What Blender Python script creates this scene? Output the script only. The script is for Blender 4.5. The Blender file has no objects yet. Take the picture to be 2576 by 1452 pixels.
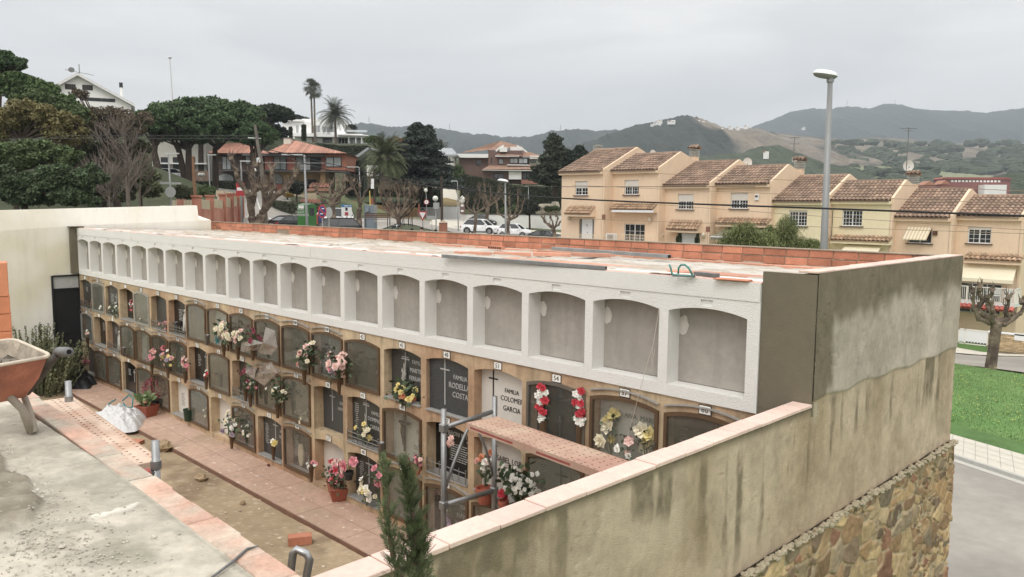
import bpy, math, random
import numpy as np
from mathutils import Vector, Matrix
random.seed(7); RNG=np.random.default_rng(7)
scene=bpy.context.scene
R_=math.radians
# ------------------------------------------------------------------ camera
CX,CY,FP=1288.,726.,1993.3       # picture measured at 2576 px wide
WR=np.array([[0.70691548,-0.07968224,0.7027953],[0.70723843,0.06673393,-0.70381843],[0.00918154,0.99458399,0.10352959]])
cam=bpy.data.objects.new('camera',bpy.data.cameras.new('camera')); scene.collection.objects.link(cam)
cam.data.sensor_width=36; cam.data.lens=27.857; cam.data.clip_start=.05; cam.data.clip_end=20000
cam.matrix_world=Matrix([list(WR[0])+[0],list(WR[1])+[0],list(WR[2])+[0],[0,0,0,1]])
scene.camera=cam
# ------------------------------------------------------------------ sky and light (overcast)
SUN_EL,SUN_RZ=R_(52),R_(150)
world=bpy.data.worlds.new('World'); scene.world=world; world.use_nodes=True
nt=world.node_tree; N=nt.nodes; L=nt.links; N.clear()
out=N.new('ShaderNodeOutputWorld'); bg=N.new('ShaderNodeBackground'); sky=N.new('ShaderNodeTexSky')
sky.sky_type='NISHITA'; sky.sun_disc=False; sky.sun_elevation=SUN_EL; sky.sun_rotation=SUN_RZ
tc=N.new('ShaderNodeTexCoord'); sep=N.new('ShaderNodeSeparateXYZ'); L.new(tc.outputs['Generated'],sep.inputs[0])
# overcast luminance rises towards the zenith
gr=N.new('ShaderNodeMapRange'); gr.inputs[1].default_value=0; gr.inputs[2].default_value=1; gr.inputs[3].default_value=1.0; gr.inputs[4].default_value=2.5
L.new(sep.outputs[2],gr.inputs[0])
mp=N.new('ShaderNodeMapping'); mp.inputs['Scale'].default_value=(1.0,1.0,5.0); L.new(tc.outputs['Generated'],mp.inputs[0])
nz=N.new('ShaderNodeTexNoise'); nz.inputs['Scale'].default_value=1.9; nz.inputs['Detail'].default_value=5; nz.inputs['Roughness'].default_value=.5; nz.inputs['Distortion'].default_value=.4; L.new(mp.outputs[0],nz.inputs[0])
rp=N.new('ShaderNodeValToRGB'); rp.color_ramp.elements[0].position=.40; rp.color_ramp.elements[1].position=.60
rp.color_ramp.elements[0].color=(5.85,5.72,5.6,1); rp.color_ramp.elements[1].color=(7.75,7.5,7.25,1); L.new(nz.outputs[0],rp.inputs[0])
mu=N.new('ShaderNodeMix'); mu.data_type='RGBA'; mu.blend_type='MULTIPLY'; mu.inputs[0].default_value=1
L.new(rp.outputs[0],mu.inputs[6]); L.new(gr.outputs[0],mu.inputs[7])
mx=N.new('ShaderNodeMix'); mx.data_type='RGBA'; mx.inputs[0].default_value=.95
L.new(sky.outputs[0],mx.inputs[6]); L.new(mu.outputs[2],mx.inputs[7])
L.new(mx.outputs[2],bg.inputs[0]); bg.inputs[1].default_value=.112; L.new(bg.outputs[0],out.inputs[0])
sd=bpy.data.lights.new('sun','SUN'); sd.energy=.9; sd.angle=R_(25); sd.color=(1,.96,.9)
so=bpy.data.objects.new('sun',sd); scene.collection.objects.link(so); so.location=(0,0,60)
so.rotation_euler=Vector((math.sin(SUN_RZ)*math.cos(SUN_EL),math.cos(SUN_RZ)*math.cos(SUN_EL),math.sin(SUN_EL))).to_track_quat('Z','Y').to_euler()
vs=scene.view_settings; vs.view_transform='Standard'; vs.look='None'; vs.exposure=0.22; vs.gamma=1
# ------------------------------------------------------------------ pixel -> place helpers (measured on the 2576 px picture)
ZM={'D':(0,0,.78922),'a':(0,100,2.342),'b':(600,200,2.593),'c':(1100,300,2.904),'d':(1700,200,2.42),'e':(2400,200,2.2338),
 'f':(0,640,1.91),'g':(240,700,2.64),'h':(800,780,2.3414),'i':(1200,1050,2.2343),'j':(1600,1100,2.42),'k':(0,1200,1.9815),
 'l':(1400,700,2.342),'m':(2300,780,1.369),'n':(1000,1250,1.9815),'o':(600,680,2.342),'p':(0,820,3.024),'q':(740,480,5.152),
 'r':(1240,540,4.6),'s':(1980,640,4.954),'t':(2860,780,3.822),'u':(480,400,4.538)}
def q(k,x,y):
    a,b,s=ZM[k]; return ((a+x/s)*.78922,(b+y/s)*.78922)
def ray(k,x,y):
    px,py=q(k,x,y); return WR@np.array([px-CX,CY-py,-FP])
def at(k,x,y,d): return ray(k,x,y)*(d/FP)
def onx(k,x,y,X): r=ray(k,x,y); return r*(X/r[0])
def ony(k,x,y,Y): r=ray(k,x,y); return r*(Y/r[1])
def onz(k,x,y,Z): r=ray(k,x,y); return r*(Z/r[2])
class Fr:
    """upright local frame at a real place: x to the right, y away, z up"""
    def __init__(s,o,rz): s.o=np.array(o,float); s.rz=rz; c,n=math.cos(rz),math.sin(rz); s.ex=np.array([c,n,0]); s.ey=np.array([-n,c,0])
    def uv(s,k,x,y,dy=0):
        r=ray(k,x,y); t=((s.o@s.ey)+dy)/(r@s.ey); p=r*t-s.o; return (p@s.ex, p[2]+s.o[2])
    def ux(s,k,x,y,ux=0):
        r=ray(k,x,y); t=((s.o@s.ex)+ux)/(r@s.ex); p=r*t-s.o; return (p@s.ey, p[2])
    def w(s,p): return s.o+s.ex*p[0]+s.ey*p[1]+np.array([0,0,p[2]])
# ------------------------------------------------------------------ numpy noise
def _h(ix,iy,s):
    v=np.sin(ix*127.1+iy*311.7+s*74.7)*43758.5453; return v-np.floor(v)
def vn(x,y,s=0):
    x=np.asarray(x,float); y=np.asarray(y,float); ix,iy=np.floor(x),np.floor(y); fx,fy=x-ix,y-iy; fx=fx*fx*(3-2*fx); fy=fy*fy*(3-2*fy)
    a,b,c,d=_h(ix,iy,s),_h(ix+1,iy,s),_h(ix,iy+1,s),_h(ix+1,iy+1,s)
    return (a*(1-fx)+b*fx)*(1-fy)+(c*(1-fx)+d*fx)*fy
def fbm(x,y,s=0,o=4):
    t=0;a=.5;n=0
    for i in range(o): t=t+a*vn(x*2**i,y*2**i,s+i); n+=a; a*=.5
    return t/n
def sst(a,b,x): t=np.clip((x-a)/(b-a),0,1); return t*t*(3-2*t)
def lerp(a,b,t): t=np.asarray(t)[...,None]; return np.asarray(a)*(1-t)+np.asarray(b)*t
def S(*c):  # srgb 0-255 to linear
    c=[((v/255)/12.92 if v/255<=.04045 else ((v/255+.055)/1.055)**2.4) for v in c]; l=.25*c[0]+.65*c[1]+.1*c[2]
    return tuple(v*.80+l*.20 for v in c)
# ------------------------------------------------------------------ materials
_M={}
def mat(name,col,rough=.85,var=.12,sc=2.,bump=0.,bsc=30.,metal=0.,isl=0.,streak=0.,attr=None,spec=.35,dist=.02,hue=None):
    if name in _M: return _M[name]
    m=bpy.data.materials.new(name); m.use_nodes=True; nt=m.node_tree; N=nt.nodes; L=nt.links
    b=N['Principled BSDF']; b.inputs['Roughness'].default_value=rough; b.inputs['Metallic'].default_value=metal; b.inputs['Specular IOR Level'].default_value=spec
    tc=N.new('ShaderNodeTexCoord'); P=tc.outputs['Object']
    def noise(s,d=3,src=None,):
        n=N.new('ShaderNodeTexNoise'); n.inputs['Scale'].default_value=s; n.inputs['Detail'].default_value=d; n.inputs['Roughness'].default_value=.6; L.new(src or P,n.inputs['Vector']); return n.outputs['Fac']
    if attr:
        a=N.new('ShaderNodeAttribute'); a.attribute_name=attr; cur=a.outputs['Color']
    else:
        c=N.new('ShaderNodeRGB'); c.outputs[0].default_value=(*col[:3],1); cur=c.outputs[0]
    def mulby(fac_out,lo,hi,amt_lo=.25,amt_hi=.75):
        nonlocal cur
        mr=N.new('ShaderNodeMapRange'); mr.inputs[1].default_value=amt_lo; mr.inputs[2].default_value=amt_hi; mr.inputs[3].default_value=lo; mr.inputs[4].default_value=hi; L.new(fac_out,mr.inputs[0])
        x=N.new('ShaderNodeVectorMath'); x.operation='SCALE'; L.new(cur,x.inputs[0]); L.new(mr.outputs[0],x.inputs['Scale']); cur=x.outputs[0]
    if hue is not None:
        mm=N.new('ShaderNodeMix'); mm.data_type='RGBA'; L.new(cur,mm.inputs[6]); mm.inputs[7].default_value=(*hue[:3],1)
        mr=N.new('ShaderNodeMapRange'); mr.inputs[1].default_value=.4; mr.inputs[2].default_value=.62; L.new(noise(sc*.6,2),mr.inputs[0]); L.new(mr.outputs[0],mm.inputs[0]); cur=mm.outputs[2]
    if var: mulby(noise(sc,4),1-var,1+var); mulby(noise(sc*9,3),1-var*.6,1+var*.6)
    if isl:
        g=N.new('ShaderNodeNewGeometry'); mulby(g.outputs['Random Per Island'],1-isl,1+isl,0,1)
    if streak:
        mp=N.new('ShaderNodeMapping'); mp.inputs['Scale'].default_value=(3,3,.35); L.new(P,mp.inputs[0])
        mulby(noise(2.5,4,mp.outputs[0]),1,1-streak,.5,.75)
    L.new(cur,b.inputs['Base Color'])
    if bump:
        bp=N.new('ShaderNodeBump'); bp.inputs['Strength'].default_value=bump; bp.inputs['Distance'].default_value=dist; L.new(noise(bsc,4),bp.inputs['Height']); L.new(bp.outputs[0],b.inputs['Normal'])
    _M[name]=m; return m
def glass(name,tint=(.03,.035,.035),opac=.35,rough=.05):
    if name in _M: return _M[name]
    m=bpy.data.materials.new(name); m.use_nodes=True; nt=m.node_tree; N=nt.nodes; L=nt.links; N.remove(N['Principled BSDF']); o=N['Material Output']
    t=N.new('ShaderNodeBsdfTransparent'); g=N.new('ShaderNodeBsdfGlossy'); g.inputs['Roughness'].default_value=rough; d=N.new('ShaderNodeBsdfDiffuse'); d.inputs['Color'].default_value=(*tint,1)
    lw=N.new('ShaderNodeLayerWeight'); lw.inputs[0].default_value=.5; pw=N.new('ShaderNodeMath'); pw.operation='POWER'; pw.inputs[1].default_value=3.5; L.new(lw.outputs['Facing'],pw.inputs[0]); fr=N.new('ShaderNodeMapRange'); fr.inputs[3].default_value=.03; fr.inputs[4].default_value=.75; L.new(pw.outputs[0],fr.inputs[0])
    m1=N.new('ShaderNodeMixShader'); tc=N.new('ShaderNodeTexCoord'); nz=N.new('ShaderNodeTexNoise'); nz.inputs['Scale'].default_value=3; nz.inputs['Detail'].default_value=4; L.new(tc.outputs['Object'],nz.inputs['Vector'])
    mr=N.new('ShaderNodeMapRange'); mr.inputs[1].default_value=.3; mr.inputs[2].default_value=.7; mr.inputs[3].default_value=opac*.6; mr.inputs[4].default_value=min(1,opac*1.4); L.new(nz.outputs[0],mr.inputs[0]); L.new(mr.outputs[0],m1.inputs[0])
    L.new(t.outputs[0],m1.inputs[1]); L.new(d.outputs[0],m1.inputs[2]); m2=N.new('ShaderNodeMixShader'); L.new(fr.outputs[0],m2.inputs[0]); L.new(m1.outputs[0],m2.inputs[1]); L.new(g.outputs[0],m2.inputs[2]); L.new(m2.outputs[0],o.inputs[0])
    _M[name]=m; return m
# ------------------------------------------------------------------ mesh builder
class MB:
    def __init__(s): s.v=[]; s.f=[]; s.m=[]; s.cm=0
    def face(s,*ps):
        n=len(s.v); s.v+= [tuple(map(float,p)) for p in ps]; s.f.append(tuple(range(n,n+len(ps)))); s.m.append(s.cm)
    def raw(s,V,F):
        n=len(s.v); s.v+=[tuple(map(float,p)) for p in V]; s.f+=[tuple(int(i)+n for i in f) for f in F]; s.m+=[s.cm]*len(F)
    def box(s,x0,x1,y0,y1,z0,z1,M=None):
        V=[(x,y,z) for z in (z0,z1) for y in (y0,y1) for x in (x0,x1)]
        if M is not None: V=[tuple(M@Vector(v)) for v in V]
        s.raw(V,[(0,2,3,1),(4,5,7,6),(0,1,5,4),(1,3,7,5),(3,2,6,7),(2,0,4,6)])
    def bevbox(s,x0,x1,y0,y1,z0,z1,b=.01,M=None):
        V=[];
        for sx,x in ((-1,x0),(1,x1)):
            for sy,y in ((-1,y0),(1,y1)):
                for sz,z in ((-1,z0),(1,z1)):
                    V+= [(x,y-sy*b,z-sz*b),(x-sx*b,y,z-sz*b),(x-sx*b,y-sy*b,z)]
        if M is not None: V=[tuple(M@Vector(v)) for v in V]
        import itertools
        idx=lambda a,c,d,k:(a*4+c*2+d)*3+k
        F=[(idx(0,0,0,0),idx(0,0,1,0),idx(0,1,1,0),idx(0,1,0,0)),(idx(1,0,0,0),idx(1,1,0,0),idx(1,1,1,0),idx(1,0,1,0)),
           (idx(0,0,0,1),idx(1,0,0,1),idx(1,0,1,1),idx(0,0,1,1)),(idx(0,1,0,1),idx(0,1,1,1),idx(1,1,1,1),idx(1,1,0,1)),
           (idx(0,0,0,2),idx(0,1,0,2),idx(1,1,0,2),idx(1,0,0,2)),(idx(0,0,1,2),idx(1,0,1,2),idx(1,1,1,2),idx(0,1,1,2))]
        for a in (0,1):
            for c in (0,1):
                F.append((idx(a,c,0,0),idx(a,c,1,0),idx(a,c,1,1),idx(a,c,0,1)))
                F.append((idx(a,0,c,0),idx(a,1,c,0),idx(a,1,c,2),idx(a,0,c,2)))
                F.append((idx(0,a,c,1),idx(1,a,c,1),idx(1,a,c,2),idx(0,a,c,2)))
                for d in (0,1): F.append((idx(a,c,d,0),idx(a,c,d,1),idx(a,c,d,2)))
        s.raw(V,F)
    def prism(s,poly,a0,a1,ax='y'):
        """poly in the two other axes, extruded along ax"""
        def P(p,a): return {'y':(p[0],a,p[1]),'x':(a,p[0],p[1]),'z':(p[0],p[1],a)}[ax]
        n=len(poly); V=[P(p,a0) for p in poly]+[P(p,a1) for p in poly]
        s.raw(V,[tuple(range(n)),tuple(range(2*n-1,n-1,-1))]+[(i,(i+1)%n,n+(i+1)%n,n+i) for i in range(n)])
    def tube(s,pts,r,seg=6,cap=True):
        pts=[Vector(p) for p in pts]; n=len(pts)
        if not hasattr(r,'__len__'): r=[r]*n
        V=[];up=Vector((0,0,1)); pa=None
        for i,p in enumerate(pts):
            t=(pts[min(i+1,n-1)]-pts[max(i-1,0)]); t=t.normalized() if t.length>1e-9 else Vector((0,0,1))
            if pa is None: a=t.orthogonal().normalized()
            else:
                a=pa-t*pa.dot(t); a=a.normalized() if a.length>1e-6 else t.orthogonal().normalized()
            pa=a; b=t.cross(a)
            for k in range(seg):
                an=2*math.pi*k/seg; V.append(tuple(p+(a*math.cos(an)+b*math.sin(an))*r[i]))
        F=[(i*seg+k,i*seg+(k+1)%seg,(i+1)*seg+(k+1)%seg,(i+1)*seg+k) for i in range(n-1) for k in range(seg)]
        if cap: F+=[tuple(range(seg-1,-1,-1)),tuple((n-1)*seg+k for k in range(seg))]
        s.raw(V,F)
    def lathe(s,prof,c=(0,0,0),seg=12,M=None):
        V=[];n=len(prof)
        for r,z in prof:
            for k in range(seg): an=2*math.pi*k/seg; V.append((c[0]+r*math.cos(an),c[1]+r*math.sin(an),c[2]+z))
        if M is not None: V=[tuple(M@Vector(v)) for v in V]
        F=[(i*seg+k,i*seg+(k+1)%seg,(i+1)*seg+(k+1)%seg,(i+1)*seg+k) for i in range(n-1) for k in range(seg)]
        F+=[tuple(range(seg-1,-1,-1)),tuple((n-1)*seg+k for k in range(seg))]
        s.raw(V,F)
    def ell(s,c,r,seg=10,ring=6,jit=0.,seed=0):
        if not hasattr(r,'__len__'): r=(r,r,r)
        rd=random.Random(seed); V=[(c[0],c[1],c[2]-r[2])]
        for i in range(1,ring):
            ph=math.pi*i/ring
            for k in range(seg):
                th=2*math.pi*k/seg; j=1+rd.uniform(-jit,jit)
                V.append((c[0]+r[0]*math.sin(ph)*math.cos(th)*j,c[1]+r[1]*math.sin(ph)*math.sin(th)*j,c[2]-r[2]*math.cos(ph)*j))
        V.append((c[0],c[1],c[2]+r[2])); F=[(0,1+(k+1)%seg,1+k) for k in range(seg)]
        for i in range(ring-2):
            for k in range(seg): a=1+i*seg+k; b=1+i*seg+(k+1)%seg; F.append((a,b,b+seg,a+seg))
        t=len(V)-1; F+=[(t,t-seg+k,t-seg+(k+1)%seg) for k in range(seg)]
        s.raw(V,F)
    def build(s,name,mats,par=None,smooth=False,loc=None,rz=0,auto=None):
        me=bpy.data.meshes.new(name); me.from_pydata(s.v,[],s.f)
        if not isinstance(mats,(list,tuple)): mats=[mats]
        for m in mats: me.materials.append(m)
        if len(mats)>1: me.polygons.foreach_set('material_index',s.m)
        if smooth: me.polygons.foreach_set('use_smooth',[True]*len(me.polygons))
        me.update()
        o=bpy.data.objects.new(name,me); scene.collection.objects.link(o)
        if par is not None: o.parent=par
        if loc is not None: o.location=tuple(loc); o.rotation_euler=(0,0,rz)
        return o
def tag(o,label=None,cat=None,group=None,kind=None):
    if label: o['label']=label
    if cat: o['category']=cat
    if group: o['group']=group
    if kind: o['kind']=kind
    return o
def thing(name,label,cat,loc=(0,0,0),rz=0,group=None):
    o=bpy.data.objects.new(name,None); scene.collection.objects.link(o); o.empty_display_size=.2
    o.location=tuple(float(c) for c in loc); o.rotation_euler=(0,0,rz); return tag(o,label,cat,group)
_kids={}
def copy_tree(o,loc=None,rz=None,label=None,par=None,scale=None):
    c=o.copy(); scene.collection.objects.link(c)
    if par is not None: c.parent=par
    if loc is not None: c.location=tuple(float(v) for v in loc)
    if rz is not None: c.rotation_euler=(0,0,rz)
    if scale is not None: c.scale=(scale,)*3
    if label: c['label']=label
    for ch in list(o.children): copy_tree(ch,par=c)
    return c
def npmesh(name,V,F,mats,par=None,col=None,smooth=False,loc=None,rz=0):
    me=bpy.data.meshes.new(name); V=np.ascontiguousarray(V,dtype=np.float32); F=np.ascontiguousarray(F,dtype=np.int32); k=F.shape[1]
    me.vertices.add(len(V)); me.vertices.foreach_set('co',V.ravel()); me.loops.add(F.size); me.loops.foreach_set('vertex_index',F.ravel())
    me.polygons.add(len(F)); me.polygons.foreach_set('loop_start',np.arange(0,F.size,k,dtype=np.int32))
    if smooth: me.polygons.foreach_set('use_smooth',np.ones(len(F),bool))
    me.update(calc_edges=True); me.validate()
    if not isinstance(mats,(list,tuple)): mats=[mats]
    for m in mats: me.materials.append(m)
    if col is not None:
        a=me.color_attributes.new('Col','FLOAT_COLOR','POINT'); c=np.ones((len(V),4),np.float32); c[:,:3]=col; a.data.foreach_set('color',c.ravel())
    o=bpy.data.objects.new(name,me); scene.collection.objects.link(o)
    if par is not None: o.parent=par
    if loc is not None: o.location=tuple(float(c) for c in loc); o.rotation_euler=(0,0,rz)
    return o
def sheet(name,o,eu,ev,nu,nv,fn,mt,par=None,smooth=True):
    """a finely divided painted and displaced surface; fn(u,v in metres)->(rgb, height)"""
    o=np.array(o,float); eu=np.array(eu,float); ev=np.array(ev,float); lu=np.linalg.norm(eu); lv=np.linalg.norm(ev)
    U,Vv=np.meshgrid(np.linspace(0,1,nu),np.linspace(0,1,nv)); U=U.ravel(); Vv=Vv.ravel(); nrm=np.cross(eu,ev); nrm/=np.linalg.norm(nrm)
    c,h=fn(U*lu,Vv*lv); P=o+U[:,None]*eu+Vv[:,None]*ev+np.asarray(h)[:,None]*nrm
    i=np.arange(nu-1)[None,:]+np.arange(nv-1)[:,None]*nu; i=i.ravel(); F=np.stack([i,i+1,i+1+nu,i+nu],1)
    return npmesh(name,P,F,mt,par,col=c,smooth=smooth)
def text(name,body,size,mt,par,loc,rot=(R_(90),0,0),align='CENTER',ext=.0015,sx=1.):
    cu=bpy.data.curves.new(name,'FONT'); cu.body=body; cu.size=size; cu.align_x=align; cu.align_y='CENTER'; cu.extrude=ext; cu.resolution_u=2; cu.space_line=.95
    t=bpy.data.objects.new(name,cu); me=bpy.data.meshes.new_from_object(t); bpy.data.objects.remove(t); me.name=name; me.materials.clear(); me.materials.append(mt)
    o=bpy.data.objects.new(name,me); scene.collection.objects.link(o); o.parent=par; o.location=tuple(loc); o.rotation_euler=rot; o.scale=(sx,1,1); return o
# ================================================================== THE CEMETERY
ZG=-3.80; YF=5.5; XR=-2.845; XL=-18.76
XC=lambda c: -3.300-0.7965*(20-c)      # centre of niche column c (1 = farthest)
m_stucco=mat('ochre_stucco',S(194,170,132),.92,.24,1.6,.6,60,streak=.5,dist=.008,hue=S(180,142,106))
m_white=mat('white_roughcast',S(224,223,218),.95,.035,2.,.6,95,dist=.012)
m_panel=mat('cement_panel',S(162,155,145),.9,.13,1.8,.15,20,streak=.16)
m_dab=mat('plaster_dab',S(214,208,198),.9,.06,8,.3,60)
m_fresh=mat('fresh_render',S(112,103,84),.9,.08,1.5,.15,60)
m_brick=mat('hollow_brick',S(198,124,90),.88,.2,6,.35,60,isl=.24)
m_mortar=mat('mortar',S(158,142,120),.95,.2,6,.6,40)
m_paint=mat('painted',(1,1,1),.93,.11,14,.7,110,attr='Col',dist=.008)
m_steelg=mat('galvanised_steel',S(150,152,152),.45,.18,6,.1,60,metal=.7)
m_steeld=mat('dull_steel',S(118,120,120),.5,.2,5,.1,60,metal=.6)
block=thing('niche_block','long burial niche block with a new white top row over old ochre rows','burial niches',(XR,YF,ZG))
def W(*a): return a
# build parts in world coordinates but parented to the block
def bp(mb,name,mats,par=None,**k):
    o=mb.build(name,mats,par if par is not None else block,**k)
    if par is None: o.location=(-XR,-YF,-ZG)
    return o
def arch(xc,hw,zs,rise,n=10):
    return [(xc-hw+2*hw*i/n, zs+rise*(1-(2*i/n-1)**2)) for i in range(n+1)]
def cell(mb,xc,pitch,z0,z1,sill,spring,rise,hw,yf,yb,hole=None):
    xl,xr=xc-pitch/2,xc+pitch/2; A=arch(xc,hw,spring,rise)
    F=lambda p:(p[0],yf,p[1]); B=lambda p:(p[0],yb,p[1])
    if sill>z0+1e-4: mb.face((xl,yf,z0),(xr,yf,z0),(xr,yf,sill),(xl,yf,sill))
    mb.face((xl,yf,sill),(xc-hw,yf,sill),(xc-hw,yf,spring),(xl,yf,spring)); mb.face((xc+hw,yf,sill),(xr,yf,sill),(xr,yf,spring),(xc+hw,yf,spring))
    zt=spring+rise+.012
    mb.face((xl,yf,spring),F(A[0]),(A[0][0],yf,zt),(xl,yf,zt)); mb.face(F(A[-1]),(xr,yf,spring),(xr,yf,zt),(A[-1][0],yf,zt))
    for a,b in zip(A,A[1:]): mb.face(F(a),F(b),(b[0],yf,zt),(a[0],yf,zt)); mb.face(F(a),B(a),B(b),F(b))
    if hole:
        hx,h0,h1,hd=hole; xs=[xl,xc-hx,xc+hx,xr]; zs=[zt,h0,h1,z1]
        for i in range(3):
            for j in range(3):
                if (i,j)!=(1,1): mb.face((xs[i],yf,zs[j]),(xs[i+1],yf,zs[j]),(xs[i+1],yf,zs[j+1]),(xs[i],yf,zs[j+1]))
        a,b=xs[1],xs[2]; y2=yf+hd
        mb.face((a,y2,h0),(b,y2,h0),(b,y2,h1),(a,y2,h1)); mb.face((a,yf,h0),(b,yf,h0),(b,y2,h0),(a,y2,h0)); mb.face((a,y2,h1),(b,y2,h1),(b,yf,h1),(a,yf,h1)); mb.face((a,yf,h0),(a,y2,h0),(a,y2,h1),(a,yf,h1)); mb.face((b,y2,h0),(b,yf,h0),(b,yf,h1),(b,y2,h1))
    else: mb.face((xl,yf,zt),(xr,yf,zt),(xr,yf,z1),(xl,yf,z1))
    x0,x1=xc-hw,xc+hw
    mb.face((x0,yf,sill),(x1,yf,sill),(x1,yb,sill),(x0,yb,sill)); mb.face((x0,yf,spring),(x0,yf,sill),(x0,yb,sill),(x0,yb,spring)); mb.face((x1,yf,sill),(x1,yf,spring),(x1,yb,spring),(x1,yb,sill))
old=MB(); SILL=[-2.285,-3.005,-3.725]
for c in range(1,21):
    for r in range(3):
        top=-1.545 if r==0 else SILL[r]+.72
        z0=ZG-.1 if r==2 else SILL[r]
        cell(old,XC(c),.7965,z0,top,SILL[r],SILL[r]+.575,.05,.350,YF,YF+.155)
old.box(XL-.06,XC(1)-.398,YF,YF+.6,ZG-.1,-1.545); old.box(XC(20)+.398,XR+.02,YF,YF+.6,ZG-.1,-1.545)
bp(old,'old_facade',m_stucco)
new=MB(); YW=YF-.018
for c in range(1,21):
    cell(new,XC(c),.7965,-1.552,-.70,-1.455,-.838,.047,.353,YW,YF+.155,hole=(.055,-.775,-.722,.014))
new.face((XL,YW,-1.552),(XR,YW,-1.552),(XR,YF+.02,-1.552),(XL,YF+.02,-1.552))
for i in range(5):
    a=XL+(XR-XL)*i/5; b=XL+(XR-XL)*(i+1)/5; new.box(a+.002,b-.002,YW-.007+(i%2)*.003,YF+.3,-.70,-.558)
new.box(XL,XC(1)-.398,YW,YF+.6,-1.552,-.70); new.box(XC(20)+.398,XR,YW,YF+.6,-1.552,-.70)
bp(new,'white_facade',m_white)
rd=random.Random(3)
pan=None
for c in range(1,21):
    mb=MB(); mb.box(XC(c)-.36,XC(c)+.345,YF+.152,YF+.17,-1.45,-.78)
    p=bp(mb,'cement_panel',m_panel)
    mb=MB(); x=XC(c)-.318; z=-.985+rd.uniform(-.05,.02)
    n=14; rr=[.062*(1+rd.uniform(-.18,.22)) for _ in range(n)]
    pts=[(x+.75*rr[i]*math.cos(i*2*math.pi/n),z+1.25*rr[i]*math.sin(i*2*math.pi/n)) for i in range(n)]
    mb.raw([(a,YF+.150,b) for a,b in pts]+[(x,YF+.135,z)],[(i,(i+1)%n,n) for i in range(n)])
    mb.raw([(a,YF+.150,b) for a,b in pts]+[(a,YF+.16,b) for a,b in pts],[(i,n+i,n+(i+1)%n,(i+1)%n) for i in range(n)])
    mb.build('plaster_dab',m_dab,p,smooth=False)
# bodies, side returns
body=MB(); body.box(XL,XR-.02,YF+.2,8.72,ZG-4,-.80); bp(body,'block_body',m_mortar)
strip=MB(); strip.box(-18.84,XL-.002,5.34,5.62,-1.53,-.535); strip.box(-18.86,XL+.1,5.32,5.60,-.535,-.52); bp(strip,'corner_strip',m_fresh)
# roof
def roofc(u,v):
    x=XL+u; y=5.49+v*1.0
    n=fbm(x*.9,y*2.2,1); n2=fbm(x*3,y*7,5); n3=fbm(x*12,y*12,9,3)
    cem=np.array(S(198,192,181)); pk=np.array(S(192,171,154)); dirt=np.array(S(168,152,130))
    c=lerp(pk,cem,sst(.30,.55,n)); c=lerp(c,dirt,.75*sst(.56,.7,n2))
    c=lerp(c,pk,(y<5.60)*.8*1.0); c=lerp(c,dirt,sst(8.0,8.5,y+.3*(n2-.5))*.9)
    # hip lines where slabs meet
    for x0,x1,y0,y1 in ((-11.6,-9.4,8.2,5.75),(-6.7,-6.1,7.4,6.2),(-15.6,-14.3,8.3,5.9)):
        t=np.clip((x-x0)/(x1-x0),0,1); dd=np.abs((y-(y0+(y1-y0)*t)))+10*np.maximum(0,x0-x)+10*np.maximum(0,x-x1)
        c=lerp(c,np.array(S(128,112,92)),.8*(1-sst(.06,.16,dd+.1*n2)))
    c=c*(.9+.2*n3)[:,None]
    h=.012*(n2-.5)+.05*sst(8.1,8.5,y)*(fbm(x*4,y*4,8)-.2)+.018*sst(.55,.7,n2)
    return c,h
sh=sheet('roof_surface',(XL,5.49,-.562),(XR-XL,0,0),(0,3.25,-.115),700,110,roofc,m_paint,par=block); sh.location=(-XR,-YF,-ZG)
# brick parapet along the back edge of the roof
par=MB(); rd=random.Random(11)
YP=8.72; L0,L1=-20.35,-2.56
for row in range(3):
    z0=-.742+row*.094; x=L0-rd.uniform(0,.2)
    while x<L1:
        w=.275; a=x+.004; b=min(x+w-.006,L1); j=rd.uniform(-.004,.004)
        if not(row==1 and abs(x+15.95)<.16) and b-a>.03: par.bevbox(a,b,YP+j,YP+.115,z0+.004+rd.uniform(-.002,.002),z0+.087+rd.uniform(-.003,.003),.004)
        x+=w
bp(par,'parapet_bricks',m_brick)
mo=MB(); mo.box(L0,L1,YP+.009,YP+.106,-.85,-.462)
rd2=random.Random(5)
for i in range(120):
    x=rd2.uniform(L0,L1); z=rd2.choice([-.648,-.554,-.464]); mo.ell((x,YP+.01,z),(rd2.uniform(.02,.09),.014,rd2.uniform(.005,.014)),6,4,.3,i)
mo.box(L0,L1,YP-.012,YP+.125,-.463,-.453); bp(mo,'parapet_mortar',m_mortar)
lg=MB()   # broken mortar and tiles along the foot of the parapet
for i in range(170):
    x=rd2.uniform(-18.5,-2.7); y=8.56+rd2.uniform(-.2,.12); s=rd2.uniform(.04,.14); lg.ell((x,y,-.69+rd2.uniform(0,.03)),(s*1.6,s*.6,s*.35),7,4,.35,i)
bp(lg,'mortar_rubble',m_mortar)
tl=MB(); m_tile=mat('flat_clay_tile',S(204,142,114),.85,.14,4,.15,60,isl=.14)
def seg3(a,b,w,h,mb=tl):
    a=Vector(a); b=Vector(b); d=(b-a); l=d.length; M=Matrix.Translation(a)@d.to_track_quat('X','Z').to_matrix().to_4x4(); mb.bevbox(0,l,-w/2,w/2,0,h,.004,M)
x=-10.2
while x<-3.7:
    l=rd2.choice([.7,.9,1.0]); seg3((x,8.40,-.665),(x+l-.012,8.40+rd2.uniform(-.02,.02),-.665),.10,.035); x+=l
bp(tl,'roof_tile_edging',m_tile); tl=MB()
for k in range(4): a=-7.35+k*.35; seg3((a,6.35+k*.33,-.6),(a+.33,6.35+(k+1)*.33,-.61),.09,.045,tl)
bp(tl,'roof_tile_edging',m_tile); tl=MB()
x=-6.3
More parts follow.
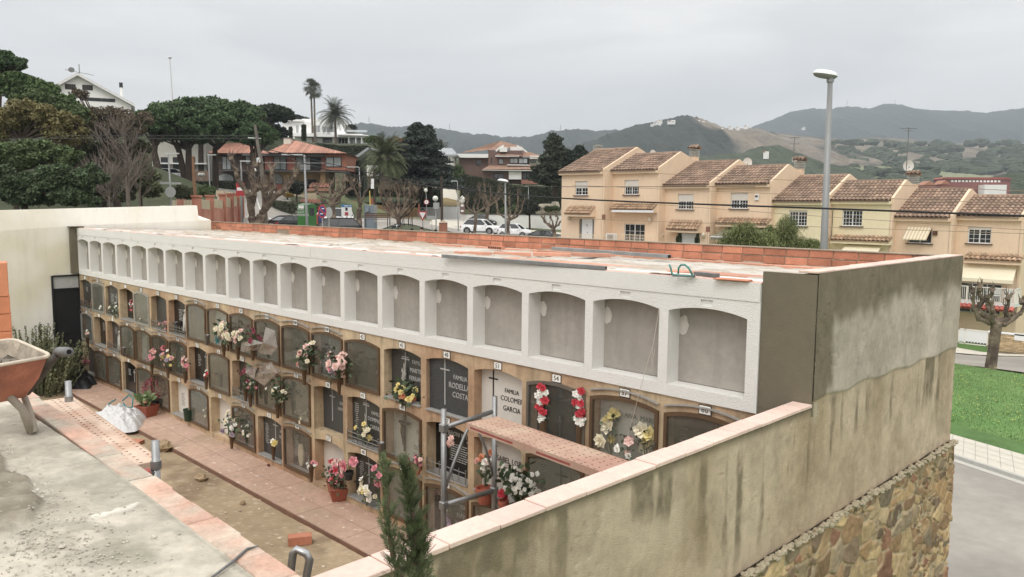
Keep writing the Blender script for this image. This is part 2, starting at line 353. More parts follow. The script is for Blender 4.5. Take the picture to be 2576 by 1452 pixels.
while x<-3.4: seg3((x,6.25,-.592),(x+.78,6.22,-.592),.22,.018,tl); x+=.79
bp(tl,'roof_tile_edging',m_tile)
# edging of pink tile just behind the white front
ed=MB(); x=XL
while x<XR-.1: ed.bevbox(x+.003,min(x+.597,XR),YF-.012,YF+.10,-.5585,-.5525+rd2.uniform(0,.002),.002); x+=.6
bp(ed,'front_tile_edging',mat('pale_pink_tile',S(226,182,166),.85,.12,4,.1,60,isl=.08))
# number plates
m_pw=mat('plate_white',S(236,234,226),.5,.04,5); m_pk=mat('plate_black',(.015,.015,.015),.5,0)
plate=MB(); plate.bevbox(-.052,.052,-.006,0,-.034,.034,.002)
plateb=MB(); plateb.box(-.058,.058,-.004,.0,-.04,.04)
pz=[-1.612,-2.345,-3.062]
plates=[]
for c in range(1,21):
    for r in range(3):
        num=3*c-r
        o=plateb.build('number_plate',m_pk,block,loc=(XC(c)+.01-XR,-.003,pz[r]-ZG)) if not plates else plates[0].copy()
        if plates: scene.collection.objects.link(o); o.parent=block; o.location=(XC(c)+.01-XR,-.003,pz[r]-ZG)
        plates.append(o)
        if c>4: 
            o2=plate.build('plate_face',m_pw,o,loc=(0,0,0)) if len(plates)<14 else None
            if o2 is None:
                o2=bpy.data.objects.new('plate_face',pf_mesh); scene.collection.objects.link(o2); o2.parent=o
            pf_mesh=o2.data
            text('plate_number',str(num),.066,m_pk,o,(0,-.0075,0),ext=.0008)
        else:
            o2=plate.build('plate_face',m_pw,o,loc=(0,0,0))
# ---------------------------------------------------------------- gravestones and glass doors
stone={ 'dark':mat('dark_granite',S(66,66,64),.35,.28,40,isl=0,spec=.5),'black':mat('black_granite',S(24,25,27),.25,.1,20,spec=.5),
 'grey':mat('grey_granite',S(66,68,70),.4,.5,70,spec=.5),'white':mat('white_marble',S(214,208,198),.5,.05,3),'pale':mat('pale_marble',S(186,186,172),.5,.08,3),
 'sage':mat('frosted_panel',S(132,138,128),.5,.08,2),'ochre':m_stucco}
m_bronze=mat('bronze_aluminium',S(106,82,58),.45,.12,6,metal=.35); m_alu=mat('pale_aluminium',S(176,174,166),.4,.08,6,metal=.5); m_inox=mat('stainless_frame',S(150,148,142),.3,.12,6,metal=.8)
m_slab=mat('granite_sill',S(150,148,142),.6,.15,20)
g_dark=glass('grimy_glass',(.17,.16,.125),.30,.06); g_clear=glass('clear_glass',(.3,.3,.26),.09,.04); g_dust=glass('dusty_glass',(.25,.245,.20),.36,.1)
t_grey=mat('letter_grey',S(176,176,172),.5,0); t_black=mat('letter_black',S(44,40,36),.5,0); t_gold=mat('letter_dim',S(120,122,116),.5,0)
def addcross(par,x,z,y,h,w,mt,double=False):
    mb=MB(); t=.0065; mb.box(x-t,x+t,y-.008,y,z-h*.62,z+h*.38); mb.box(x-w/2,x+w/2,y-.0082,y-.0002,z+h*.14-t,z+h*.14+t)
    if double: mb.box(x-w*.42,x+w*.42,y-.0084,y-.0004,z+h*.14+3*t,z+h*.14+4.4*t)
    mb.build('cross',mt,par)
def lines(par,x,z,y,n,w,mt,seed=0,gap=.026):
    rd=random.Random(seed); mb=MB()
    for i in range(n):
        zz=z-i*gap; xx=x-w/2+rd.uniform(0,.03)
        while xx<x+w/2-rd.uniform(0,.05):
            l=rd.uniform(.008,.03); mb.box(xx,xx+l,y-.002,y,zz-.005,zz+.005); xx+=l+.007
    mb.build('inscription',mt,par)
def gstone(c,r,kind,yb=None,door=None,gl=None,shelf=True,txt=None,tm=None,cross=None,lns=None):
    """arched stone plate, optional glass door standing proud of the stucco"""
    xc=XC(c); s=SILL[r]; sp=s+.575; yb=YF+.13 if yb is None else YF+yb
    A=arch(xc,.352,sp,.05); mb=MB(); poly=[(xc-.352,s),(xc+.352,s)]+A[::-1]
    mb.prism(poly,yb,yb+.02,'y')
    g=bp(mb,'gravestone',stone[kind])
    if shelf:
        sm=MB(); sm.bevbox(xc-.345,xc+.345,YF-.02 if not door else YF+.01,yb,s+.002,s+.022,.003); sm.build('stone_sill',m_slab,g)
    if txt:
        for i,(t,sz,dx,dz) in enumerate(txt): text('inscription',t,sz,tm or t_grey,g,(xc+dx,yb-.002,s+dz),ext=.002,sx=.9)
    if cross: addcross(g,xc+cross[0],s+cross[1],yb,cross[2],cross[3],tm or t_grey,len(cross)>4)
    if lns: lines(g,xc+lns[0],s+lns[1],yb,lns[2],lns[3],tm or t_grey,c*3+r)
    if door and not(txt or lns or cross): lines(g,xc+.08,s+.44,yb,5,.26,t_gold,c*7+r,.034); addcross(g,xc-.16,s+.36,yb,.26,.1,t_gold)
    if door:
        fm={'b':m_bronze,'a':m_alu,'i':m_inox}[door]; fw=.032; y0=YF-.022; y1=YF+.012
        o=[(xc-.368,s+.004),(xc+.368,s+.004)]+arch(xc,.368,sp+.008,.05)[::-1]; inn=[(xc-.368+fw,s+.004+fw*1.3),(xc+.368-fw,s+.004+fw*1.3)]+arch(xc,.368-fw,sp-fw*.6,.045)[::-1]
        n=len(o); mb=MB(); V=[(a,y0,b) for a,b in o]+[(a,y0,b) for a,b in inn]+[(a,y1,b) for a,b in o]+[(a,y1,b) for a,b in inn]; F=[]
        for i in range(n):
            j=(i+1)%n; F+=[(i,j,n+j,n+i),(2*n+j,2*n+i,3*n+i,3*n+j),(i,2*n+i,2*n+j,j),(n+i,n+j,3*n+j,3*n+i)]
        mb.raw(V,F)
        for k in range(len(A)-1): # worn light top edge
            pass
        d=bp(mb,'glass_door',fm)
        mb=MB(); mb.box(xc+.34,xc+.356,y0-.012,y0,s+.27,s+.31); mb.build('latch',m_inox,d)
        if rd.random()<.75:
            mb=MB(); T=arch(xc,.37,sp+.06,.05); mb.raw([(a,y0-.004,b) for a,b in T]+[(a,y0-.004,b+.012) for a,b in T]+[(a,y0+.03,b+.012) for a,b in T],[(i,i+1,i+12,i+11) for i in range(10)]+[(i+11,i+12,i+23,i+22) for i in range(10)])
            mb.build('drip_edge',m_slab,d)
        mb=MB(); mb.prism(inn,YF-.008,YF-.004,'y'); mb.build('glass_pane',{'d':g_dark,'c':g_clear,'s':g_dust}[gl or 'd'],d)
    return g
FAM=lambda a,b,c=None: [('FAMILIA',.062,.17,.41),(a,.074,.17,.315)]+([(b,.074,.17,.215)] if b else [])
D_='dark'
# row 0 (top), columns 1..20
gstone(1,0,D_,.06,lns=(-.1,.45,4,.16)); gstone(2,0,'sage',.06,'a','s'); gstone(3,0,D_,.05,lns=(-.1,.44,7,.2),cross=(.12,.36,.28,.14)); gstone(4,0,'black',.14); gstone(5,0,'sage',.06,'a','s')
gstone(6,0,D_,.10,lns=(.2,.4,2,.1)); gstone(7,0,'black',.10,lns=(-.08,.44,8,.16)); gstone(8,0,'dark',.12,'b','s',cross=(.05,.34,.3,.12)); gstone(9,0,'pale',.12,'b','c'); gstone(10,0,'dark',.12,'b','d')
gstone(11,0,'dark',.12,'b','d'); gstone(12,0,'dark',.12,'b','d'); gstone(13,0,'dark',.12,'b','c',cross=(-.03,.38,.3,.16),txt=[('R',.1,-.12,.48),('FAM',.06,.24,.38)],tm=t_gold)
gstone(14,0,'dark',.12,'b','d',cross=(-.08,.36,.34,.14),txt=[('PEREZ S',.06,.18,.44),('MARI',.06,.2,.30),('RAMON S',.06,.2,.22)],tm=t_gold)
gstone(15,0,'dark',.11,txt=[('FAMILIA',.066,.16,.47),('MARTINEZ',.074,.17,.37),('FERRANDIZ',.074,.17,.275)],cross=(-.07,.44,.34,.15,1))
gstone(16,0,'grey',.05,txt=[('FAMILIA',.070,.17,.43),('RODELLAS',.088,.17,.335),('COSTA',.088,.17,.235)],cross=(-.08,.42,.52,.15))
gstone(17,0,'white',.11,txt=[('FAMILIA',.064,.10,.40),('COLOMER',.076,.10,.315),('GARCIA',.076,.10,.215)],tm=t_black,cross=(-.17,.43,.48,.13))
gstone(18,0,'black',.12,'i','c',txt=[('FAMILIA',.062,.16,.45),('SERRA',.072,.15,.37),('CARRE',.072,.15,.27)],tm=mat('letter_dark',S(84,70,60),.5,0),cross=(-.05,.2,.2,.05))
gstone(19,0,'pale',.12,'b','c',txt=[('ANA  MARIA',.07,.10,.44),('BAQUETTI',.07,.14,.36),('I',.06,.12,.29),('ANTONIO',.066,.12,.22)],tm=mat('letter_olive',S(128,130,116),.6,0))
gstone(20,0,'black',.12,'b','d',cross=(.05,.42,.3,.16),lns=(-.25,.44,6,.1))
# row 1
gstone(1,1,'sage',.08,'a','c'); gstone(2,1,'black',.12,lns=(-.12,.48,7,.14)); gstone(3,1,D_,.10,lns=(-.12,.46,5,.16)); gstone(4,1,'dark',.12,'b','s'); gstone(5,1,'pale',.10,'b','c',lns=(-.05,.46,12,.14),tm=t_black)
gstone(6,1,'dark',.12,'b','d'); gstone(7,1,D_,.10,'b','c',lns=(-.1,.46,3,.14)); gstone(8,1,'black',.10,lns=(-.16,.46,8,.14),cross=(.1,.42,.3,.12),txt=[('REV',.05,.27,.26)]); gstone(9,1,'dark',.12,'b','s')
gstone(10,1,D_,.12); gstone(11,1,'dark',.12,'b','d'); gstone(12,1,'dark',.12,'b','s',txt=[('FAM',.055,.2,.42),('RAM',.055,.2,.34),('GENE',.055,.2,.26)],tm=t_gold)
gstone(13,1,'grey',.145,shelf=False,txt=[('ENRIQUE',.058,.16,.40),('ORTUÑO AB',.058,.16,.32)],cross=(-.12,.4,.44,.13),tm=t_grey)
gstone(14,1,D_,.08,txt=[('FAMILIA',.064,.17,.44),('DOMINGUEZ',.072,.18,.355),('CARRILLO',.072,.18,.26)],cross=(-.04,.48,.26,.13,1),lns=(-.25,.5,13,.1))
gstone(15,1,'pale',.14,'b','c',txt=[('FAMILIA',.066,.2,.36),('AYMA',.072,.2,.26),('DOMINGO',.07,.2,.165)],tm=mat('letter_olive',S(128,130,116),.6,0),lns=(-.24,.52,3,.12))
gstone(16,1,'black',.14,txt=[('JERONI RET I AM',.07,.10,.48),('1954',.035,.2,.42)],lns=(.05,.36,8,.32))
gstone(17,1,'white',.12,txt=[('iSABEL LOPEZ',.084,.09,.38),('CORTES',.078,.12,.28)],tm=t_black)
gstone(18,1,'pale',.12,'b','s',txt=[('FAMILIA',.062,.20,.40)],tm=t_black,cross=(-.02,.36,.4,.16),lns=(-.26,.46,12,.1))
gstone(19,1,'dark',.12,'b','d'); gstone(20,1,'dark',.12,'b','d')
# row 2
gstone(1,2,D_,.1); gstone(2,2,'dark',.1,'b','s'); gstone(3,2,'dark',.12,'b','s'); gstone(4,2,'black',.05,lns=(-.1,.46,5,.16),cross=(.14,.4,.26,.1)); gstone(5,2,'dark',.12,'b','s'); gstone(6,2,'dark',.12,'b','d')
gstone(7,2,'white',.12,lns=(-.15,.38,9,.16),tm=t_gold); gstone(8,2,'dark',.12,'b','s'); gstone(9,2,'white',.145,shelf=False); gstone(10,2,'dark',.1,'b','c',lns=(.1,.42,4,.2))
gstone(11,2,D_,.09,lns=(-.24,.47,12,.12),cross=(.02,.46,.28,.13),txt=[('FAMILIA',.058,.24,.43),('ALVAREZ',.062,.24,.35),('VILA',.062,.24,.26)]); gstone(12,2,'black',.12,'b','c',lns=(-.24,.46,12,.12)); gstone(13,2,'white',.145,shelf=False)
gstone(14,2,D_,.12,cross=(-.05,.42,.34,.14),lns=(-.22,.46,8,.1),txt=[('FAMILIA',.06,.2,.42),('GARCIA',.06,.2,.34)]); gstone(15,2,'sage',.12,'b','s',txt=[('FAMILIA',.055,.2,.4)],tm=t_gold)
gstone(16,2,'black',.12,'b','c',txt=[('FAMILIA',.066,.2,.40),('NAVARRO',.076,.2,.295),('RODRIGUEZ',.074,.2,.20)],lns=(-.24,.5,3,.12)); gstone(17,2,'pale',.12,'b','c',lns=(-.1,.46,6,.2),tm=t_black)
gstone(18,2,'dark',.12,'b','d'); gstone(19,2,'dark',.12,'b','d'); gstone(20,2,'dark',.12,'b','d')
# small rails in front of open niches
def rail(c,r,h=.12):
    xc,s=XC(c),SILL[r]; mb=MB()
    for k in range(3): mb.tube([(xc-.33,YF-.012,s+.04+k*h/2.2),(xc+.33,YF-.012,s+.04+k*h/2.2)],.005,5)
    for k in range(7): x=xc-.33+.11*k; mb.tube([(x,YF-.012,s+.01),(x,YF-.012,s+.04+h*1.05)],.006,5); mb.ell((x,YF-.012,s+.045+h*1.1),.009,6,4)
    bp(mb,'grave_rail',m_inox)
for c,r in ((1,0),(3,0),(6,0),(7,0),(3,1),(10,1),(14,1),(16,1)): rail(c,r)
# figures and pictures fixed inside some niches
m_fig=mat('silver_figure',S(196,196,190),.4,.1,20,metal=.3); m_wood=mat('crucifix_bronze',S(70,56,40),.5,.2,20); m_cream=mat('cream_relief',S(196,184,150),.7,.1,10)
def figure(c,r,dx,dz,h,mt,y=.08,nm='relief_figure'):
    x,z=XC(c)+dx,SILL[r]+dz; Y=YF+y; mb=MB()
    mb.tube([(x,Y,z),(x+.01,Y,z+h*.3),(x-.01,Y,z+h*.6),(x,Y,z+h*.8)],[h*.14,h*.12,h*.1,h*.05],7); mb.ell((x+.005,Y,z+h*.9),h*.08,7,5)
    mb.tube([(x,Y,z+h*.7),(x+h*.16,Y-.01,z+h*.5),(x+h*.05,Y-.02,z+h*.42)],h*.035,5); mb.tube([(x,Y,z+h*.7),(x-h*.15,Y-.01,z+h*.52),(x,Y-.02,z+h*.45)],h*.035,5)
    bp(mb,nm,mt)
figure(7,0,.16,.1,.38,m_fig); figure(3,1,.12,.05,.4,m_fig); figure(11,0,.2,.1,.34,m_wood); figure(12,2,.18,.03,.26,m_fig); figure(9,2,0,0,.01,m_fig)
def lily(c,r,dx,dz,h,mt,y=.1):
    x,z,Y=XC(c)+dx,SILL[r]+dz,YF+y; mb=MB(); rd=random.Random(c)
    for i in range(9):
        a=rd.uniform(-1,1); zz=z+h*i/9; mb.face((x,Y,zz),(x+.05*a,Y-.012,zz+.05),(x+.02*a,Y-.02,zz+.1),(x-.01,Y-.008,zz+.05))
    mb.tube([(x,Y,z),(x,Y,z+h)],.005,5); bp(mb,'metal_lily',mt)
lily(14,0,-.08,.12,.22,t_gold); lily(15,0,-.07,.18,.2,m_fig,.09); lily(14,1,-.02,.16,.2,m_fig,.06); lily(8,0,.05,.15,.2,t_gold); lily(16,2,-.16,.1,.35,m_fig)
mb=MB(); x,z,Y=XC(15)-.1,SILL[1]+.09,YF+.1   # crucifix
mb.box(x-.012,x+.012,Y,Y+.02,z,z+.46); mb.box(x-.10,x+.10,Y+.001,Y+.019,z+.34,z+.365); mb.tube([(x,Y-.01,z+.08),(x+.015,Y-.025,z+.16),(x-.01,Y-.02,z+.25),(x,Y-.02,z+.32)],[.01,.016,.022,.02],7); mb.ell((x+.005,Y-.025,z+.345),.019,7,5)
for s_ in (-1,1): mb.tube([(x,Y-.02,z+.31),(x+s_*.09,Y-.008,z+.355)],.008,5)
bp(mb,'crucifix',m_wood)
mb=MB(); n=10; mb.prism([(XC(12)-.09+.07*math.cos(a),SILL[2]+.24+(.13 if math.sin(a)>0 else .2)*math.sin(a)) for a in [i*2*math.pi/n for i in range(n)]],YF+.09,YF+.115,'y'); bp(mb,'cream_plaque',m_cream)

# ---------------------------------------------------------------- boundary wall on the right
XW=-2.426
bw=thing('boundary_wall','rendered wall with pink tile coping above a rough stone base','wall',(XW,5.5,-8.3))
def wb(o): o.location=(-XW,-5.5,8.3); return o
def plaster(u,v):
    y=-1.2+u; z=-2.36+v   # u along y, v up
    hi=y>5.5-1e-6
    base=np.array(S(194,174,144)); gr=np.array(S(196,182,166)); dk=np.array(S(104,92,66)); wet=np.array(S(124,112,90)); ol=np.array(S(156,134,98))
    n=fbm(y*1.1,z*1.3,3); nf=fbm(y*9,z*9,8,3); nm=fbm(y*3,z*3,12)
    c=lerp(base,np.array(S(184,162,130)),sst(.35,.65,n))
    # run-off stains
    col=fbm(y*5.2,z*.28,21,3)+.16*(fbm(y*24,z*5,22,3)-.5); top=np.where(hi,-1.40+.02*(y-5.5),-1.43); down=top-z
    ln=.25+.9*vn(y*2.1,z*0+1,31)
    st=sst(.53,.66,col+.12*(nf-.5))*(1-sst(ln*.55,ln,down))*sst(-.005,.04,down)*(.62+.38*sst(.35,.6,fbm(y*14,z*9,36)))
    c=lerp(c,dk,.8*st); c=lerp(c,ol,.5*sst(.5,.7,fbm(y*2.2,z*.6,40))*(1-sst(.5,1.,down)))
    c=lerp(c,dk,.7*(1-sst(.0,.05+.05*nm,down))*(down>=0)*(~hi))
    # newer, greyer render above the old joint, still wet around its edges
    up=hi*sst(-.015,.015,z-(-1.385+.012*np.sin(y*9)+.03*(nm-.5)))
    g=lerp(gr,np.array(S(178,166,148)),sst(.4,.7,fbm(y*2.5,z*.9,60)))
    wm=np.maximum(1-sst(.25,.37,(y-5.5)+.26*(fbm(y*2,z*2.2,70)-.5)), 1-sst(.22,.40,(-.45-z)+.34*(fbm(y*1.9,z*2.5,71)-.5)+.10*(fbm(y*8,z*4,72)-.5)))
    wm=np.maximum(wm,0)*sst(-1.40,-1.25,z+.25*(1-sst(.1,.25,y-5.5))) 
    g=lerp(g,wet,wm); c=lerp(c,g,up)
    # light drips over the stains
    dr=hi*sst(.62,.70,vn(y*26,z*.3,80))*(1-sst(.05,.1+.35*vn(y*9,z*0,81),down))*sst(0,.02,down)*sst(.3,.5,vn(y*1.3,z*0+3,82)); c=lerp(c,np.array(S(182,178,160)),.7*dr)
    c=lerp(c,c*.86,sst(.5,.7,fbm(y*6,z*5,33)))*(.86+.28*nf)[:,None]*(.95+.10*fbm(y*40,z*40,34,2))[:,None]
    h=.010*(n-.5)+.004*(nf-.5)+.012*up
    h=h-.004*(fbm(y*30,z*30,90,2)>.74)*sst(.55,.7,nm)
    return c,h
def wallpiece(y0,y1,z0,z1,nu,nv):
    def fn(u,v): return plaster(u+(y0+1.2),v+(z0+2.36))
    return fn
wb(sheet('render_face',(XW,-1.2,-2.36),(0,6.702,0),(0,0,.945),620,120,wallpiece(-1.2,5.5,-2.36,-1.415,0,0),m_paint,par=bw))
wb(sheet('render_face',(XW,5.5,-2.36),(0,3.33,0),(0,0,1.905),300,200,wallpiece(5.5,8.83,-2.36,-.455,0,0),m_paint,par=bw))
core=MB(); core.box(XW-.13,XW-.012,-1.2,5.495,-8.3,-1.42); core.box(XW-.13,XW-.012,5.52,8.81,-8.3,-.47); core.box(XR+.004,XW-.005,YF-.004,YF+.35,-3.8,-.558); core.box(XR+.006,XW+.003,YF-.006,YF+.03,-1.5,-.468); wb(core.build('wall_core',m_fresh,bw))
bk=MB(); bk.box(XW-.13,XW-.01,8.81,8.835,-8.3,-.45); wb(bk.build('wall_end',m_fresh,bw))
m_cop=mat('pink_coping_tile',S(222,190,174),.8,.13,3,.15,60,isl=.07)
cp=MB(); y=-1.2; rd=random.Random(4)
while y<5.49:
    b=min(y+.295,5.49); cp.bevbox(XW-.135,XW+.012,y+.002,b-.002,-1.425+rd.uniform(-.002,.002),-1.402+rd.uniform(-.003,.003),.003); y+=.297
y=5.49
while y<8.8:
    b=min(y+.295,8.835); cp.bevbox(XW-.14,XW+.006,y+.002,b-.002,-.458,-.444+rd.uniform(-.002,.003),.003); y+=.297
wb(cp.build('coping',m_cop,bw))
# rubble stone base: real relief from a jittered cell pattern
def rubble(y0,y1,z0,z1,nu,nv):
    A=rubble1(y0,y1,z0,z1,.27,5); B=rubble1(y0,y1,z0,z1,.115,6)
    def fn(u,v):
        a,ha=A(u,v); b,hb=B(u,v); m=fbm(u*1.9,v*2.6,44,3)>.52; return np.where(m[:,None],b,a),np.where(m,hb,ha)
    return fn
def rubble1(y0,y1,z0,z1,cs,sd):
    rs=np.random.default_rng(sd); gy=int((y1-y0)/cs)+3; gz=int((z1-z0)/(cs*.62))+3
    PY=(np.arange(gy)[:,None]+rs.uniform(-.42,.42,(gy,gz)))*cs; PZ=(np.arange(gz)[None,:]+rs.uniform(-.4,.4,(gy,gz)))*cs*.62
    wgt=rs.uniform(-.6,1.2,(gy,gz))**2*np.sign(rs.uniform(-1,2,(gy,gz)))*.012
    pal=np.array([S(182,150,100),S(166,132,84),S(152,120,80),S(128,106,80),S(190,162,110),S(150,106,76),S(146,128,98),S(172,150,108)])
    pc=pal[rs.integers(0,len(pal),(gy,gz))]*rs.uniform(.7,1.15,(gy,gz,1)); tilt=rs.uniform(-.07,.07,(gy,gz,2)); hh=rs.uniform(.008,.026,(gy,gz))
    def fn(u,v):
        uu=u+.035*(fbm(u*9,v*9,1,3)-.5); vv=v+.035*(fbm(u*9,v*9,2,3)-.5)
        iu=np.clip((uu/cs).astype(int),0,gy-1); iv=np.clip((vv/(cs*.62)).astype(int),0,gz-1)
        d1=np.full(u.shape,9.); d2=np.full(u.shape,9.); ba=np.zeros(u.shape,int); bb=np.zeros(u.shape,int)
        for a in range(-2,3):
            for b in range(-2,3):
                ja=np.clip(iu+a,0,gy-1); jb=np.clip(iv+b,0,gz-1); d=np.sqrt((uu-PY[ja,jb])**2+((vv-PZ[ja,jb])*1.25)**2)-wgt[ja,jb]*4
                same=(ja==ba)&(jb==bb)&(d1<9); cl=d<d1; d2=np.where(cl&~same,d1,np.where((d<d2)&~cl&~same,d,d2)); d1=np.where(cl,d,d1); ba=np.where(cl,ja,ba); bb=np.where(cl,jb,bb)
        e=d2-d1; f=sst(.010,.030,e+.012*(fbm(u*30,v*30,6,2)-.5)); c=pc[ba,bb]*(.72+.56*fbm(u*16,v*16,3,4))[:,None]
        c=lerp(np.array(S(178,158,118)),c,f); T=tilt[ba,bb]; h=f*(hh[ba,bb]+T[:,0]*(uu-PY[ba,bb])+T[:,1]*(vv-PZ[ba,bb]))+.022*(fbm(u*18,v*18,7,4)-.5)+.02*(fbm(u*5,v*5,9)-.5)
        h=np.clip(h,-.03,.13); rag=sst(0,.10,(z1-z0)-v+.06*(fbm(u*6,u*0,4)-.5)); return c,h
    return fn
Z0=-6.2
wb(sheet('stone_base',(XW+.03,2.2,Z0),(0,6.68,0),(0,0,-2.36-Z0),900,520,rubble(2.2,8.88,Z0,-2.36,0,0),m_paint,par=bw))
def cornerfn(u,v): c,h=rubble(0,0,Z0,-2.36,0,0)(u+3,v); return c,h
wb(sheet('stone_base',(XW+.03,8.85,Z0),(-3.5,0,0),(0,0,-2.36-Z0),300,300,rubble(0,3.5,Z0,-2.36,0,0),m_paint,par=bw))
sc=MB(); sc.box(XW-.12,XW+.028,2.2,8.84,-8.4,-2.40); 
rd=random.Random(9)
for i in range(520):
    y=2.2+6.66*i/520; s=rd.uniform(.014,.030); sc.ell((XW+.032+rd.uniform(-.01,.03),y,-2.365+rd.uniform(-.02,.015)),(s*.9,s*1.3,s*.6),6,4,.3,i)
wb(sc.build('mortar_ledge',mat('ledge_mortar',S(164,152,124),.95,.2,6,.5,40),bw))
st=MB(); st.tube([(XW+.09,4.45,-2.9),(XW+.09,4.47,-2.48)],.012,6); wb(st.build('metal_peg',m_steeld,bw))
# ---------------------------------------------------------------- white wall on the left, with the metal door
m_wwall=mat('white_limewash',S(238,234,222),.9,.035,1.2,.25,30,streak=.08,hue=S(222,214,188))
lw=thing('white_wall','tall whitewashed wall closing the far end of the passage','wall',(-18.85,5.5,ZG))
def lb(o): o.location=(18.85,-5.5,-ZG); return o
mb=MB(); f0=-18.86
mb.prism([(-3,-6),(8.2,-6),(8.2,-.42),(5.55,-.505),(4.07,-.60),(-3,-1.0)],f0-.3,f0,'x')
# upper tapered band set a little back
mb.raw([(f0,-3,-1.0),(f0,4.07,-.60),(f0,5.55,-.505),(f0,8.2,-.42),(f0-.07,8.2,-.055),(f0-.07,4.09,-.185),(f0-.07,-3,-.42),(f0-.3,-3,-.42),(f0-.3,4.09,-.185),(f0-.3,8.2,-.055),(f0-.3,8.2,-.42)],[(0,1,5,6),(1,2,3,4,5),(6,5,8,7),(5,4,9,8),(3,10,9,4)])
mb.box(-21.2,f0-.001,8.2,8.5,-6,-.41); mb.raw([(-18.86,8.2,-.41),(-18.86,8.5,-.41),(-21.2,8.5,-.08),(-21.2,8.2,-.08)],[(0,1,2,3)]) 
lb(mb.build('wall_body',m_wwall,lw))
m_door=mat('black_metal_door',S(34,36,38),.55,.2,3,.05,30); mb=MB(); X=f0+.012
mb.box(X-.01,X+.01,4.99,5.49,ZG-.02,-1.86); d=lb(mb.build('metal_door',m_door,lw))
mb=MB(); mb.box(X,X+.035,4.955,4.99,ZG-.02,-1.57); mb.box(X,X+.035,5.485,5.52,ZG-.02,-1.57); mb.box(X,X+.035,4.99,5.485,-1.60,-1.565); mb.box(X,X+.03,4.99,5.485,-1.885,-1.85); mb.box(X+.01,X+.022,4.99,5.485,-2.83,-2.815); mb.box(X+.01,X+.022,4.99,5.485,-3.6,-3.58); mb.build('door_frame',m_door,d)
mb=MB(); mb.box(X-.004,X+.004,4.99,5.485,-1.85,-1.60); mb.build('wire_glass',mat('wired_glass',S(176,178,174),.4,.25,60),d)
# ---------------------------------------------------------------- passage floor
def groundc(u,v):
    x=-18.9+u; y=1.6+v; n=fbm(x*.8,y*.8,2); nf=fbm(x*9,y*9,5); n3=fbm(x*30,y*30,8,2)
    c=lerp(np.array(S(164,142,108)),np.array(S(184,160,124)),sst(.35,.65,n)); c=lerp(c,np.array(S(122,98,72)),.6*sst(.5,.68,fbm(x*2,y*2,11)))
    c=lerp(c,np.array(S(204,192,170)),(n3>.80)*.6); c=c*(.85+.3*nf)[:,None]; return c,.02*n+.012*nf
tag(sheet('passage_floor',(-18.9,1.6,ZG-.07),(16.4,0,0),(0,3.3,0),560,120,groundc,m_paint),kind='structure')
def walkc(u,v):
    x=-18.9+u; y=4.79+v; n=fbm(x*.7,y*1.5,3); nf=fbm(x*10,y*10,6); 
    c=lerp(np.array(S(200,164,140)),np.array(S(186,150,126)),sst(.3,.7,n)); c=lerp(c,np.array(S(178,150,122)),.8*sst(.52,.7,fbm(x*1.3,y*2.4,9)))
    ax=np.abs(((x*1/.5)%1)-.5); ay=np.abs(((v/.36)%1)-.5); j=((ax>.49)|(ay>.487)); c=lerp(c,np.array(S(128,92,74)),j*.55)
    sp=fbm(x*16,y*16,14,2); c=lerp(c,np.array(S(222,206,190)),(sp>.82)*.7); c=c*(.9+.2*nf)[:,None]; return c,-.003*j+.003*nf
pw=sheet('terracotta_walkway',(-18.9,4.79,ZG),(16.4,0,0),(0,.74,0),1100,70,walkc,m_paint); tag(pw,kind='structure')
mb=MB(); mb.box(-18.9,-2.5,4.775,4.789,ZG-.1,ZG-.004); tag(mb.build('walkway_edge',mat('walk_edge',S(128,92,72),.9,.2,4)),kind='structure')
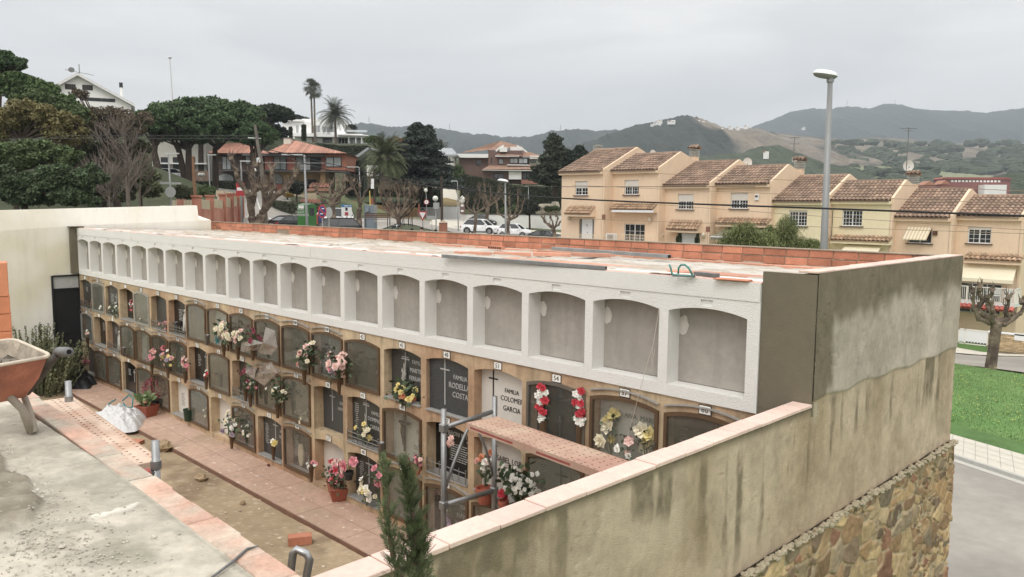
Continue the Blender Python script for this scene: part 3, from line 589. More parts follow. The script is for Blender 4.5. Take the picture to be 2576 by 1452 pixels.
# ---------------------------------------------------------------- roof slab in the foreground
YS=lambda x: 1.695-.021*(x+2.95)   # outer edge of the coping
fore=thing('foreground_roof','concrete roof slab of the opposite niche block with worn brick edge','roof slab',(-5,1.6,ZG))
def fb(o): o.location=(5,-1.6,-ZG); return o
def slabc(u,v):
    x=-10.4+u; y=-2.2+v; n=fbm(x*1.2,y*1.2,4); nf=fbm(x*7,y*7,9); n3=fbm(x*26,y*26,13,3); 
    c=lerp(np.array(S(196,188,170)),np.array(S(178,171,154)),sst(.35,.65,n)); c=lerp(c,np.array(S(170,162,144)),.7*sst(.5,.7,fbm(x*2.6,y*2.6,17)))
    # heap of dark mixed mortar on the left
    dd=np.sqrt(((x+5.35)/1.3)**2+((y-.78)/.50)**2)+.42*(fbm(x*3,y*3,21)-.5); mm=1-sst(.72,.80,dd)
    dirt=lerp(np.array(S(112,104,86)),np.array(S(146,136,114)),nf); c=lerp(c,dirt,mm*.95)
    d2=np.sqrt(((x+3.72)/.22)**2+((y-1.24)/.12)**2)+.7*(fbm(x*5,y*5,23)-.5); c=lerp(c,np.array(S(150,146,126)),.7*(1-sst(.45,1.0,d2)))
    c=lerp(c,np.array(S(150,150,134)),.5*sst(.62,.7,n3)*sst(.45,.6,fbm(x*1.5,y*1.5,31)))
    # white scratch and grout near the edge
    ys=1.695-.021*(x+2.95); e=ys-.16-y
    c=lerp(c,np.array(S(150,146,130)),.6*(1-sst(.0,.02,np.abs(e-.012)+.02*(nf-.5))))
    w=np.abs(x+4.30+.22*(y-1.36)+.12*(nf-.5)+.05*(n3-.5)); c=lerp(c,np.array(S(228,224,210)),.65*(1-sst(.004,.035,w))*(np.abs(y-1.36)<.14))
    c=lerp(c,np.array(S(178,172,154)),.55*sst(.50,.62,fbm(x*1.1,y*1.1,41))*sst(-4.6,-4.1,x)*(1-sst(1.1,1.3,y)))
    c=lerp(c,np.array(S(150,144,126)),.5*sst(.52,.66,fbm(x*4.5,y*6,61,5))); c=lerp(c,np.array(S(140,132,114)),.6*(vn(x*70,y*70,51)>.93)*(fbm(x*3,y*3,52)>.45)); c=c*(.82+.36*nf)[:,None]*(.84+.32*n3)[:,None]
    return c,.012*(n-.5)+.007*(nf-.5)+mm*(.02+.03*nf+.012*n3)+.004*n3
sl=sheet('concrete_top',(-10.4,-2.2,-1.606),(9.4,0,0),(0,3.78,0),900,420,slabc,m_paint,par=fore); fb(sl)
# keep the concrete out from under the open passage: trim beyond the edge
me=sl.data; co=np.empty(len(me.vertices)*3,np.float32); me.vertices.foreach_get('co',co); co=co.reshape(-1,3); lim=1.695-.021*(co[:,0]+2.95)-.15; co[:,1]=np.minimum(co[:,1],lim); co[:,0]=np.minimum(co[:,0],-2.0); me.vertices.foreach_set('co',co.ravel()); me.update()
cp=MB(); rd=random.Random(8); x=-10.4
while x<-2.45:
    w=.285; a=x; b=x+w; M=Matrix.Translation((a,YS(a)-.155,-1.612))@Matrix.Rotation(-.021,4,'Z'); brk=rd.random()
    j=rd.uniform(-.012,.006); cp.bevbox(.003,w-.003,0,.155+j,-.09,.012+rd.uniform(-.003,.003),.005,M); x+=w
m_ctile=mat('worn_brick_edge',S(206,162,138),.9,.24,4,.4,60,isl=.14,hue=S(190,180,160))
fb(cp.build('brick_edging',m_ctile,fore))
mb=MB(); mb.prism([(-10.4,-2.2),(-2.4,-2.2),(-2.4,YS(-2.4)-.02),(-10.4,YS(-10.4)-.02)],ZG-.1,-1.70,'z'); fb(mb.build('block_wall',m_stucco,fore))
mb=MB()
for i in range(800):
    x=rd.uniform(-7.5,-2.7); y=rd.uniform(-.2,1.5); dens=fbm(np.array([x*1.5]),np.array([y*1.5]),31)[0]
    if dens<.5 and rd.random()<.7: continue
    s=rd.uniform(.002,.0065); mb.ell((x,y,-1.602+s*.4),(s*1.3,s,s*.7),5,4,.3,i)
for i in range(650):
    x=rd.gauss(-4.0,.33); y=min(1.5,rd.gauss(1.02,.16)); s=rd.uniform(.0015,.006)*(2.4 if i%60==0 else 1); mb.ell((x,y,-1.600+s*.3),(s*1.4,s,s*.6),5,4,.35,i)
for i in range(500):
    x=rd.uniform(-6.5,-4.5); y=rd.uniform(.5,1.25); s=rd.uniform(.003,.010); mb.ell((x,y,-1.575+s*.3),(s*1.4,s,s*.6),5,4,.35,i)
fb(mb.build('mortar_crumbs',mat('crumbs',S(178,172,156),.9,.2,10,isl=.2),fore))
mb=MB(); pts=[onz('k',*p,-1.590) for p in ((1340,1268),(1470,1170),(1560,1090),(1635,1070))]; mb.tube(pts,[.006,.008,.007,.003],6)
tag(mb.build('cable_offcut',m_steeld),'short grey offcut of cable lying over the brick edge of the slab','cable')
# ================================================================== THINGS IN THE CEMETERY
# ---- flowers
m_leaf=mat('bouquet_leaf',S(70,88,56),.7,.25,20,isl=.4); m_stem=mat('stem',S(92,104,70),.8,.1)
FC=dict(cream=S(232,222,190),pink=S(226,140,152),pale=S(236,196,184),red=S(206,44,62),white=S(238,236,226),yellow=S(232,212,120),dried=S(112,66,58),blush=S(228,170,158),orange=S(208,128,84),magenta=S(150,60,84),lilac=S(176,156,176))
def fm(c): return mat('petal_'+c,FC[c],.75,.08,30,isl=.16)
def bloom(mb,c,r,n,rd):
    c=Vector(c); n=Vector(n).normalized(); a=n.orthogonal().normalized(); b=n.cross(a)
    for ring,(R,lift,k) in enumerate(((1,.15,6),(.68,.5,5),(.36,.75,4))):
        o=rd.uniform(0,6)
        for i in range(k):
            t=o+i*2*math.pi/k; d=a*math.cos(t)+b*math.sin(t); s=a*-math.sin(t)+b*math.cos(t); R2=r*R*rd.uniform(.85,1.15)
            mb.face(c,c+d*R2*.6-s*R2*.42+n*r*lift*.5,c+d*R2+n*r*lift,c+d*R2*.6+s*R2*.42+n*r*lift*.5)
def leafq(mb,c,l,rd,up=0):
    d=Vector((rd.gauss(0,1),rd.gauss(0,1),rd.gauss(up,1))).normalized(); s=d.orthogonal().normalized()*l*.3; c=Vector(c)
    mb.face(c,c+d*l*.5+s,c+d*l,c+d*l*.5-s)
_bid=[0]
def bouquet(name,label,cat,p,rad,cols,n=10,fr=.035,leaves=60,vase='cone',up=.6,drop=.2,squash=(1,.8,.85),face=(.2,-1,.45),group=None,vh=.2,vmat=None,lm=None,pot=None):
    _bid[0]+=1; rd=random.Random(_bid[0]*13); p=Vector(p); base=p-Vector((0,0,drop))
    t=thing(name,label,cat,base,0,group); c0=Vector((0,0,drop))
    by={}
    st=MB(); lf=MB()
    for i in range(n):
        v=Vector((rd.gauss(0,.5)*squash[0],rd.gauss(0,.35)*squash[1],rd.gauss(0,.45)*squash[2]))
        if v.length>1: v.normalize()
        q_=c0+v*rad; col=cols[i%len(cols)] if rd.random()<.8 else rd.choice(cols)
        bloom(by.setdefault(col,MB()),q_,fr*rd.uniform(.65,1.05),Vector(face)+v*.8,rd)
        st.tube([(0,0,.02),tuple(q_*.5+Vector((0,0,.02))),tuple(q_)],.0025,3,False)
    for i in range(leaves):
        v=Vector((rd.gauss(0,.5)*squash[0],rd.gauss(0,.4)*squash[1],rd.gauss(-.15,.5)*squash[2])); leafq(lf,c0+v*rad*.95+Vector((0,.02,0)),rd.uniform(.03,.07)*rad/.14,rd,.3)
    for k,m in by.items(): m.build('blooms',fm(k),t)
    if leaves: lf.build('leaves',lm or m_leaf,t)
    st.build('stems',m_stem,t)
    if vase=='cone': mb=MB(); mb.lathe([(.018,-vh*.55),(.02,-vh*.5),(.036,vh*.42),(.045,vh*.45),(.034,vh*.4)],(0,0,0),10); mb.build('vase',vmat or m_bronze,t,smooth=True)
    elif vase=='pot': 
        r=pot or .09; mb=MB(); mb.lathe([(r*.66,-r*1.5),(r*.72,-r*1.48),(r*.95,-.02),(r*1.08,-.02),(r*1.1,.02),(r*.95,.02),(r*.92,-.02),(0.01,-.02)],(0,0,0),16); mb.build('pot',vmat or mat('terracotta_pot',S(178,92,66),.8,.15,8),t,smooth=False)
    return t
def B(k,x,y,*a,dy=.13,**kw): return bouquet(*a[:3],ony(k,x,y,YF-dy),*a[3:],**kw)
bouquet_='bouquet'
# names/labels per picture position
B('g',125,705,'flower_bunch','orange and red dried flowers behind the rail of the farthest top old niche','flowers',.13,['orange','dried'],n=9,dy=-.03,vase=None,leaves=30)
B('g',225,745,'flower_bunch','faint white flowers inside the second niche, behind its pale glass door','flowers',.09,['white'],n=8,dy=-.03,vase=None,leaves=8)
B('g',335,760,'flower_bunch','cream roses spilling over the rail of the third top old niche','flowers',.15,['cream','white'],n=13,fr=.045,dy=.02,vase=None)
B('g',472,715,'flower_bunch','red and white flowers hanging inside a black open niche','flowers',.11,['red','white','pink'],n=13,dy=.0,vase=None,leaves=14,squash=(.7,.5,1.3))
B('g',590,850,'flower_bunch','white flowers at the foot of the pale glass door in the fifth column','flowers',.12,['white','pale'],n=10,dy=-.03,vase=None,leaves=8,squash=(1.3,.5,.5))
B('g',755,890,'flower_bunch','pink flowers lying behind the rail of the sixth top old niche','flowers',.15,['pink','blush'],n=15,dy=-.03,vase=None,leaves=14,squash=(1.3,.6,.6))
B('g',1245,940,'rose_bouquet','big bunch of cream roses hung on a glass door, teal ribbon beneath','flowers',.21,['cream','cream','pale'],n=24,fr=.055,leaves=50,drop=.28)
B('g',1365,985,'rose_bouquet','smaller cream rose bunch beside the big one, same top row','flowers',.12,['cream','pale'],n=10,fr=.05,leaves=30,drop=.24)
B('g',1490,985,'dried_bouquet','dark red dried bunch half wrapped in cellophane, top old row','flowers',.17,['dried','dried','magenta'],n=22,fr=.035,leaves=50,drop=.24)
B('h',395,820,'rose_bouquet','pink and cream roses on the glass door under plate 36','flowers',.19,['pale','blush','cream'],n=13,fr=.055,leaves=110,drop=.3)
B('h',655,890,'rose_bouquet','round blush rose bunch on the glass door under plate 39','flowers',.20,['pale','blush','pale'],n=17,fr=.06,leaves=60,drop=.28)
B('h',595,945,'flower_bunch','lilac flowers below the blush roses under plate 39','flowers',.09,['lilac','lilac','pink'],n=8,fr=.035,leaves=20,vase=None,dy=.06)
B('h',1130,1095,'planter_bouquet','yellow and orange flowers in a dark trough on the sill under plate 45','flowers',.20,['yellow','yellow','orange'],n=15,fr=.045,leaves=110,vase=None,dy=.02,squash=(1.2,.6,.8))
B('i',1185,480,'rose_string','string of red and white roses left of plate 54, against black stone','flowers',.0,['red','white'],n=0,vase=None,leaves=0) if 0 else None
for j,(x0,x1,nm) in enumerate(((1180,1190,'left'),(1440,1440,'right'))):
    rd=random.Random(j+60); T=None; p=ony('i',x0,650 if j==0 else 680,YF-.03)
    t=thing('rose_string',['column of red and white roses at the left of the black stone under plate 54','column of red and white roses at the right edge of the niche under plate 54'][j],'flowers',p,0,'red and white rose columns'); by={}
    for i in range(9):
        zz=.02+i*.038; col=['white','white','red','red','white','red','white','white','red'][i]
        for s_ in range(2): bloom(by.setdefault(col,MB()),(rd.uniform(-.045,.045),rd.uniform(-.02,.01),zz+rd.uniform(-.01,.01)),.04,(.3,-1,.3),rd)
    lf=MB(); 
    for i in range(26): leafq(lf,(rd.uniform(-.06,.06),.02,rd.uniform(0,.36)),.06,rd)
    for k_,m in by.items(): m.build('blooms',fm(k_),t)
    lf.build('leaves',m_leaf,t); mb=MB(); mb.lathe([(.025,-.22),(.03,-.2),(.04,.0)],(0,.02,0),8); mb.build('vase',m_bronze,t)
B('j',850,640,'long_stemmed_roses','yellow roses with dark leaves, on the left under plate 57','flowers',.17,['yellow','cream'],n=6,fr=.075,leaves=20,drop=.3,vase=None,dy=-.05)
B('j',1110,720,'long_stemmed_roses','cream roses at lower right of the niche under plate 57','flowers',.16,['cream','yellow'],n=7,fr=.075,leaves=24,drop=.22,vase=None,dy=-.04)
B('j',955,800,'long_stemmed_roses','pink roses peeping above the scaffold board under plate 57','flowers',.1,['pink','pale','white'],n=6,fr=.05,leaves=14,drop=.2,vase=None,dy=.02)
# second row
B('g',100,945,'flower_bunch','white lilies in a cone on the farthest second-row niche','flowers',.09,['white','pale'],n=6,leaves=10)
B('g',470,1060,'flower_bunch','pale flowers behind dusty glass in the fourth second-row niche','flowers',.12,['cream','white'],n=9,leaves=20,dy=-.05,drop=.2)
B('g',640,1140,'flower_bunch','pink lily bunch standing out from the fifth second-row niche','flowers',.14,['pink','blush'],n=14,fr=.05,leaves=8,drop=.25)
B('g',745,1075,'flower_bunch','small deep pink bunch, upper one in the sixth second-row niche','flowers',.1,['pink','red'],n=8,leaves=14,dy=0,drop=.2,vase=None)
B('g',775,1165,'flower_bunch','mixed pink and yellow bunch at the sixth second-row niche','flowers',.17,['pink','yellow','blush','white','lilac'],n=22,fr=.045,leaves=26,drop=.25)
B('g',920,1205,'flower_bunch','small pink roses with trailing leaves at the seventh second-row niche','flowers',.12,['pale','pink'],n=9,fr=.05,leaves=40,drop=.24)
B('g',1100,1310,'flower_bunch','white flowers with red tail in a grey cone at the black stone','flowers',.08,['white','red','white'],n=6,leaves=14,drop=.12)
B('g',1430,1300,'dried_bouquet','brown withered bunch leaning over the rail of the tenth second-row niche','flowers',.2,['dried','magenta','dried'],n=20,leaves=50,drop=.3)
B('g',1470,1405,'flower_bunch','mixed cream bunch below the wrapped one at the tenth second-row niche','flowers',.13,['cream','pink','white'],n=9,leaves=50,drop=.2)
B('h',195,1090,'flower_bunch','cream and green bunch in a cone at the eleventh second-row niche','flowers',.19,['cream','cream','white'],n=15,fr=.035,leaves=110,drop=.28)
B('h',380,1275,'flower_bunch','cream flowers behind the grimy glass under plate 35','flowers',.13,['cream','cream'],n=12,leaves=40,dy=-.04,vase=None)
B('h',850,1390,'flower_bunch','yellow flowers behind the rail under plate 41','flowers',.13,['yellow','yellow','cream'],n=7,fr=.05,leaves=40,dy=0,vase=None)
B('i',285,935,'hanging_pot','small hanging red pot of pink flowers beside the crucifix niche','flowers',.09,['pink','magenta','pale'],n=12,fr=.03,leaves=40,vase='pot',pot=.05,drop=.09)
B('i',525,790,'flower_bunch','two pale pink roses in front of the black stone with the rail','flowers',.06,['pale','blush'],n=5,fr=.045,leaves=8,dy=.05,vase=None)
B('i',775,960,'orchid_pot','orange and white orchids in a terracotta pot beside white stone','potted flowers',.19,['white','blush','orange'],n=12,fr=.05,leaves=30,drop=.27,vase='pot',pot=.095,squash=(.6,.5,1.2),dy=.10)
B('i',1010,1085,'daisy_pot','dense white daisies in a dark pot in front of the white stone','potted flowers',.21,['white'],n=85,fr=.028,leaves=150,drop=.26,vase='pot',pot=.1,vmat=mat('dark_pot',(.03,.03,.03),.6),squash=(1,.8,.62),dy=.30)
B('i',905,1160,'red_flower_pot','few red flowers by the daisies, in front of the white stone','potted flowers',.07,['red'],n=4,fr=.05,leaves=16,drop=.1,vase='pot',pot=.05,dy=.25)
# third row
B('k',1460,300,'flower_bunch','white and lilac bunch in a cone between two bottom niches','flowers',.19,['white','lilac','cream'],n=16,fr=.05,leaves=70,drop=.28)
B('k',1560,340,'flower_bunch','white flowers inside the glass of the tenth bottom-row niche','flowers',.16,['white','cream'],n=10,leaves=70,dy=-.03,drop=.22,vase=None)
B('k',1725,415,'flower_bunch','one yellow and one white flower before the dark stone, bottom row','flowers',.07,['yellow','white'],n=3,fr=.06,leaves=8,drop=.15,dy=.02)
B('k',1965,560,'flower_bunch','white and pink flowers in a tube between two bottom niches','flowers',.09,['white','pink','white'],n=7,leaves=14,drop=.12)
B('k',2090,620,'planter','long terracotta planter of pink and red flowers standing on the walkway','planter',.0,['pink'],n=0,leaves=0) if 0 else None
B('k',2200,545,'hanging_pot','black hanging pot with one large pink dahlia','flowers',.08,['pink'],n=3,fr=.09,leaves=22,vase='pot',pot=.06,drop=.13,vmat=mat('dark_pot',(.03,.03,.03),.6),dy=.1)
B('k',2315,720,'flower_bunch','cream bunch with purple ribbon leaning at the dark stone, bottom row','flowers',.16,['cream','white','cream','yellow'],n=15,fr=.05,leaves=20,drop=.22,vase=None,dy=.06)
B('k',2385,640,'flower_bunch','tall pink flowers with broad leaves above the cream bunch','flowers',.14,['pink','pale'],n=5,fr=.06,leaves=70,drop=.34,vase=None,dy=.1)
B('i',505,1330,'flower_bunch','white and blue bunch inside the bottom niche behind the scaffold','flowers',.13,['white','lilac'],n=10,leaves=20,drop=.2,vase=None,dy=-.03)
B('k',1305,240,'flower_bunch','dull cream bunch behind dusty glass in the eighth bottom niche','flowers',.15,['cream'],n=12,leaves=30,drop=.2,vase=None,dy=-.05)
B('g',390,1370,'flower_bunch','small white figures and flowers behind glass, third bottom niche','flowers',.07,['white','cream'],n=6,leaves=8,drop=.05,vase=None,dy=-.04)
B('f',520,975,'flower_bunch','pink bunch with foil at the farthest bottom niche, by the metal door','flowers',.13,['pink','magenta'],n=12,fr=.05,leaves=16,drop=.3)
# long planter on the walkway
p=onz('k',2085,770,ZG); t=thing('planter','long terracotta planter of pink and red flowers standing on the walkway','planter',p+np.array([0,.1,0]),R_(-25))
mb=MB()
mb.raw([(-.2,-.08,0),(.2,-.08,0),(.2,.08,0),(-.2,.08,0),(-.25,-.11,.17),(.25,-.11,.17),(.25,.11,.17),(-.25,.11,.17),(-.235,-.095,.17),(.235,-.095,.17),(.235,.095,.17),(-.235,.095,.17),(-.23,-.09,.14),(.23,-.09,.14),(.23,.09,.14),(-.23,.09,.14)],
 [(3,2,1,0),(0,1,5,4),(1,2,6,5),(2,3,7,6),(3,0,4,7),(4,5,9,8),(5,6,10,9),(6,7,11,10),(7,4,8,11),(8,9,13,12),(9,10,14,13),(10,11,15,14),(11,8,12,15),(12,13,14,15)])
mb.build('trough',mat('planter_clay',S(164,86,62),.8,.15,6),t)
rd=random.Random(77); by={}; lf=MB()
for i in range(46):
    v=(rd.gauss(0,.13),rd.gauss(0,.06),.22+rd.uniform(0,.24)); col=rd.choice(['pink','blush','magenta','pale','pink','red']); bloom(by.setdefault(col,MB()),v,rd.uniform(.028,.05),(v[0]*3+.3,-1,.7),rd)
for i in range(260): leafq(lf,(rd.gauss(0,.14),rd.gauss(0,.07),rd.uniform(.14,.40)),.06,rd,.4)
for k_,m in by.items(): m.build('blooms',fm(k_),t)
lf.build('leaves',m_leaf,t)
# empty metal vases sticking out from the frames
def vase(k,x,y,label,dy=.1,h=.17,name='metal_vase'):
    p=ony(k,x,y,YF-dy); t=MB(); t.lathe([(.02,-h),(.024,-h),(.04,0),(.043,0),(.038,-.006),(.02,-h+.02)],(0,0,0),12)
    o=t.build(name,m_steelg,loc=p,smooth=True); return tag(o,label,'vase','empty metal cone vases')
vase('g',1108,970,'empty metal cone vase right of the eighth top old niche'); vase('g',405,1075,'empty metal cone vase right of the third second-row niche'); vase('g',845,862,'empty metal cone vase inside the black niche with the white figure',dy=-.04)
vase('i',32,805,'large open steel cone vase under plate 41, next to the crucifix niche',h=.2)
# wrapped cellophane over dried bunches
m_cell=glass('cellophane',(.5,.42,.36),.28,.15)
def wrap(k,pts,label,dy=.14):
    P=[Vector(ony(k,x,y,YF-dy-.05*((i*7)%3))) for i,(x,y) in enumerate(pts)]; c=sum(P,Vector())/len(P); c2=c+Vector((0,-.07,0)); mb=MB(); o=c
    for i in range(len(P)): mb.face(P[i]-o,P[(i+1)%len(P)]-o,c2-o); mb.face(P[i]-o,(P[i]+c)/2+Vector((0,.06,0))-o,P[(i+1)%len(P)]-o)
    return tag(mb.build('cellophane_wrap',m_cell,loc=o),label,'wrapping')
wrap('g',[(1600,905),(1680,935),(1700,1080),(1650,1140),(1540,1125),(1580,1010)],'tall crumpled cellophane sleeve on the eleventh top old niche'); wrap('g',[(1400,1040),(1500,1010),(1590,1040),(1540,1100),(1390,1110)],'flat crumpled cellophane under the dark dried bunch, top old row')
wrap('g',[(1560,1230),(1650,1195),(1700,1290),(1590,1400),(1500,1340)],'open cellophane sleeve spread between two second-row niches'); wrap('g',[(1440,1230),(1530,1250),(1500,1340),(1410,1310)],'brown cellophane over the withered bunch, second row')
rb=MB(); p=ony('g',1195,1000,YF-.16); 
for i in range(7): a=i*.9; rb.face((0,0,0),(.05*math.cos(a),.01*i-.03,.05*math.sin(a)-.01),(.07*math.cos(a+.5),-.02,.07*math.sin(a+.5)-.04),(.02*math.cos(a+1),.02,-.06))
tag(rb.build('ribbon',mat('teal_ribbon',S(30,120,130),.5,.1),loc=p),'teal ribbon bow under the big cream rose bunch','ribbon')
# green bucket in an open white niche
p=ony('k',1193,270,YF-.02); mb=MB(); mb.lathe([(.07,0),(.072,.002),(.09,.20),(.094,.205),(.086,.205),(.07,.01),(.001,.01)],(0,0,0),18); t=thing('bucket','dark green plastic bucket standing in an open white niche, bottom row','bucket',(p[0],p[1],SILL[2]+.022)); mb.build('tub',mat('green_plastic',S(30,66,46),.4,.05),t,smooth=True)

mb=MB(); mb.tube([(.09*math.cos(a),.09*math.sin(a),.2) for a in [math.pi*i/10 for i in range(11)]],.003,5); mb.build('handle',m_steelg,t)
# silver vase pot near rail etc: black plastic sheet with more flowers by the door
def lump(name,label,cat,c,rx,ry,h,mt,seed,n=46,fold=.5,nn=6.,kind=None):
    U,V=np.meshgrid(np.linspace(-1,1,n),np.linspace(-1,1,n)); r=np.sqrt(U**2+V**2); th=np.arctan2(V,U); ed=1+.28*(vn(np.cos(th)*2+5,np.sin(th)*2+5,seed)-.5)*2
    s=np.minimum(1,1/np.maximum(r,1e-6))
    U2,V2=U*s*ed,V*s*ed; rr=np.minimum(r,1); hh=h*(1-rr**2)**.8
    f=np.abs(fbm(U2*nn,V2*nn,seed,4)-.5)*2; f2=np.abs(fbm(U2*nn*.5+9,V2*nn*.6,seed+4,3)-.5)*2; Z=hh*(1-.55*fold+fold*(1.2-f*1.6-f2*.6))
    Z=np.maximum(Z,.004)
    P=np.stack([U2.ravel()*rx,V2.ravel()*ry,Z.ravel()],1); i=(np.arange(n-1)[None,:]+np.arange(n-1)[:,None]*n).ravel(); F=np.stack([i,i+1,i+1+n,i+n],1)
    o=npmesh(name,P,F,mt,loc=c); return tag(o,label,cat)
lump('plastic_sheet','crumpled black plastic sheet on the ground in front of the metal door','plastic sheet',onz('f',450,1085,ZG)+np.array([.3,-.08,0]),.95,.42,.26,mat('black_plastic',(.02,.02,.022),.35,.2),5)
bg_=lump('rubble_bag','big crumpled white rubble bag lying on the walkway edge','bag',onz('k',735,285,ZG)+np.array([0,0,-.01]),.74,.46,.25,mat('white_woven_bag',S(206,206,206),.7,.06,10),9,fold=.5,nn=3.0,n=90)
mb=MB()
for s_,pts in ((0,((-.52,-.1,.05),(-.5,-.02,.16),(-.42,.05,.26),(-.3,.1,.33))),(1,((-.25,.2,.3),(-.1,.26,.42),(.1,.26,.4),(.2,.2,.26),(.0,.16,.24),(-.15,.18,.28)))): mb.tube(pts,.014,5)
mb.build('strap',mat('teal_strap',S(60,130,134),.6,.1),bg_)
B('k',100,60,'x','x','x',0,['pink'],n=0) if 0 else None
# potted succulent and pink shrub
p=onz('k',930,250,ZG); t=thing('potted_succulent','green fan-leaved succulent in a square terracotta pot beside the white bag','potted plant',p,R_(20))
mb=MB(); mb.raw([(-.11,-.11,0),(.11,-.11,0),(.11,.11,0),(-.11,.11,0),(-.15,-.15,.2),(.15,-.15,.2),(.15,.15,.2),(-.15,.15,.2),(-.13,-.13,.2),(.13,-.13,.2),(.13,.13,.2),(-.13,.13,.2),(-.13,-.13,.17),(.13,-.13,.17),(.13,.13,.17),(-.13,.13,.17)],[(0,1,5,4),(1,2,6,5),(2,3,7,6),(3,0,4,7),(4,5,9,8),(5,6,10,9),(6,7,11,10),(7,4,8,11),(8,9,13,12),(9,10,14,13),(10,11,15,14),(11,8,12,15),(12,13,14,15)]); mb.build('pot',mat('planter_clay',S(164,86,62),.8,.15,6),t)
mb=MB(); rd=random.Random(4)
for hd in ((-.22,.0,.36),(.0,.05,.40),(-.1,-.08,.32),(.12,0,.34)):
    mb.tube([(hd[0]*.2,hd[1]*.2,.15),tuple(c*.8 for c in hd)],.014,5)
    for i in range(22):
        a=rd.uniform(0,6.28); el=rd.uniform(-.15,1.2); d=Vector((math.cos(a)*math.cos(el),math.sin(a)*math.cos(el),math.sin(el))); s=d.orthogonal().normalized(); c=Vector(hd)*.85; L_=rd.uniform(.10,.16)
        mb.face(c,c+d*L_*.6+s*.028,c+d*L_+Vector((0,0,-.01)),c+d*L_*.6-s*.028)
mb.build('leaves',mat('succulent_green',S(116,138,84),.6,.15,10,isl=.25),t)
p=onz('k',985,215,ZG); t=thing('potted_shrub','round pink-red shrub in a dark pot beside the succulent','potted plant',p)
mb=MB(); mb.lathe([(.07,0),(.1,.2),(.11,.2),(.09,.19),(.001,.17)],(0,0,0),12); mb.build('pot',mat('dark_pot',(.03,.03,.03),.6),t); mb=MB(); rd=random.Random(5)
for i in range(700):
    v=Vector((rd.gauss(0,1),rd.gauss(0,1),rd.gauss(0,1))).normalized()*rd.uniform(.5,1)**.5; leafq(mb,(v[0]*.24,v[1]*.22,.42+v[2]*.2),.035,rd)
mb.build('foliage',mat('heather_pink',S(146,62,74),.8,.2,12,isl=.4),t)
# rosemary bush at the foot of the white wall
def spiky(name,label,cat,p,R,H,n,mt,seed,wd=.012,lean=.35,cur=.1):
    rd=random.Random(seed); t=thing(name,label,cat,p); mb=MB()
    for i in range(n):
        a=rd.uniform(0,6.28); r=R*math.sqrt(rd.random()); b=Vector((math.cos(a)*r*.6,math.sin(a)*r*.6,0)); h=H*rd.uniform(.55,1.05)*(1-.35*(r/R)**2); d=Vector((math.cos(a)*lean*r/R*H,math.sin(a)*lean*r/R*H,h))
        for k in range(int(h/.035)):
            f=k/(h/.035); c=b+d*f; 
            for j in range(3):
                an=rd.uniform(0,6.28); l=Vector((math.cos(an)*.6,math.sin(an)*.6,.8))*.055; s=Vector((-math.sin(an),math.cos(an),0))*wd*.5; mb.face(c,c+l*.5+s,c+l,c+l*.5-s)
    mb.build('foliage',mt,t); return t
spiky('rosemary_bush','upright rosemary bush against the whitewashed wall behind the wheelbarrow','shrub',onx('p',330,1000,-18.0)*1.0+np.array([0,0,-.95]),.75,1.75,260,mat('rosemary',S(112,116,80),.8,.2,8,isl=.45),3,wd=.032)
spiky('spiky_shrub','low bright green shrub between the wheelbarrow handle and the metal door','shrub',onz('p',480,1220,ZG-.02),.55,.8,110,mat('rosemary_b',S(122,124,66),.8,.2,8,isl=.45),8,wd=.025)
# loose bricks and stones
def holebrick(mb,L=.24,Wd=.115,H=.09,nx=3,nz=2):
    mb.bevbox(-L/2,L/2-.004,-Wd/2,Wd/2,0,H,.003)
def brickobj(name,label,p,rz,L=.24,Wd=.115,H=.07,mt=m_brick,cat='brick',holes=(3,2),grp='loose hollow bricks on the ground'):
    t=thing(name,label,cat,p,rz,grp); mb=MB(); mb.bevbox(-L/2,L/2,-Wd/2,Wd/2,0,H,.003); mb.build('brick_body',mt,t); mb=MB(); nx,nz=holes; cw=Wd/nx; ch=H/nz
    for i in range(nx):
        for j in range(nz):
            y=-Wd/2+cw*(i+.5); z=ch*(j+.5)
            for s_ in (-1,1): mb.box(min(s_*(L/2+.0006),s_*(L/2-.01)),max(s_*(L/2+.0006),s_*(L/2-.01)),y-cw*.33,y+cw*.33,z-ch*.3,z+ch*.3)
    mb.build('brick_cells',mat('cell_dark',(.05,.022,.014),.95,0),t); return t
brickobj('loose_brick','hollow red brick lying alone on the earth near the bottom of the passage',onz('k',1895,1055,ZG-.055),R_(62),L=.26,Wd=.13,H=.10)
brickobj('loose_brick','flat red brick on the earth beyond the scaffold post, near the white bag',onz('k',848,425,ZG-.055),R_(35),L=.28,Wd=.14,H=.06)
def rock(label,p,r,seed,mt,grp='loose stones on the earth'):
    mb=MB(); mb.ell((0,0,r[2]*.8),r,8,6,.22,seed); o=mb.build('stone',mt,loc=p); return tag(o,label,'stone',grp)
m_rock=mat('tan_rock',S(160,136,100),.9,.2,8,.3,30)
rock('rounded tan stone beside the scaffold post on the walkway edge',onz('k',1040,470,ZG-.05),(.14,.10,.09),3,m_rock); rock('angular brown stone alone in the middle of the passage earth',onz('k',1270,652,ZG-.055),(.11,.08,.05),4,m_rock)
rock('small brown stone on the walkway near the bottom niches',onz('k',1697,567,ZG),(.03,.025,.02),5,mat('brown_rock',S(110,64,46),.9,.2,8)); rock('small pale stone on the earth below the angular one',onz('k',1533,810,ZG-.055),(.04,.035,.03),6,m_rock)
rd=random.Random(21); mb=MB()
for i in range(260):
    x=rd.uniform(-17,-4); y=rd.uniform(2.2,5.4); s=rd.uniform(.006,.022); mb.ell((x,y,(ZG if y>4.8 else ZG-.055)+s*.3),(s*1.4,s,s*.5),5,4,.3,i)
tag(mb.build('gravel_crumbs',mat('pale_crumbs',S(206,186,160),.9,.2,10,isl=.25)),kind='stuff')
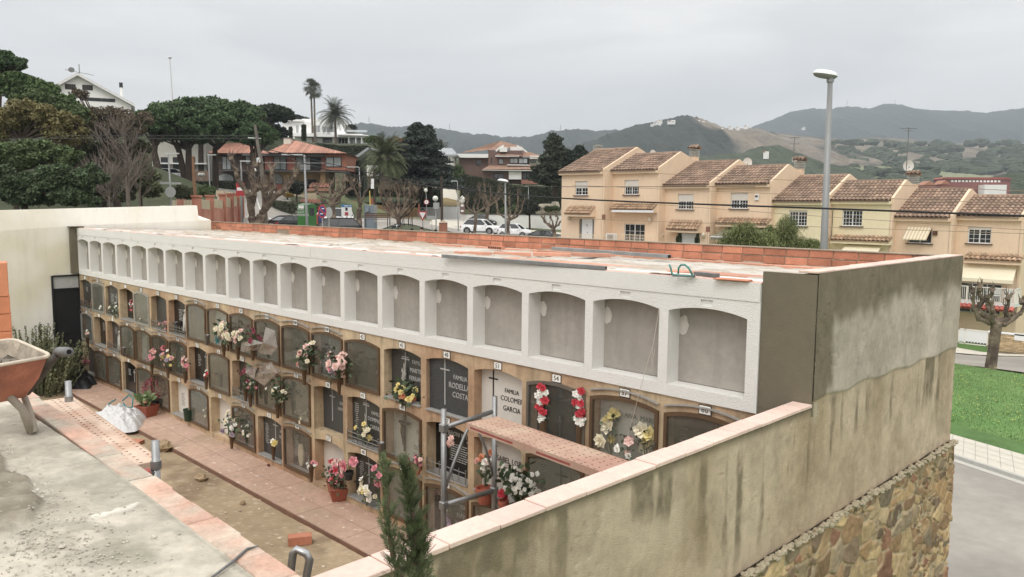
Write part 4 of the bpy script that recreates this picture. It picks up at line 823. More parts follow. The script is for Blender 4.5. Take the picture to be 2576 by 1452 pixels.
# ---- scaffold beside the slab
def perf_deck(par,P0,P1,w,th,mt,z,holes=True,hs=.011):
    """perforated steel board from P0 to P1 (left edge), width w to the left"""
    a=Vector((P0[0],P0[1],z)); b=Vector((P1[0],P1[1],z)); d=(b-a); L_=d.length; M=Matrix.Translation(a)@d.to_track_quat('X','Z').to_matrix().to_4x4()
    mb=MB(); nx=int(L_/.075); ny=int(w/.042); cx_=L_/nx; cy=w/ny
    for i in range(nx):
        for j in range(ny):
            x0,y0=i*cx_,j*cy; ho=(j%3!=2)
            if not ho: mb.face(*[tuple(M@Vector(p)) for p in ((x0,y0,0),(x0+cx_,y0,0),(x0+cx_,y0+cy,0),(x0,y0+cy,0))]); continue
            cx0=x0+cx_/2; cy0=y0+cy/2; n=8; o8=[(x0+cx_,cy0),(x0+cx_,y0+cy),(cx0,y0+cy),(x0,y0+cy),(x0,cy0),(x0,y0),(cx0,y0),(x0+cx_,y0)]
            i8=[(cx0+hs*1.25*math.cos(t*math.pi/4),cy0+hs*math.sin(t*math.pi/4)) for t in range(8)]
            V=[tuple(M@Vector((p[0],p[1],0))) for p in o8+i8]+[tuple(M@Vector((p[0],p[1],-.006))) for p in i8]; mb.raw(V,[(k,(k+1)%8,8+(k+1)%8,8+k) for k in range(8)]+[(8+k,8+(k+1)%8,16+(k+1)%8,16+k) for k in range(8)])
    mb.box(0,L_,-.004,0,-th,.004,M); mb.box(0,L_,w,w+.004,-th,.004,M); mb.box(0,L_,0,.02,-th,-th+.004,M); mb.box(0,L_,w-.02,w,-th,-th+.004,M); mb.box(-.003,0,0,w,-th,.002,M); mb.box(L_,L_+.003,0,w,-th,.002,M)
    return mb.build('perforated_board',mt,par)
def tb(par,name,pts,r,mt=None,seg=8): mb=MB(); mb.tube(pts,r,seg); return mb.build(name,mt or m_steelg,par,smooth=True)
m_deck=mat('dusty_board',S(216,190,166),.8,.14,3,.1,30,hue=S(190,150,124)); m_deckr=mat('red_painted_board',S(196,166,140),.75,.12,3,.1,30,hue=S(184,140,120))
sa=thing('scaffold','low scaffold with a pale perforated board against the foreground slab edge','scaffold')
for P in ((-7.27,2.0),(-5.05,1.87)):
    tb(sa,'upright',[(P[0],P[1],ZG-.06),(P[0],P[1],-1.5)],.026); mb=MB(); mb.lathe([(.033,-.02),(.033,.03),(.028,.03)],(P[0],P[1],-1.66),10); mb.build('collar',m_steelg,sa)
    tb(sa,'cross_tube',[(P[0],P[1],-1.70),(P[0]-.02,P[1]-.62,-1.70)],.021)
    tb(sa,'upright',[(P[0]-.02,P[1]-.66,ZG-.06),(P[0]-.02,P[1]-.66,-1.78)],.026)
pb=perf_deck(sa,(-7.45,1.62),(-5.20,1.50),.45,.04,m_deck,-1.675)
mb=MB(); mb.lathe([(.03,-.03),(.03,.03)],(0,0,0),10,Matrix.Translation((-5.055,1.80,-1.70))@Matrix.Rotation(R_(90),4,'X')); mb.build('red_clip',mat('red_clip',S(180,84,72),.6,.1),sa)
# ladder top
ld=thing('ladder','aluminium ladder top rising beside the slab edge at the bottom of the picture','ladder',(0,0,0))
c0=onx('k',1890,1180,-3.15); X0,Y0,Z0_=c0
pts=lambda dx:[(X0+dx*0,Y0,0)]
A_=at('k',1835,1240,4.0); B_=at('k',1850,1120,4.0); C_=at('k',1872,1092,4.0); D2=at('k',1935,1120,4.0); E2=at('k',1955,1160,4.0); F2=at('k',1935,1268,4.0)
dn=np.array([.02,.1,-1.0])
tb(ld,'rail',[A_+dn*2.6,A_,B_,C_,D2,E2,F2,F2+dn*2.6],.021,mat('aluminium',S(170,172,174),.35,.1,metal=.8),8)
for i in range(5): tb(ld,'rung',[A_+dn*(.3+i*.45),F2+dn*(.2+i*.45)],.014)
# ---- scaffold in front of the facade
sb=thing('scaffold','steel frame scaffold with a red-edged perforated board in front of the niches','scaffold')
U1=(-5.56,4.68); U2=(-5.59,5.37)
for P,zt in ((U1,-1.89),(U2,-1.89)): tb(sb,'upright',[(P[0],P[1],ZG),(P[0],P[1],zt)],.027,seg=10)
tb(sb,'cross_tube',[(U1[0],U1[1],-2.07),(U1[0],U1[1]+.62,-2.03)],.024); tb(sb,'cross_tube',[(U1[0],U1[1],-2.82),(U2[0],U2[1]+.03,-2.86)],.027)
tb(sb,'brace',[(U1[0],U1[1],-2.70),(U1[0],U1[1]+.12,-2.45),(U1[0],U1[1]+.26,-2.2),(U1[0],U1[1]+.34,-2.09),(U1[0],U1[1]+.45,-2.05)],.015); tb(sb,'brace',[(U2[0],U2[1]-.3,-2.06),(U2[0],U2[1]-.12,-2.4),(U2[0],U2[1],-2.75)],.014)
tb(sb,'brace',[(U2[0],U2[1],-3.2),(U2[0]+1.5,U2[1]-.1,-3.5)],.018)
for P,z in ((U1,-2.82),(U1,-2.07),(U2,-2.86)):
    mb=MB(); mb.bevbox(P[0]-.035,P[0]+.035,P[1]-.035,P[1]+.035,z-.04,z+.04,.008); mb.build('clamp',m_steelg,sb)
for dx in (2.3,):
    for P in (U1,U2): tb(sb,'upright',[(P[0]+dx,P[1]-.1,ZG),(P[0]+dx,P[1]-.1,-2.1)],.027)
perf_deck(sb,(-5.26,4.70),(-3.02,4.48),.345,.055,m_deckr,-1.965,hs=.010)
mb=MB(); 
for i,(a,b) in enumerate(((-5.2,-4.6),(-4.3,-3.9),(-3.6,-3.35))):
    ya=4.70-(a+5.26)*.098; yb=4.70-(b+5.26)*.098; mb.raw([(a,ya-.0055,-2.005),(b,yb-.0055,-2.005),(b,yb-.0055,-1.985),(a,ya-.0055,-1.985)],[(0,1,2,3)])
mb.build('red_paint',mat('worn_red_paint',S(160,74,68),.7,.2,20),sb)
# ---- roof clutter
def bar(name,label,k0,k1,zz,w,h,mt,cat,grp=None,hollow=True):
    a=Vector(onz(*k0,zz)); b=Vector(onz(*k1,zz)); d=b-a; o=bpy.data.objects; mb=MB(); Q=d.to_track_quat('X','Z').to_matrix().to_4x4(); t=thing(name,label,cat,a,0,grp); mb.bevbox(0,d.length,-w/2,w/2,0,h,.003,Q); mb.build('tube_wall',mt,t)
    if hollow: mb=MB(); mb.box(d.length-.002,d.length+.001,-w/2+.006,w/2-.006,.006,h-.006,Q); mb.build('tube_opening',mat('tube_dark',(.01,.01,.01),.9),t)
    return t
bar('steel_tube','long dull steel box tube lying along the front roof edge',('l',25,285),('l',1245,378),-.553,.035,.036,mat('mid_steel',S(140,142,142),.5,.2,5,.1,60,metal=.5),'steel tube','steel box tubes on the roof')
bar('steel_tube','long bright steel box tube lying by the brick parapet',('l',850,228),('l',1718,290),-.60,.07,.045,m_steelg,'steel tube','steel box tubes on the roof')
bar('steel_tube','short dark steel box tube end beside the teal saw',('s',1520,1215),('s',1180,1180),-.55,.06,.032,m_steeld,'steel tube')
mb=MB(); a=Vector(onz('s',1480,1235,-.55)); b=Vector(onz('s',1980,1270,-.55)); mb.bevbox(-.02,.26,-.05,.05,0,.010,.003); tag(mb.build('floor_tile',m_brick,loc=(a+(b-a)*.1),rz=.1),'flat orange clay board lying on the roof beside the steel tube end','tile')
sv=thing('hand_saw','teal-handled hacksaw lying at the front roof edge','saw',onz('s',960,1195,-.548)); m_teal=mat('teal_plastic',S(58,138,128),.45,.05)
sx=1
tb(sv,'handle',[(-.19,.0,.155),(-.165,.0,.10),(-.15,.0,.04),(-.13,0,.015),(.0,.0,.012),(.12,.0,.014),(.17,.0,.02)],.014,m_teal); tb(sv,'handle_arch',[(-.06,.01,.03),(-.06,.02,.11),(-.03,.02,.155),(.03,.02,.16),(.09,.01,.12),(.15,0,.03)],.014,m_teal)
mb=MB(); mb.bevbox(-.13,.2,-.03,-.02,-.006,.012,.002); mb.tube([(.17,-.02,0),(.2,-.03,.03)],.012,6); mb.build('blade',m_steeld,sv); sv.scale=(.58,.58,.58); sv.rotation_euler=(0,0,R_(12))
brickobj('roof_brick','hollow brick on the roof showing a row of dark cells',onz('l',425,222,-.60),R_(82),L=.06,Wd=.32,H=.045,cat='brick',holes=(6,1),grp=None)
# string hanging over the white facade
mb=MB(); P=[ony('j',x,y,YF-.05) for x,y in ((1165,0),(1130,110),(1060,365),(1020,520),(975,680),(935,780))]; P=[ony('l',1642,663,YF-.03)]+P; mb.tube(P,.0022,4); P2=[ony('j',*p,YF-.02) for p in ((1165,0),(1155,100),(1160,190),(1165,110),(1180,20))]; mb.tube(P2,.002,4)
tag(mb.build('string',mat('pale_string',S(196,184,168),.9)),'thin pale string hanging down across the white facade near its right end','string')
# ---- wheelbarrow
wz=onz('k',215,365,-1.6); dB=5.0
wf=Fr((wz[0],wz[1],-1.6),R_(45)); t=thing('wheelbarrow','orange builder\'s wheelbarrow with dirty pale rim standing on the slab','wheelbarrow',(wz[0],wz[1],-1.6),wf.rz)
def wl(p): p=np.array(p)-wf.o; return Vector((float(p@wf.ex),float(p@wf.ey),float(p[2])))
zr=-1.045; A_=wl(onz('f',318,945,zr)); Bk=wl(onz('f',85,842,zr)); Fk=A_+Vector((-.62,-.06,-.0)); C_=wl(onz('f',-60,1012,zr)); G_=Bk+(C_-A_)
cen=(A_+Bk+C_+G_)/4; rim=[A_,Bk,G_,C_]; h=.30
bot=[cen+(p-cen)*.52+Vector((-.02,0,-h)) for p in rim]; inn=[cen+(p-cen)*.96 for p in rim]; ib=[cen+(p-cen)*.52+Vector((-.02,0,-h+.01)) for p in rim]
def rnd(Q,k=5,f=.16):
    o=[]
    n=len(Q)
    for i in range(n):
        p0,p1,p2=Q[i-1],Q[i],Q[(i+1)%n]; a=p1+(p0-p1)*f; b=p1+(p2-p1)*f
        for j in range(k+1): u=j/k; o.append(a*(1-u)**2+p1*2*u*(1-u)+b*u*u)
    return o
R0,R1,I0,I1=rnd(rim),rnd(bot),rnd(inn),rnd(ib); n=len(R0)
mid=[(a*.45+b*.55)+ (a-cen)*.07 for a,b in zip(R0,R1)]
mb=MB(); mb.raw([tuple(v) for v in R0+mid+R1],[(i,(i+1)%n,n+(i+1)%n,n+i) for i in range(n)]+[(n+i,n+(i+1)%n,2*n+(i+1)%n,2*n+i) for i in range(n)]+[tuple(range(2*n,3*n))]); mb.build('tub_shell',mat('orange_paint_worn',S(190,114,82),.65,.2,7,.15,30,hue=S(164,98,74)),t,smooth=True)
m_cm=mat('cement_caked',S(150,138,120),.95,.25,6,.6,30,hue=S(184,170,150)); mid2=[(a*.45+b*.55)+(a-cen)*.05 for a,b in zip(I0,I1)]
mb=MB(); mb.raw([tuple(v) for v in I0+mid2+I1],[(n+i,n+(i+1)%n,(i+1)%n,i) for i in range(n)]+[(2*n+i,2*n+(i+1)%n,n+(i+1)%n,n+i) for i in range(n)]+[tuple(range(3*n-1,2*n-1,-1))]); mb.build('tub_inside',m_cm,t,smooth=True)
mb=MB(); mb.tube([tuple(v) for v in R0]+[tuple(R0[0])],.013,6); mb.build('rim',mat('pale_dusty_rim',S(206,192,170),.8,.12,6),t,smooth=True)
ms=MB(); fl=[(a*.62+b*.38) for a,b in zip(I0,I1)]; cc=sum(fl,Vector())/n; fl2=[cc+(p-cc)*.55+Vector((0,0,.035+.02*math.sin(i*1.7))) for i,p in enumerate(fl)]; ms.raw([tuple(v) for v in fl+fl2]+[tuple(cc+Vector((0,0,.06)))],[(i,(i+1)%n,n+(i+1)%n,n+i) for i in range(n)]+[(n+i,n+(i+1)%n,2*n) for i in range(n)]); ms.build('mortar_load',mat('grey_mortar_load',S(132,124,110),.95,.3,14,.9,40,dist=.03),t)
m_legs=mat('grey_dusty_tube',S(164,154,136),.7,.15,6,.2,30)
foot=wl(onz('f',215,1420,-1.6)); L1=wl(at('f',130,1145,5.62)); L0=wl(at('f',40,1175,5.35)); 
def flat(par,name,pts,w,mt): tb(par,name,pts,w,mt,6)
flat(t,'leg',[tuple(L1),tuple(L1*.5+foot*.5+Vector((.01,0,0))),tuple(foot+Vector((0,0,.012)))],.022,m_legs); flat(t,'leg',[tuple(L0),tuple(L0*.55+foot*.45+Vector((.02,0,.02))),tuple(foot+Vector((-.03,0,.015)))],.026,m_legs); 
off=Vector((-.55,-.25,0)); flat(t,'leg',[tuple(L1+off),tuple(foot+off+Vector((0,0,.012)))],.022,m_legs); flat(t,'leg',[tuple(L0+off),tuple(foot+off+Vector((-.03,0,.015)))],.024,m_legs)
m_hand=mat('handle_tube_dirty',S(88,84,76),.7,.35,14,.3,40); H=[wl(at('p',*p,5.75)) for p in ((265,1300),(390,1150),(480,1030),(560,925))]
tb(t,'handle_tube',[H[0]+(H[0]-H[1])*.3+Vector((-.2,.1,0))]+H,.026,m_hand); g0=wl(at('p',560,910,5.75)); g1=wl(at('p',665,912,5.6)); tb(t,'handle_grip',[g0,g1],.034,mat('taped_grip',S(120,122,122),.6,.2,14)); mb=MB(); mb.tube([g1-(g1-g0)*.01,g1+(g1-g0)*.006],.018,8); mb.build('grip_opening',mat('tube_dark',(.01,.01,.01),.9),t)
oh=Vector((-.6,-.1,-.05)); tb(t,'handle_tube',[p+oh for p in H],.026,m_hand)
wc=cen+Vector((-.55,-.25,-.36)); mb=MB(); mb.lathe([(.12,-.04),(.19,-.045),(.2,0),(.19,.045),(.12,.04)],(0,0,0),20,Matrix.Translation(wc)@Matrix.Rotation(R_(70),4,'X')); mb.build('wheel',mat('dark_rubber',(.03,.03,.03),.9),t,smooth=True)
# ---- stack of large hollow bricks at the left edge
m_bb=mat('big_orange_brick',S(216,134,84),.85,.1,3,.1,40); sfr=Fr(at('f',70,800,7.4)*np.array([1,1,0]),R_(77)); ys=[(375,583,42),(583,688,58),(688,795,66),(795,900,72)]
zt=sfr.uv('f',40,840)[1]
for i,(ya,yb,xr) in enumerate(ys[::-1]):
    u1,z1=sfr.uv('f',xr,ya); u0,z0=sfr.uv('f',-150,yb); z0=sfr.uv('f',xr,yb)[1]
    if i==0: z0=-1.6
    g=thing('large_hollow_brick',['bottom orange hollow brick of the pile at the left edge, behind the wheelbarrow','ribbed orange hollow brick, second from the bottom of the left pile','ribbed orange hollow brick, third from the bottom of the left pile','tall topmost orange hollow brick of the pile at the left edge'][i],'brick',sfr.w((u0,0,z0)),sfr.rz,'piled orange hollow bricks'); w_=u1-u0
    mb=MB(); mb.bevbox(0,w_,0,.22+.01*i,0,z1-z0-.004,.004); mb.build('brick_body',m_bb,g); mb=MB(); nn=int((z1-z0)/.02)
    if i<3:
        for j in range(nn): mb.box(0,w_-.01,-.0025,0,.01+j*.02,.018+j*.02)
        mb.build('brick_ribs',m_bb,g)
# ---- slender cypress growing outside the boundary wall
cy=thing('young_cypress','young cypress with two feathery leaders in front of the boundary wall','tree',at('n',560,1169,2.45)*np.array([1,1,0])+np.array([0,0,-8.3]))
o_=np.array(cy.location); trk=MB(); fol=[];rd=random.Random(12)
def spray(V,F,p,d,L_,w):
    """flat scale-leaf spray: a little branched comb"""
    d=d.normalized(); s=d.orthogonal().normalized(); s=(s*math.cos(a:=rd.uniform(0,6.28))+d.cross(s)*math.sin(a))
    def strip(a,b,w0):
        n_=(b-a).cross(s.cross(b-a)).normalized()*w0
        i=len(V); V.extend([a-n_,a+n_,b]); F.append((i,i+1,i+2))
    e=p+d*L_; strip(p,e,w)
    for k in range(5):
        f=.2+.15*k
        for sg in (-1,1): q0=p+d*L_*f; strip(q0,q0+(d*.75+s*sg*.65).normalized()*L_*(.55-.35*f),w*.9)
V=[];F=[]
lead=[[(545,1169),(500,1050),(470,850),(475,650),(450,450)],[(640,1169),(640,1000),(640,850),(600,650),(590,540),(560,450)]]
for li,ld_ in enumerate(lead):
    P=[Vector(at('n',*p,2.45+.05*li)-o_) for p in ld_]; base=Vector((0,0,0)); below=P[0]+Vector((0,0,-.9)); P=[Vector((0,0,0)),below]+P if li==0 else [below]+P
    trk.tube([tuple(p) for p in P],[.05,.03]+[.008,.007,.005,.004,.0015][:len(P)-2] if li==0 else [.02]+[.008,.007,.006,.005,.003,.0015][:len(P)-1],6)
    Q=P[1:] if li==0 else P; tot=sum((b-a).length for a,b in zip(Q,Q[1:])); 
    nb=290 if li==0 else 540
    for i in range(nb):
        f=rd.random(); dd=f*tot
        for a,b in zip(Q,Q[1:]):
            l=(b-a).length
            if dd<=l: break
            dd-=l
        c=a+(b-a)*(dd/max(l,1e-6)); an=rd.uniform(0,6.28); wide=(.20 if li==1 else .14)*(1-f)**.9+.012; d=Vector((math.cos(an),math.sin(an),rd.uniform(.7,1.6))).normalized()
        n_=3+int(wide/.05)
        for k in range(n_): spray(V,F,c+d*wide*(k/n_),(d+Vector((rd.gauss(0,.35),rd.gauss(0,.35),.5))),rd.uniform(.028,.05),.0017)
trk.build('trunk',mat('cypress_bark',S(92,74,56),.9,.2,8),cy)
npmesh('foliage',np.array([tuple(v) for v in V]),np.array(F),mat('cypress_green',S(90,100,62),.8,.2,6,isl=.4),par=cy)
# ================================================================== TERRAIN AND HILLS
CT=[]
for x,y,d in ((700,588,64),(760,584,72),(850,604,60),(640,548,74),(600,572,58),(880,592,66),(1000,582,60),(1060,640,50),(1220,594,88),(1270,598,86),(1400,613,80),(1380,596,94),(1100,562,122),(1150,470,150),(1300,578,112),(1400,575,112),(1250,462,156),(1400,470,150),
  (1000,548,112),(1075,552,121),(1140,553,119),(1020,549,122),(1200,557,114),(1340,574,112),(1400,578,108),(900,548,100),(940,560,84),(880,505,108),(800,486,116),(700,482,118),(632,470,126),(560,480,118),(500,620,45),(612,551,74),(450,478,108),(350,440,105),(0,330,85),(200,400,90),(0,530,45),(0,560,28),(300,540,34),(-300,560,30),(400,530,60),(150,300,150),(250,290,160),(450,330,150),(600,340,170),(800,366,190),(930,366,190),
  (1000,410,210),(1250,440,260),(1500,500,260),(2200,530,200),(2576,545,200),(2490,920,42),(2450,906,45),(2500,1000,33.2),(2440,1110,27.6),(2450,1150,26),(2500,1300,20.6),(2480,1440,17.6),(2576,1000,33),(2700,905,44)):
    CT.append(at('D',x,y,d))
CT+= [np.array(p,float) for p in ((-46,48,-2.8),(-46,58,-2.6),(-37,50,-3.8),(-28,52,-5.1),(-20,54,-6.7),(-13,56,-8.95),(0,57,-9.1),(-14,51,-8.9),(0,46,-8.9),(12,40,-8.8),(-40,78,-2.5),(-12,78,-7),(-2,4,-8.1),(-1.5,10,-8.1),(4,2,-8.0),(-2,-20,-8),(15,15,-8),(-12,14,-5.2),(-25,20,-3.5),(-30,4,-3.5),(-30,-20,-4),(-60,-10,2),(-90,10,10),(-12,-20,-7),(30,60,-9),(40,0,-8),(-22,32,-5.0),(-14,25,-6.6),(-30,38,-3.6),(-8,35,-7.9))]
CT=np.array(CT)

def tps(x,y):
    x=np.asarray(x,float).ravel(); y=np.asarray(y,float).ravel(); o=np.zeros(len(x))
    for i in range(0,len(x),20000):
        a=np.stack([x[i:i+20000],y[i:i+20000]],1); w=1/(((a[:,None]-CT[None,:,:2])**2).sum(2)+6)**1.9; o[i:i+20000]=(w*CT[None,:,2]).sum(1)/w.sum(1)
    return o
GX0,GX1,GY0,GY1,GN=-330.,70.,-60.,340.,321
gxs=np.linspace(GX0,GX1,GN); gys=np.linspace(GY0,GY1,GN); GXX,GYY=np.meshgrid(gxs,gys); GZ=tps(GXX,GYY).reshape(GN,GN)
GZ=np.clip(GZ,-9.6,24); rr=np.sqrt(GXX**2+GYY**2); edge=np.maximum(sst(230,330,rr),0); GZ=GZ*(1-edge)+(-13)*edge
inside=(GXX>-21)&(GXX<-2.6)&(GYY<8.7)&(GYY>-40); GZ=np.where(inside,np.minimum(GZ,-4.6),GZ)
_a=onz('D',2397,1100,-8.03); _b=onz('D',2576,1151.7,-8.03); _u=(_b-_a)[:2]/np.linalg.norm((_b-_a)[:2]); _n=np.array([-_u[1],_u[0]])
if _n@(np.array([-8,40])-_a[:2])<0: _n=-_n
_sd=(GXX-_a[0])*_n[0]+(GYY-_a[1])*_n[1]; _rg=(GXX>-25)&(GYY>-30)&(GYY<44)
GZ=np.where(_rg&(_sd<1.3)&~inside,np.minimum(GZ,-8.35),GZ); _rg2=(GXX>-14)&(GYY<44)&(_sd>=1.3); GZ=np.where(_rg2,-7.98+.12*np.sin(GXX*.3)+.02*np.minimum(_sd,12)-.0*GZ,GZ)
def gz(x,y):
    fx=np.clip((np.asarray(x,float)-GX0)/(GX1-GX0)*(GN-1),0,GN-1.001); fy=np.clip((np.asarray(y,float)-GY0)/(GY1-GY0)*(GN-1),0,GN-1.001); ix=fx.astype(int); iy=fy.astype(int); u=fx-ix; v=fy-iy
    return (GZ[iy,ix]*(1-u)+GZ[iy,ix+1]*u)*(1-v)+(GZ[iy+1,ix]*(1-u)+GZ[iy+1,ix+1]*u)*v
def G(p,dz=0): return np.array([p[0],p[1],float(gz(p[0],p[1]))+dz])
i=(np.arange(GN-1)[None,:]+np.arange(GN-1)[:,None]*GN).ravel()
n1=fbm(GXX/9,GYY/9,3); n2=fbm(GXX/2.5,GYY/2.5,5); gcol=lerp(lerp(np.array(S(84,96,54)),np.array(S(104,104,66)),sst(.4,.65,n1)),np.array(S(124,112,86)),.5*sst(.5,.7,n2)); gcol=lerp(gcol,np.array(S(56,64,40)),.85*sst(2,7,GZ)+0*n1); gcol=lerp(gcol,np.array(S(56,64,40)),.8*sst(-24,-34,GXX)*(GYY<60))
nearR=sst(6,2,np.abs(GXX-2)*.0+np.where((GXX>-16),0,9)); gcol=lerp(gcol,lerp(np.array(S(80,126,48)),np.array(S(98,140,58)),n2),nearR*.9)
o=npmesh('grass_ground',np.stack([GXX.ravel(),GYY.ravel(),GZ.ravel()],1),np.stack([i,i+1,i+1+GN,i+GN],1),mat('ground_paint',(1,1,1),.95,.22,1.1,.4,8,attr='Col',dist=.05),col=gcol.reshape(-1,3),smooth=True); tag(o,kind='structure')
npv=np.array([[-9000,-9000,-13.2],[9000,-9000,-13.2],[9000,9000,-13.2],[-9000,9000,-13.2]]); tag(npmesh('valley_floor',npv,np.array([[0,1,2,3]]),mat('valley',S(112,112,80),.95,.2,.01)),kind='structure')
def ribbon(name,pts,w,mt,dz=.05,step=1.2,kind='structure',thick=0,side=None):
    P=[]
    for a,b in zip(pts,pts[1:]):
        a=np.array(a[:2]);b=np.array(b[:2]); n=max(1,int(np.linalg.norm(b-a)/step)); P+=[a+(b-a)*i/n for i in range(n)]
    P.append(np.array(pts[-1][:2])); V=[];F=[]; m=max(2,int(w/1.2))
    for i,p in enumerate(P):
        t=P[min(i+1,len(P)-1)]-P[max(i-1,0)]; t=t/np.linalg.norm(t); s=np.array([-t[1],t[0]])
        for k in range(m+1):
            q_=p+s*w*(k/m-.5); V.append((q_[0],q_[1],float(gz(q_[0],q_[1]))+dz))
    for i in range(len(P)-1):
        for k in range(m): a=i*(m+1)+k; F.append((a,a+m+1,a+m+2,a+1))
    return tag(npmesh(name,np.array(V),np.array(F),mt,smooth=True),kind=kind)
m_asph=mat('asphalt',S(156,150,140),.9,.14,.35,.3,40,hue=S(140,135,127)); m_pave=mat('pavement_slabs',S(196,190,174),.9,.08,1.5,.2,30); m_line=mat('road_paint',S(214,214,210),.8,.06)
A3=lambda x,y,d: at('D',x,y,d)
ribbon('street',[A3(620,466,140),A3(634,478,122),A3(655,520,88),A3(700,575,64),A3(760,640,46),A3(900,800,27)],9,m_asph,.06)
ribbon('street',[A3(745,575,66),A3(880,562,82),A3(1000,560,92),A3(1110,575,96),A3(1230,597,84),A3(1400,625,72),A3(1600,700,52)],10,m_asph,.08)
ribbon('street',[A3(1128,585,96),A3(1135,545,118),A3(1120,510,138),A3(1100,475,150)],4.5,m_pave,.10)
ribbon('road_line',[A3(636,484,116),A3(664,530,82),A3(712,582,62)],.14,m_line,.10)
ribbon('pavement',[A3(1000,545,112),A3(1150,566,108),A3(1260,583,104),A3(1430,590,98)],1.6,m_pave,.10)
# bottom right: pavement with kerb, road, and the upper street
pz_=-8.03
def zat(x,y): return onz('D',x,y,pz_)
a,b=zat(2397,1100),zat(2576,1151.7); c,d=zat(2391.7,1146),zat(2576,1206.5)
def strip(name,a,b,c,d,z,mt,h=0,ext=12):
    u=(b-a); u/=np.linalg.norm(u); v=(d-c); v/=np.linalg.norm(v); V=[a-u*ext,b+u*ext,d+v*ext,c-v*ext]; V=[(p[0],p[1],z) for p in V]
    mb=MB(); 
    if h: mb.prism([(p[0],p[1]) for p in V],z-h,z,'z')
    else: mb.face(*V)
    return tag(mb.build(name,mt),kind='structure')
pt=sheet
strip('verge_edge',a+(a-c)/np.linalg.norm(a-c)*1.6,b+(a-c)/np.linalg.norm(a-c)*1.6,a,b,-7.95,mat('ground_verge',S(74,112,44),.95,.3,.8,.4,20),.5)
strip('pavement',a,b,c,d,-7.93,m_pave,.3); 
kd=(c-a)/np.linalg.norm(c-a)*.14; strip('kerb',c,d,c+kd,d+kd,-7.935,mat('kerb_stone',S(176,176,170),.85,.08,3),.3)
far=(c-a)/np.linalg.norm(c-a)*22; strip('street',c+kd,d+kd,c+far,d+far,-8.06,m_asph,.4,ext=14)
gu=(c-a)/np.linalg.norm(c-a); strip('gutter',c+kd,d+kd,c+kd+gu*.35,d+kd+gu*.35,-8.052,mat('gutter_concrete',S(184,182,172),.9,.06,2),0,ext=14)
ju=(b-a)/np.linalg.norm(b-a); mb=MB()
for i in range(-40,60):
    p0=a+ju*i*.42; q0=p0+(c-a)-gu*.05; w_=ju*.012; mb.face(*[(p[0],p[1],-7.926) for p in (p0-w_,p0+w_,q0+w_,q0-w_)])
for f in (.25,.5,.75): p0=a+(c-a)*f; mb.face(*[(p[0],p[1],-7.925) for p in (p0-ju*14-gu*.01,p0+ju*24-gu*.01,p0+ju*24+gu*.01,p0-ju*14+gu*.01)])
tag(mb.build('paving_joints',mat('joint_grey',S(164,160,148),.9,.05)),kind='structure')
ribbon('street',[(-22,47.5),(-12,49.5),(0,49.5),(14,48)],6.5,m_asph,.09)
ribbon('pavement',[(-22,51.6),(-12,53.6),(0,53.6),(14,52)],1.8,m_pave,.14)
# lawn blades and yellow flowers on the near verge (bottom right)
rs=np.random.default_rng(3); n=110000; tri=np.stack([rs.uniform(-14,6,n),rs.uniform(19,47,n)],1); zz=gz(tri[:,0],tri[:,1])
sa_=((tri-a[:2])@np.array([-ju[1],ju[0]])) ; keep=(sa_*np.sign((np.array([-8,40])-a[:2])@np.array([-ju[1],ju[0]]))>.05)&(tri[:,1]<45.5); tri=tri[keep]; zz=zz[keep]; n=len(tri); an=rs.uniform(0,6.28,n); h=rs.uniform(.03,.08,n)
dx=np.cos(an)*.014; dy=np.sin(an)*.014; V=np.stack([np.stack([tri[:,0]-dx,tri[:,1]-dy,zz-.02],1),np.stack([tri[:,0]+dx,tri[:,1]+dy,zz-.02],1),np.stack([tri[:,0]+dy*2,tri[:,1]+dx*2,zz+h],1)],1).reshape(-1,3)
tag(npmesh('lawn_grass',V,np.arange(3*n).reshape(-1,3),mat('lawn_green',S(86,128,54),.8,.35,.22,isl=.35,hue=S(112,132,66))),kind='stuff')
k=rs.choice(n,900,replace=False); k=k[vn(tri[k,0]*.5,tri[k,1]*.5,4)>.4]; c3=np.stack([tri[k,0],tri[k,1],zz[k]+.12],1); s=.028; V=np.stack([c3+[-s,0,0],c3+[0,-s,.01],c3+[s,0,.02],c3+[0,s,.03]],1).reshape(-1,3)
tag(npmesh('yellow_wildflowers',V,np.arange(4*len(k)).reshape(-1,4),mat('wild_yellow',S(206,196,50),.8,.05)),kind='stuff')
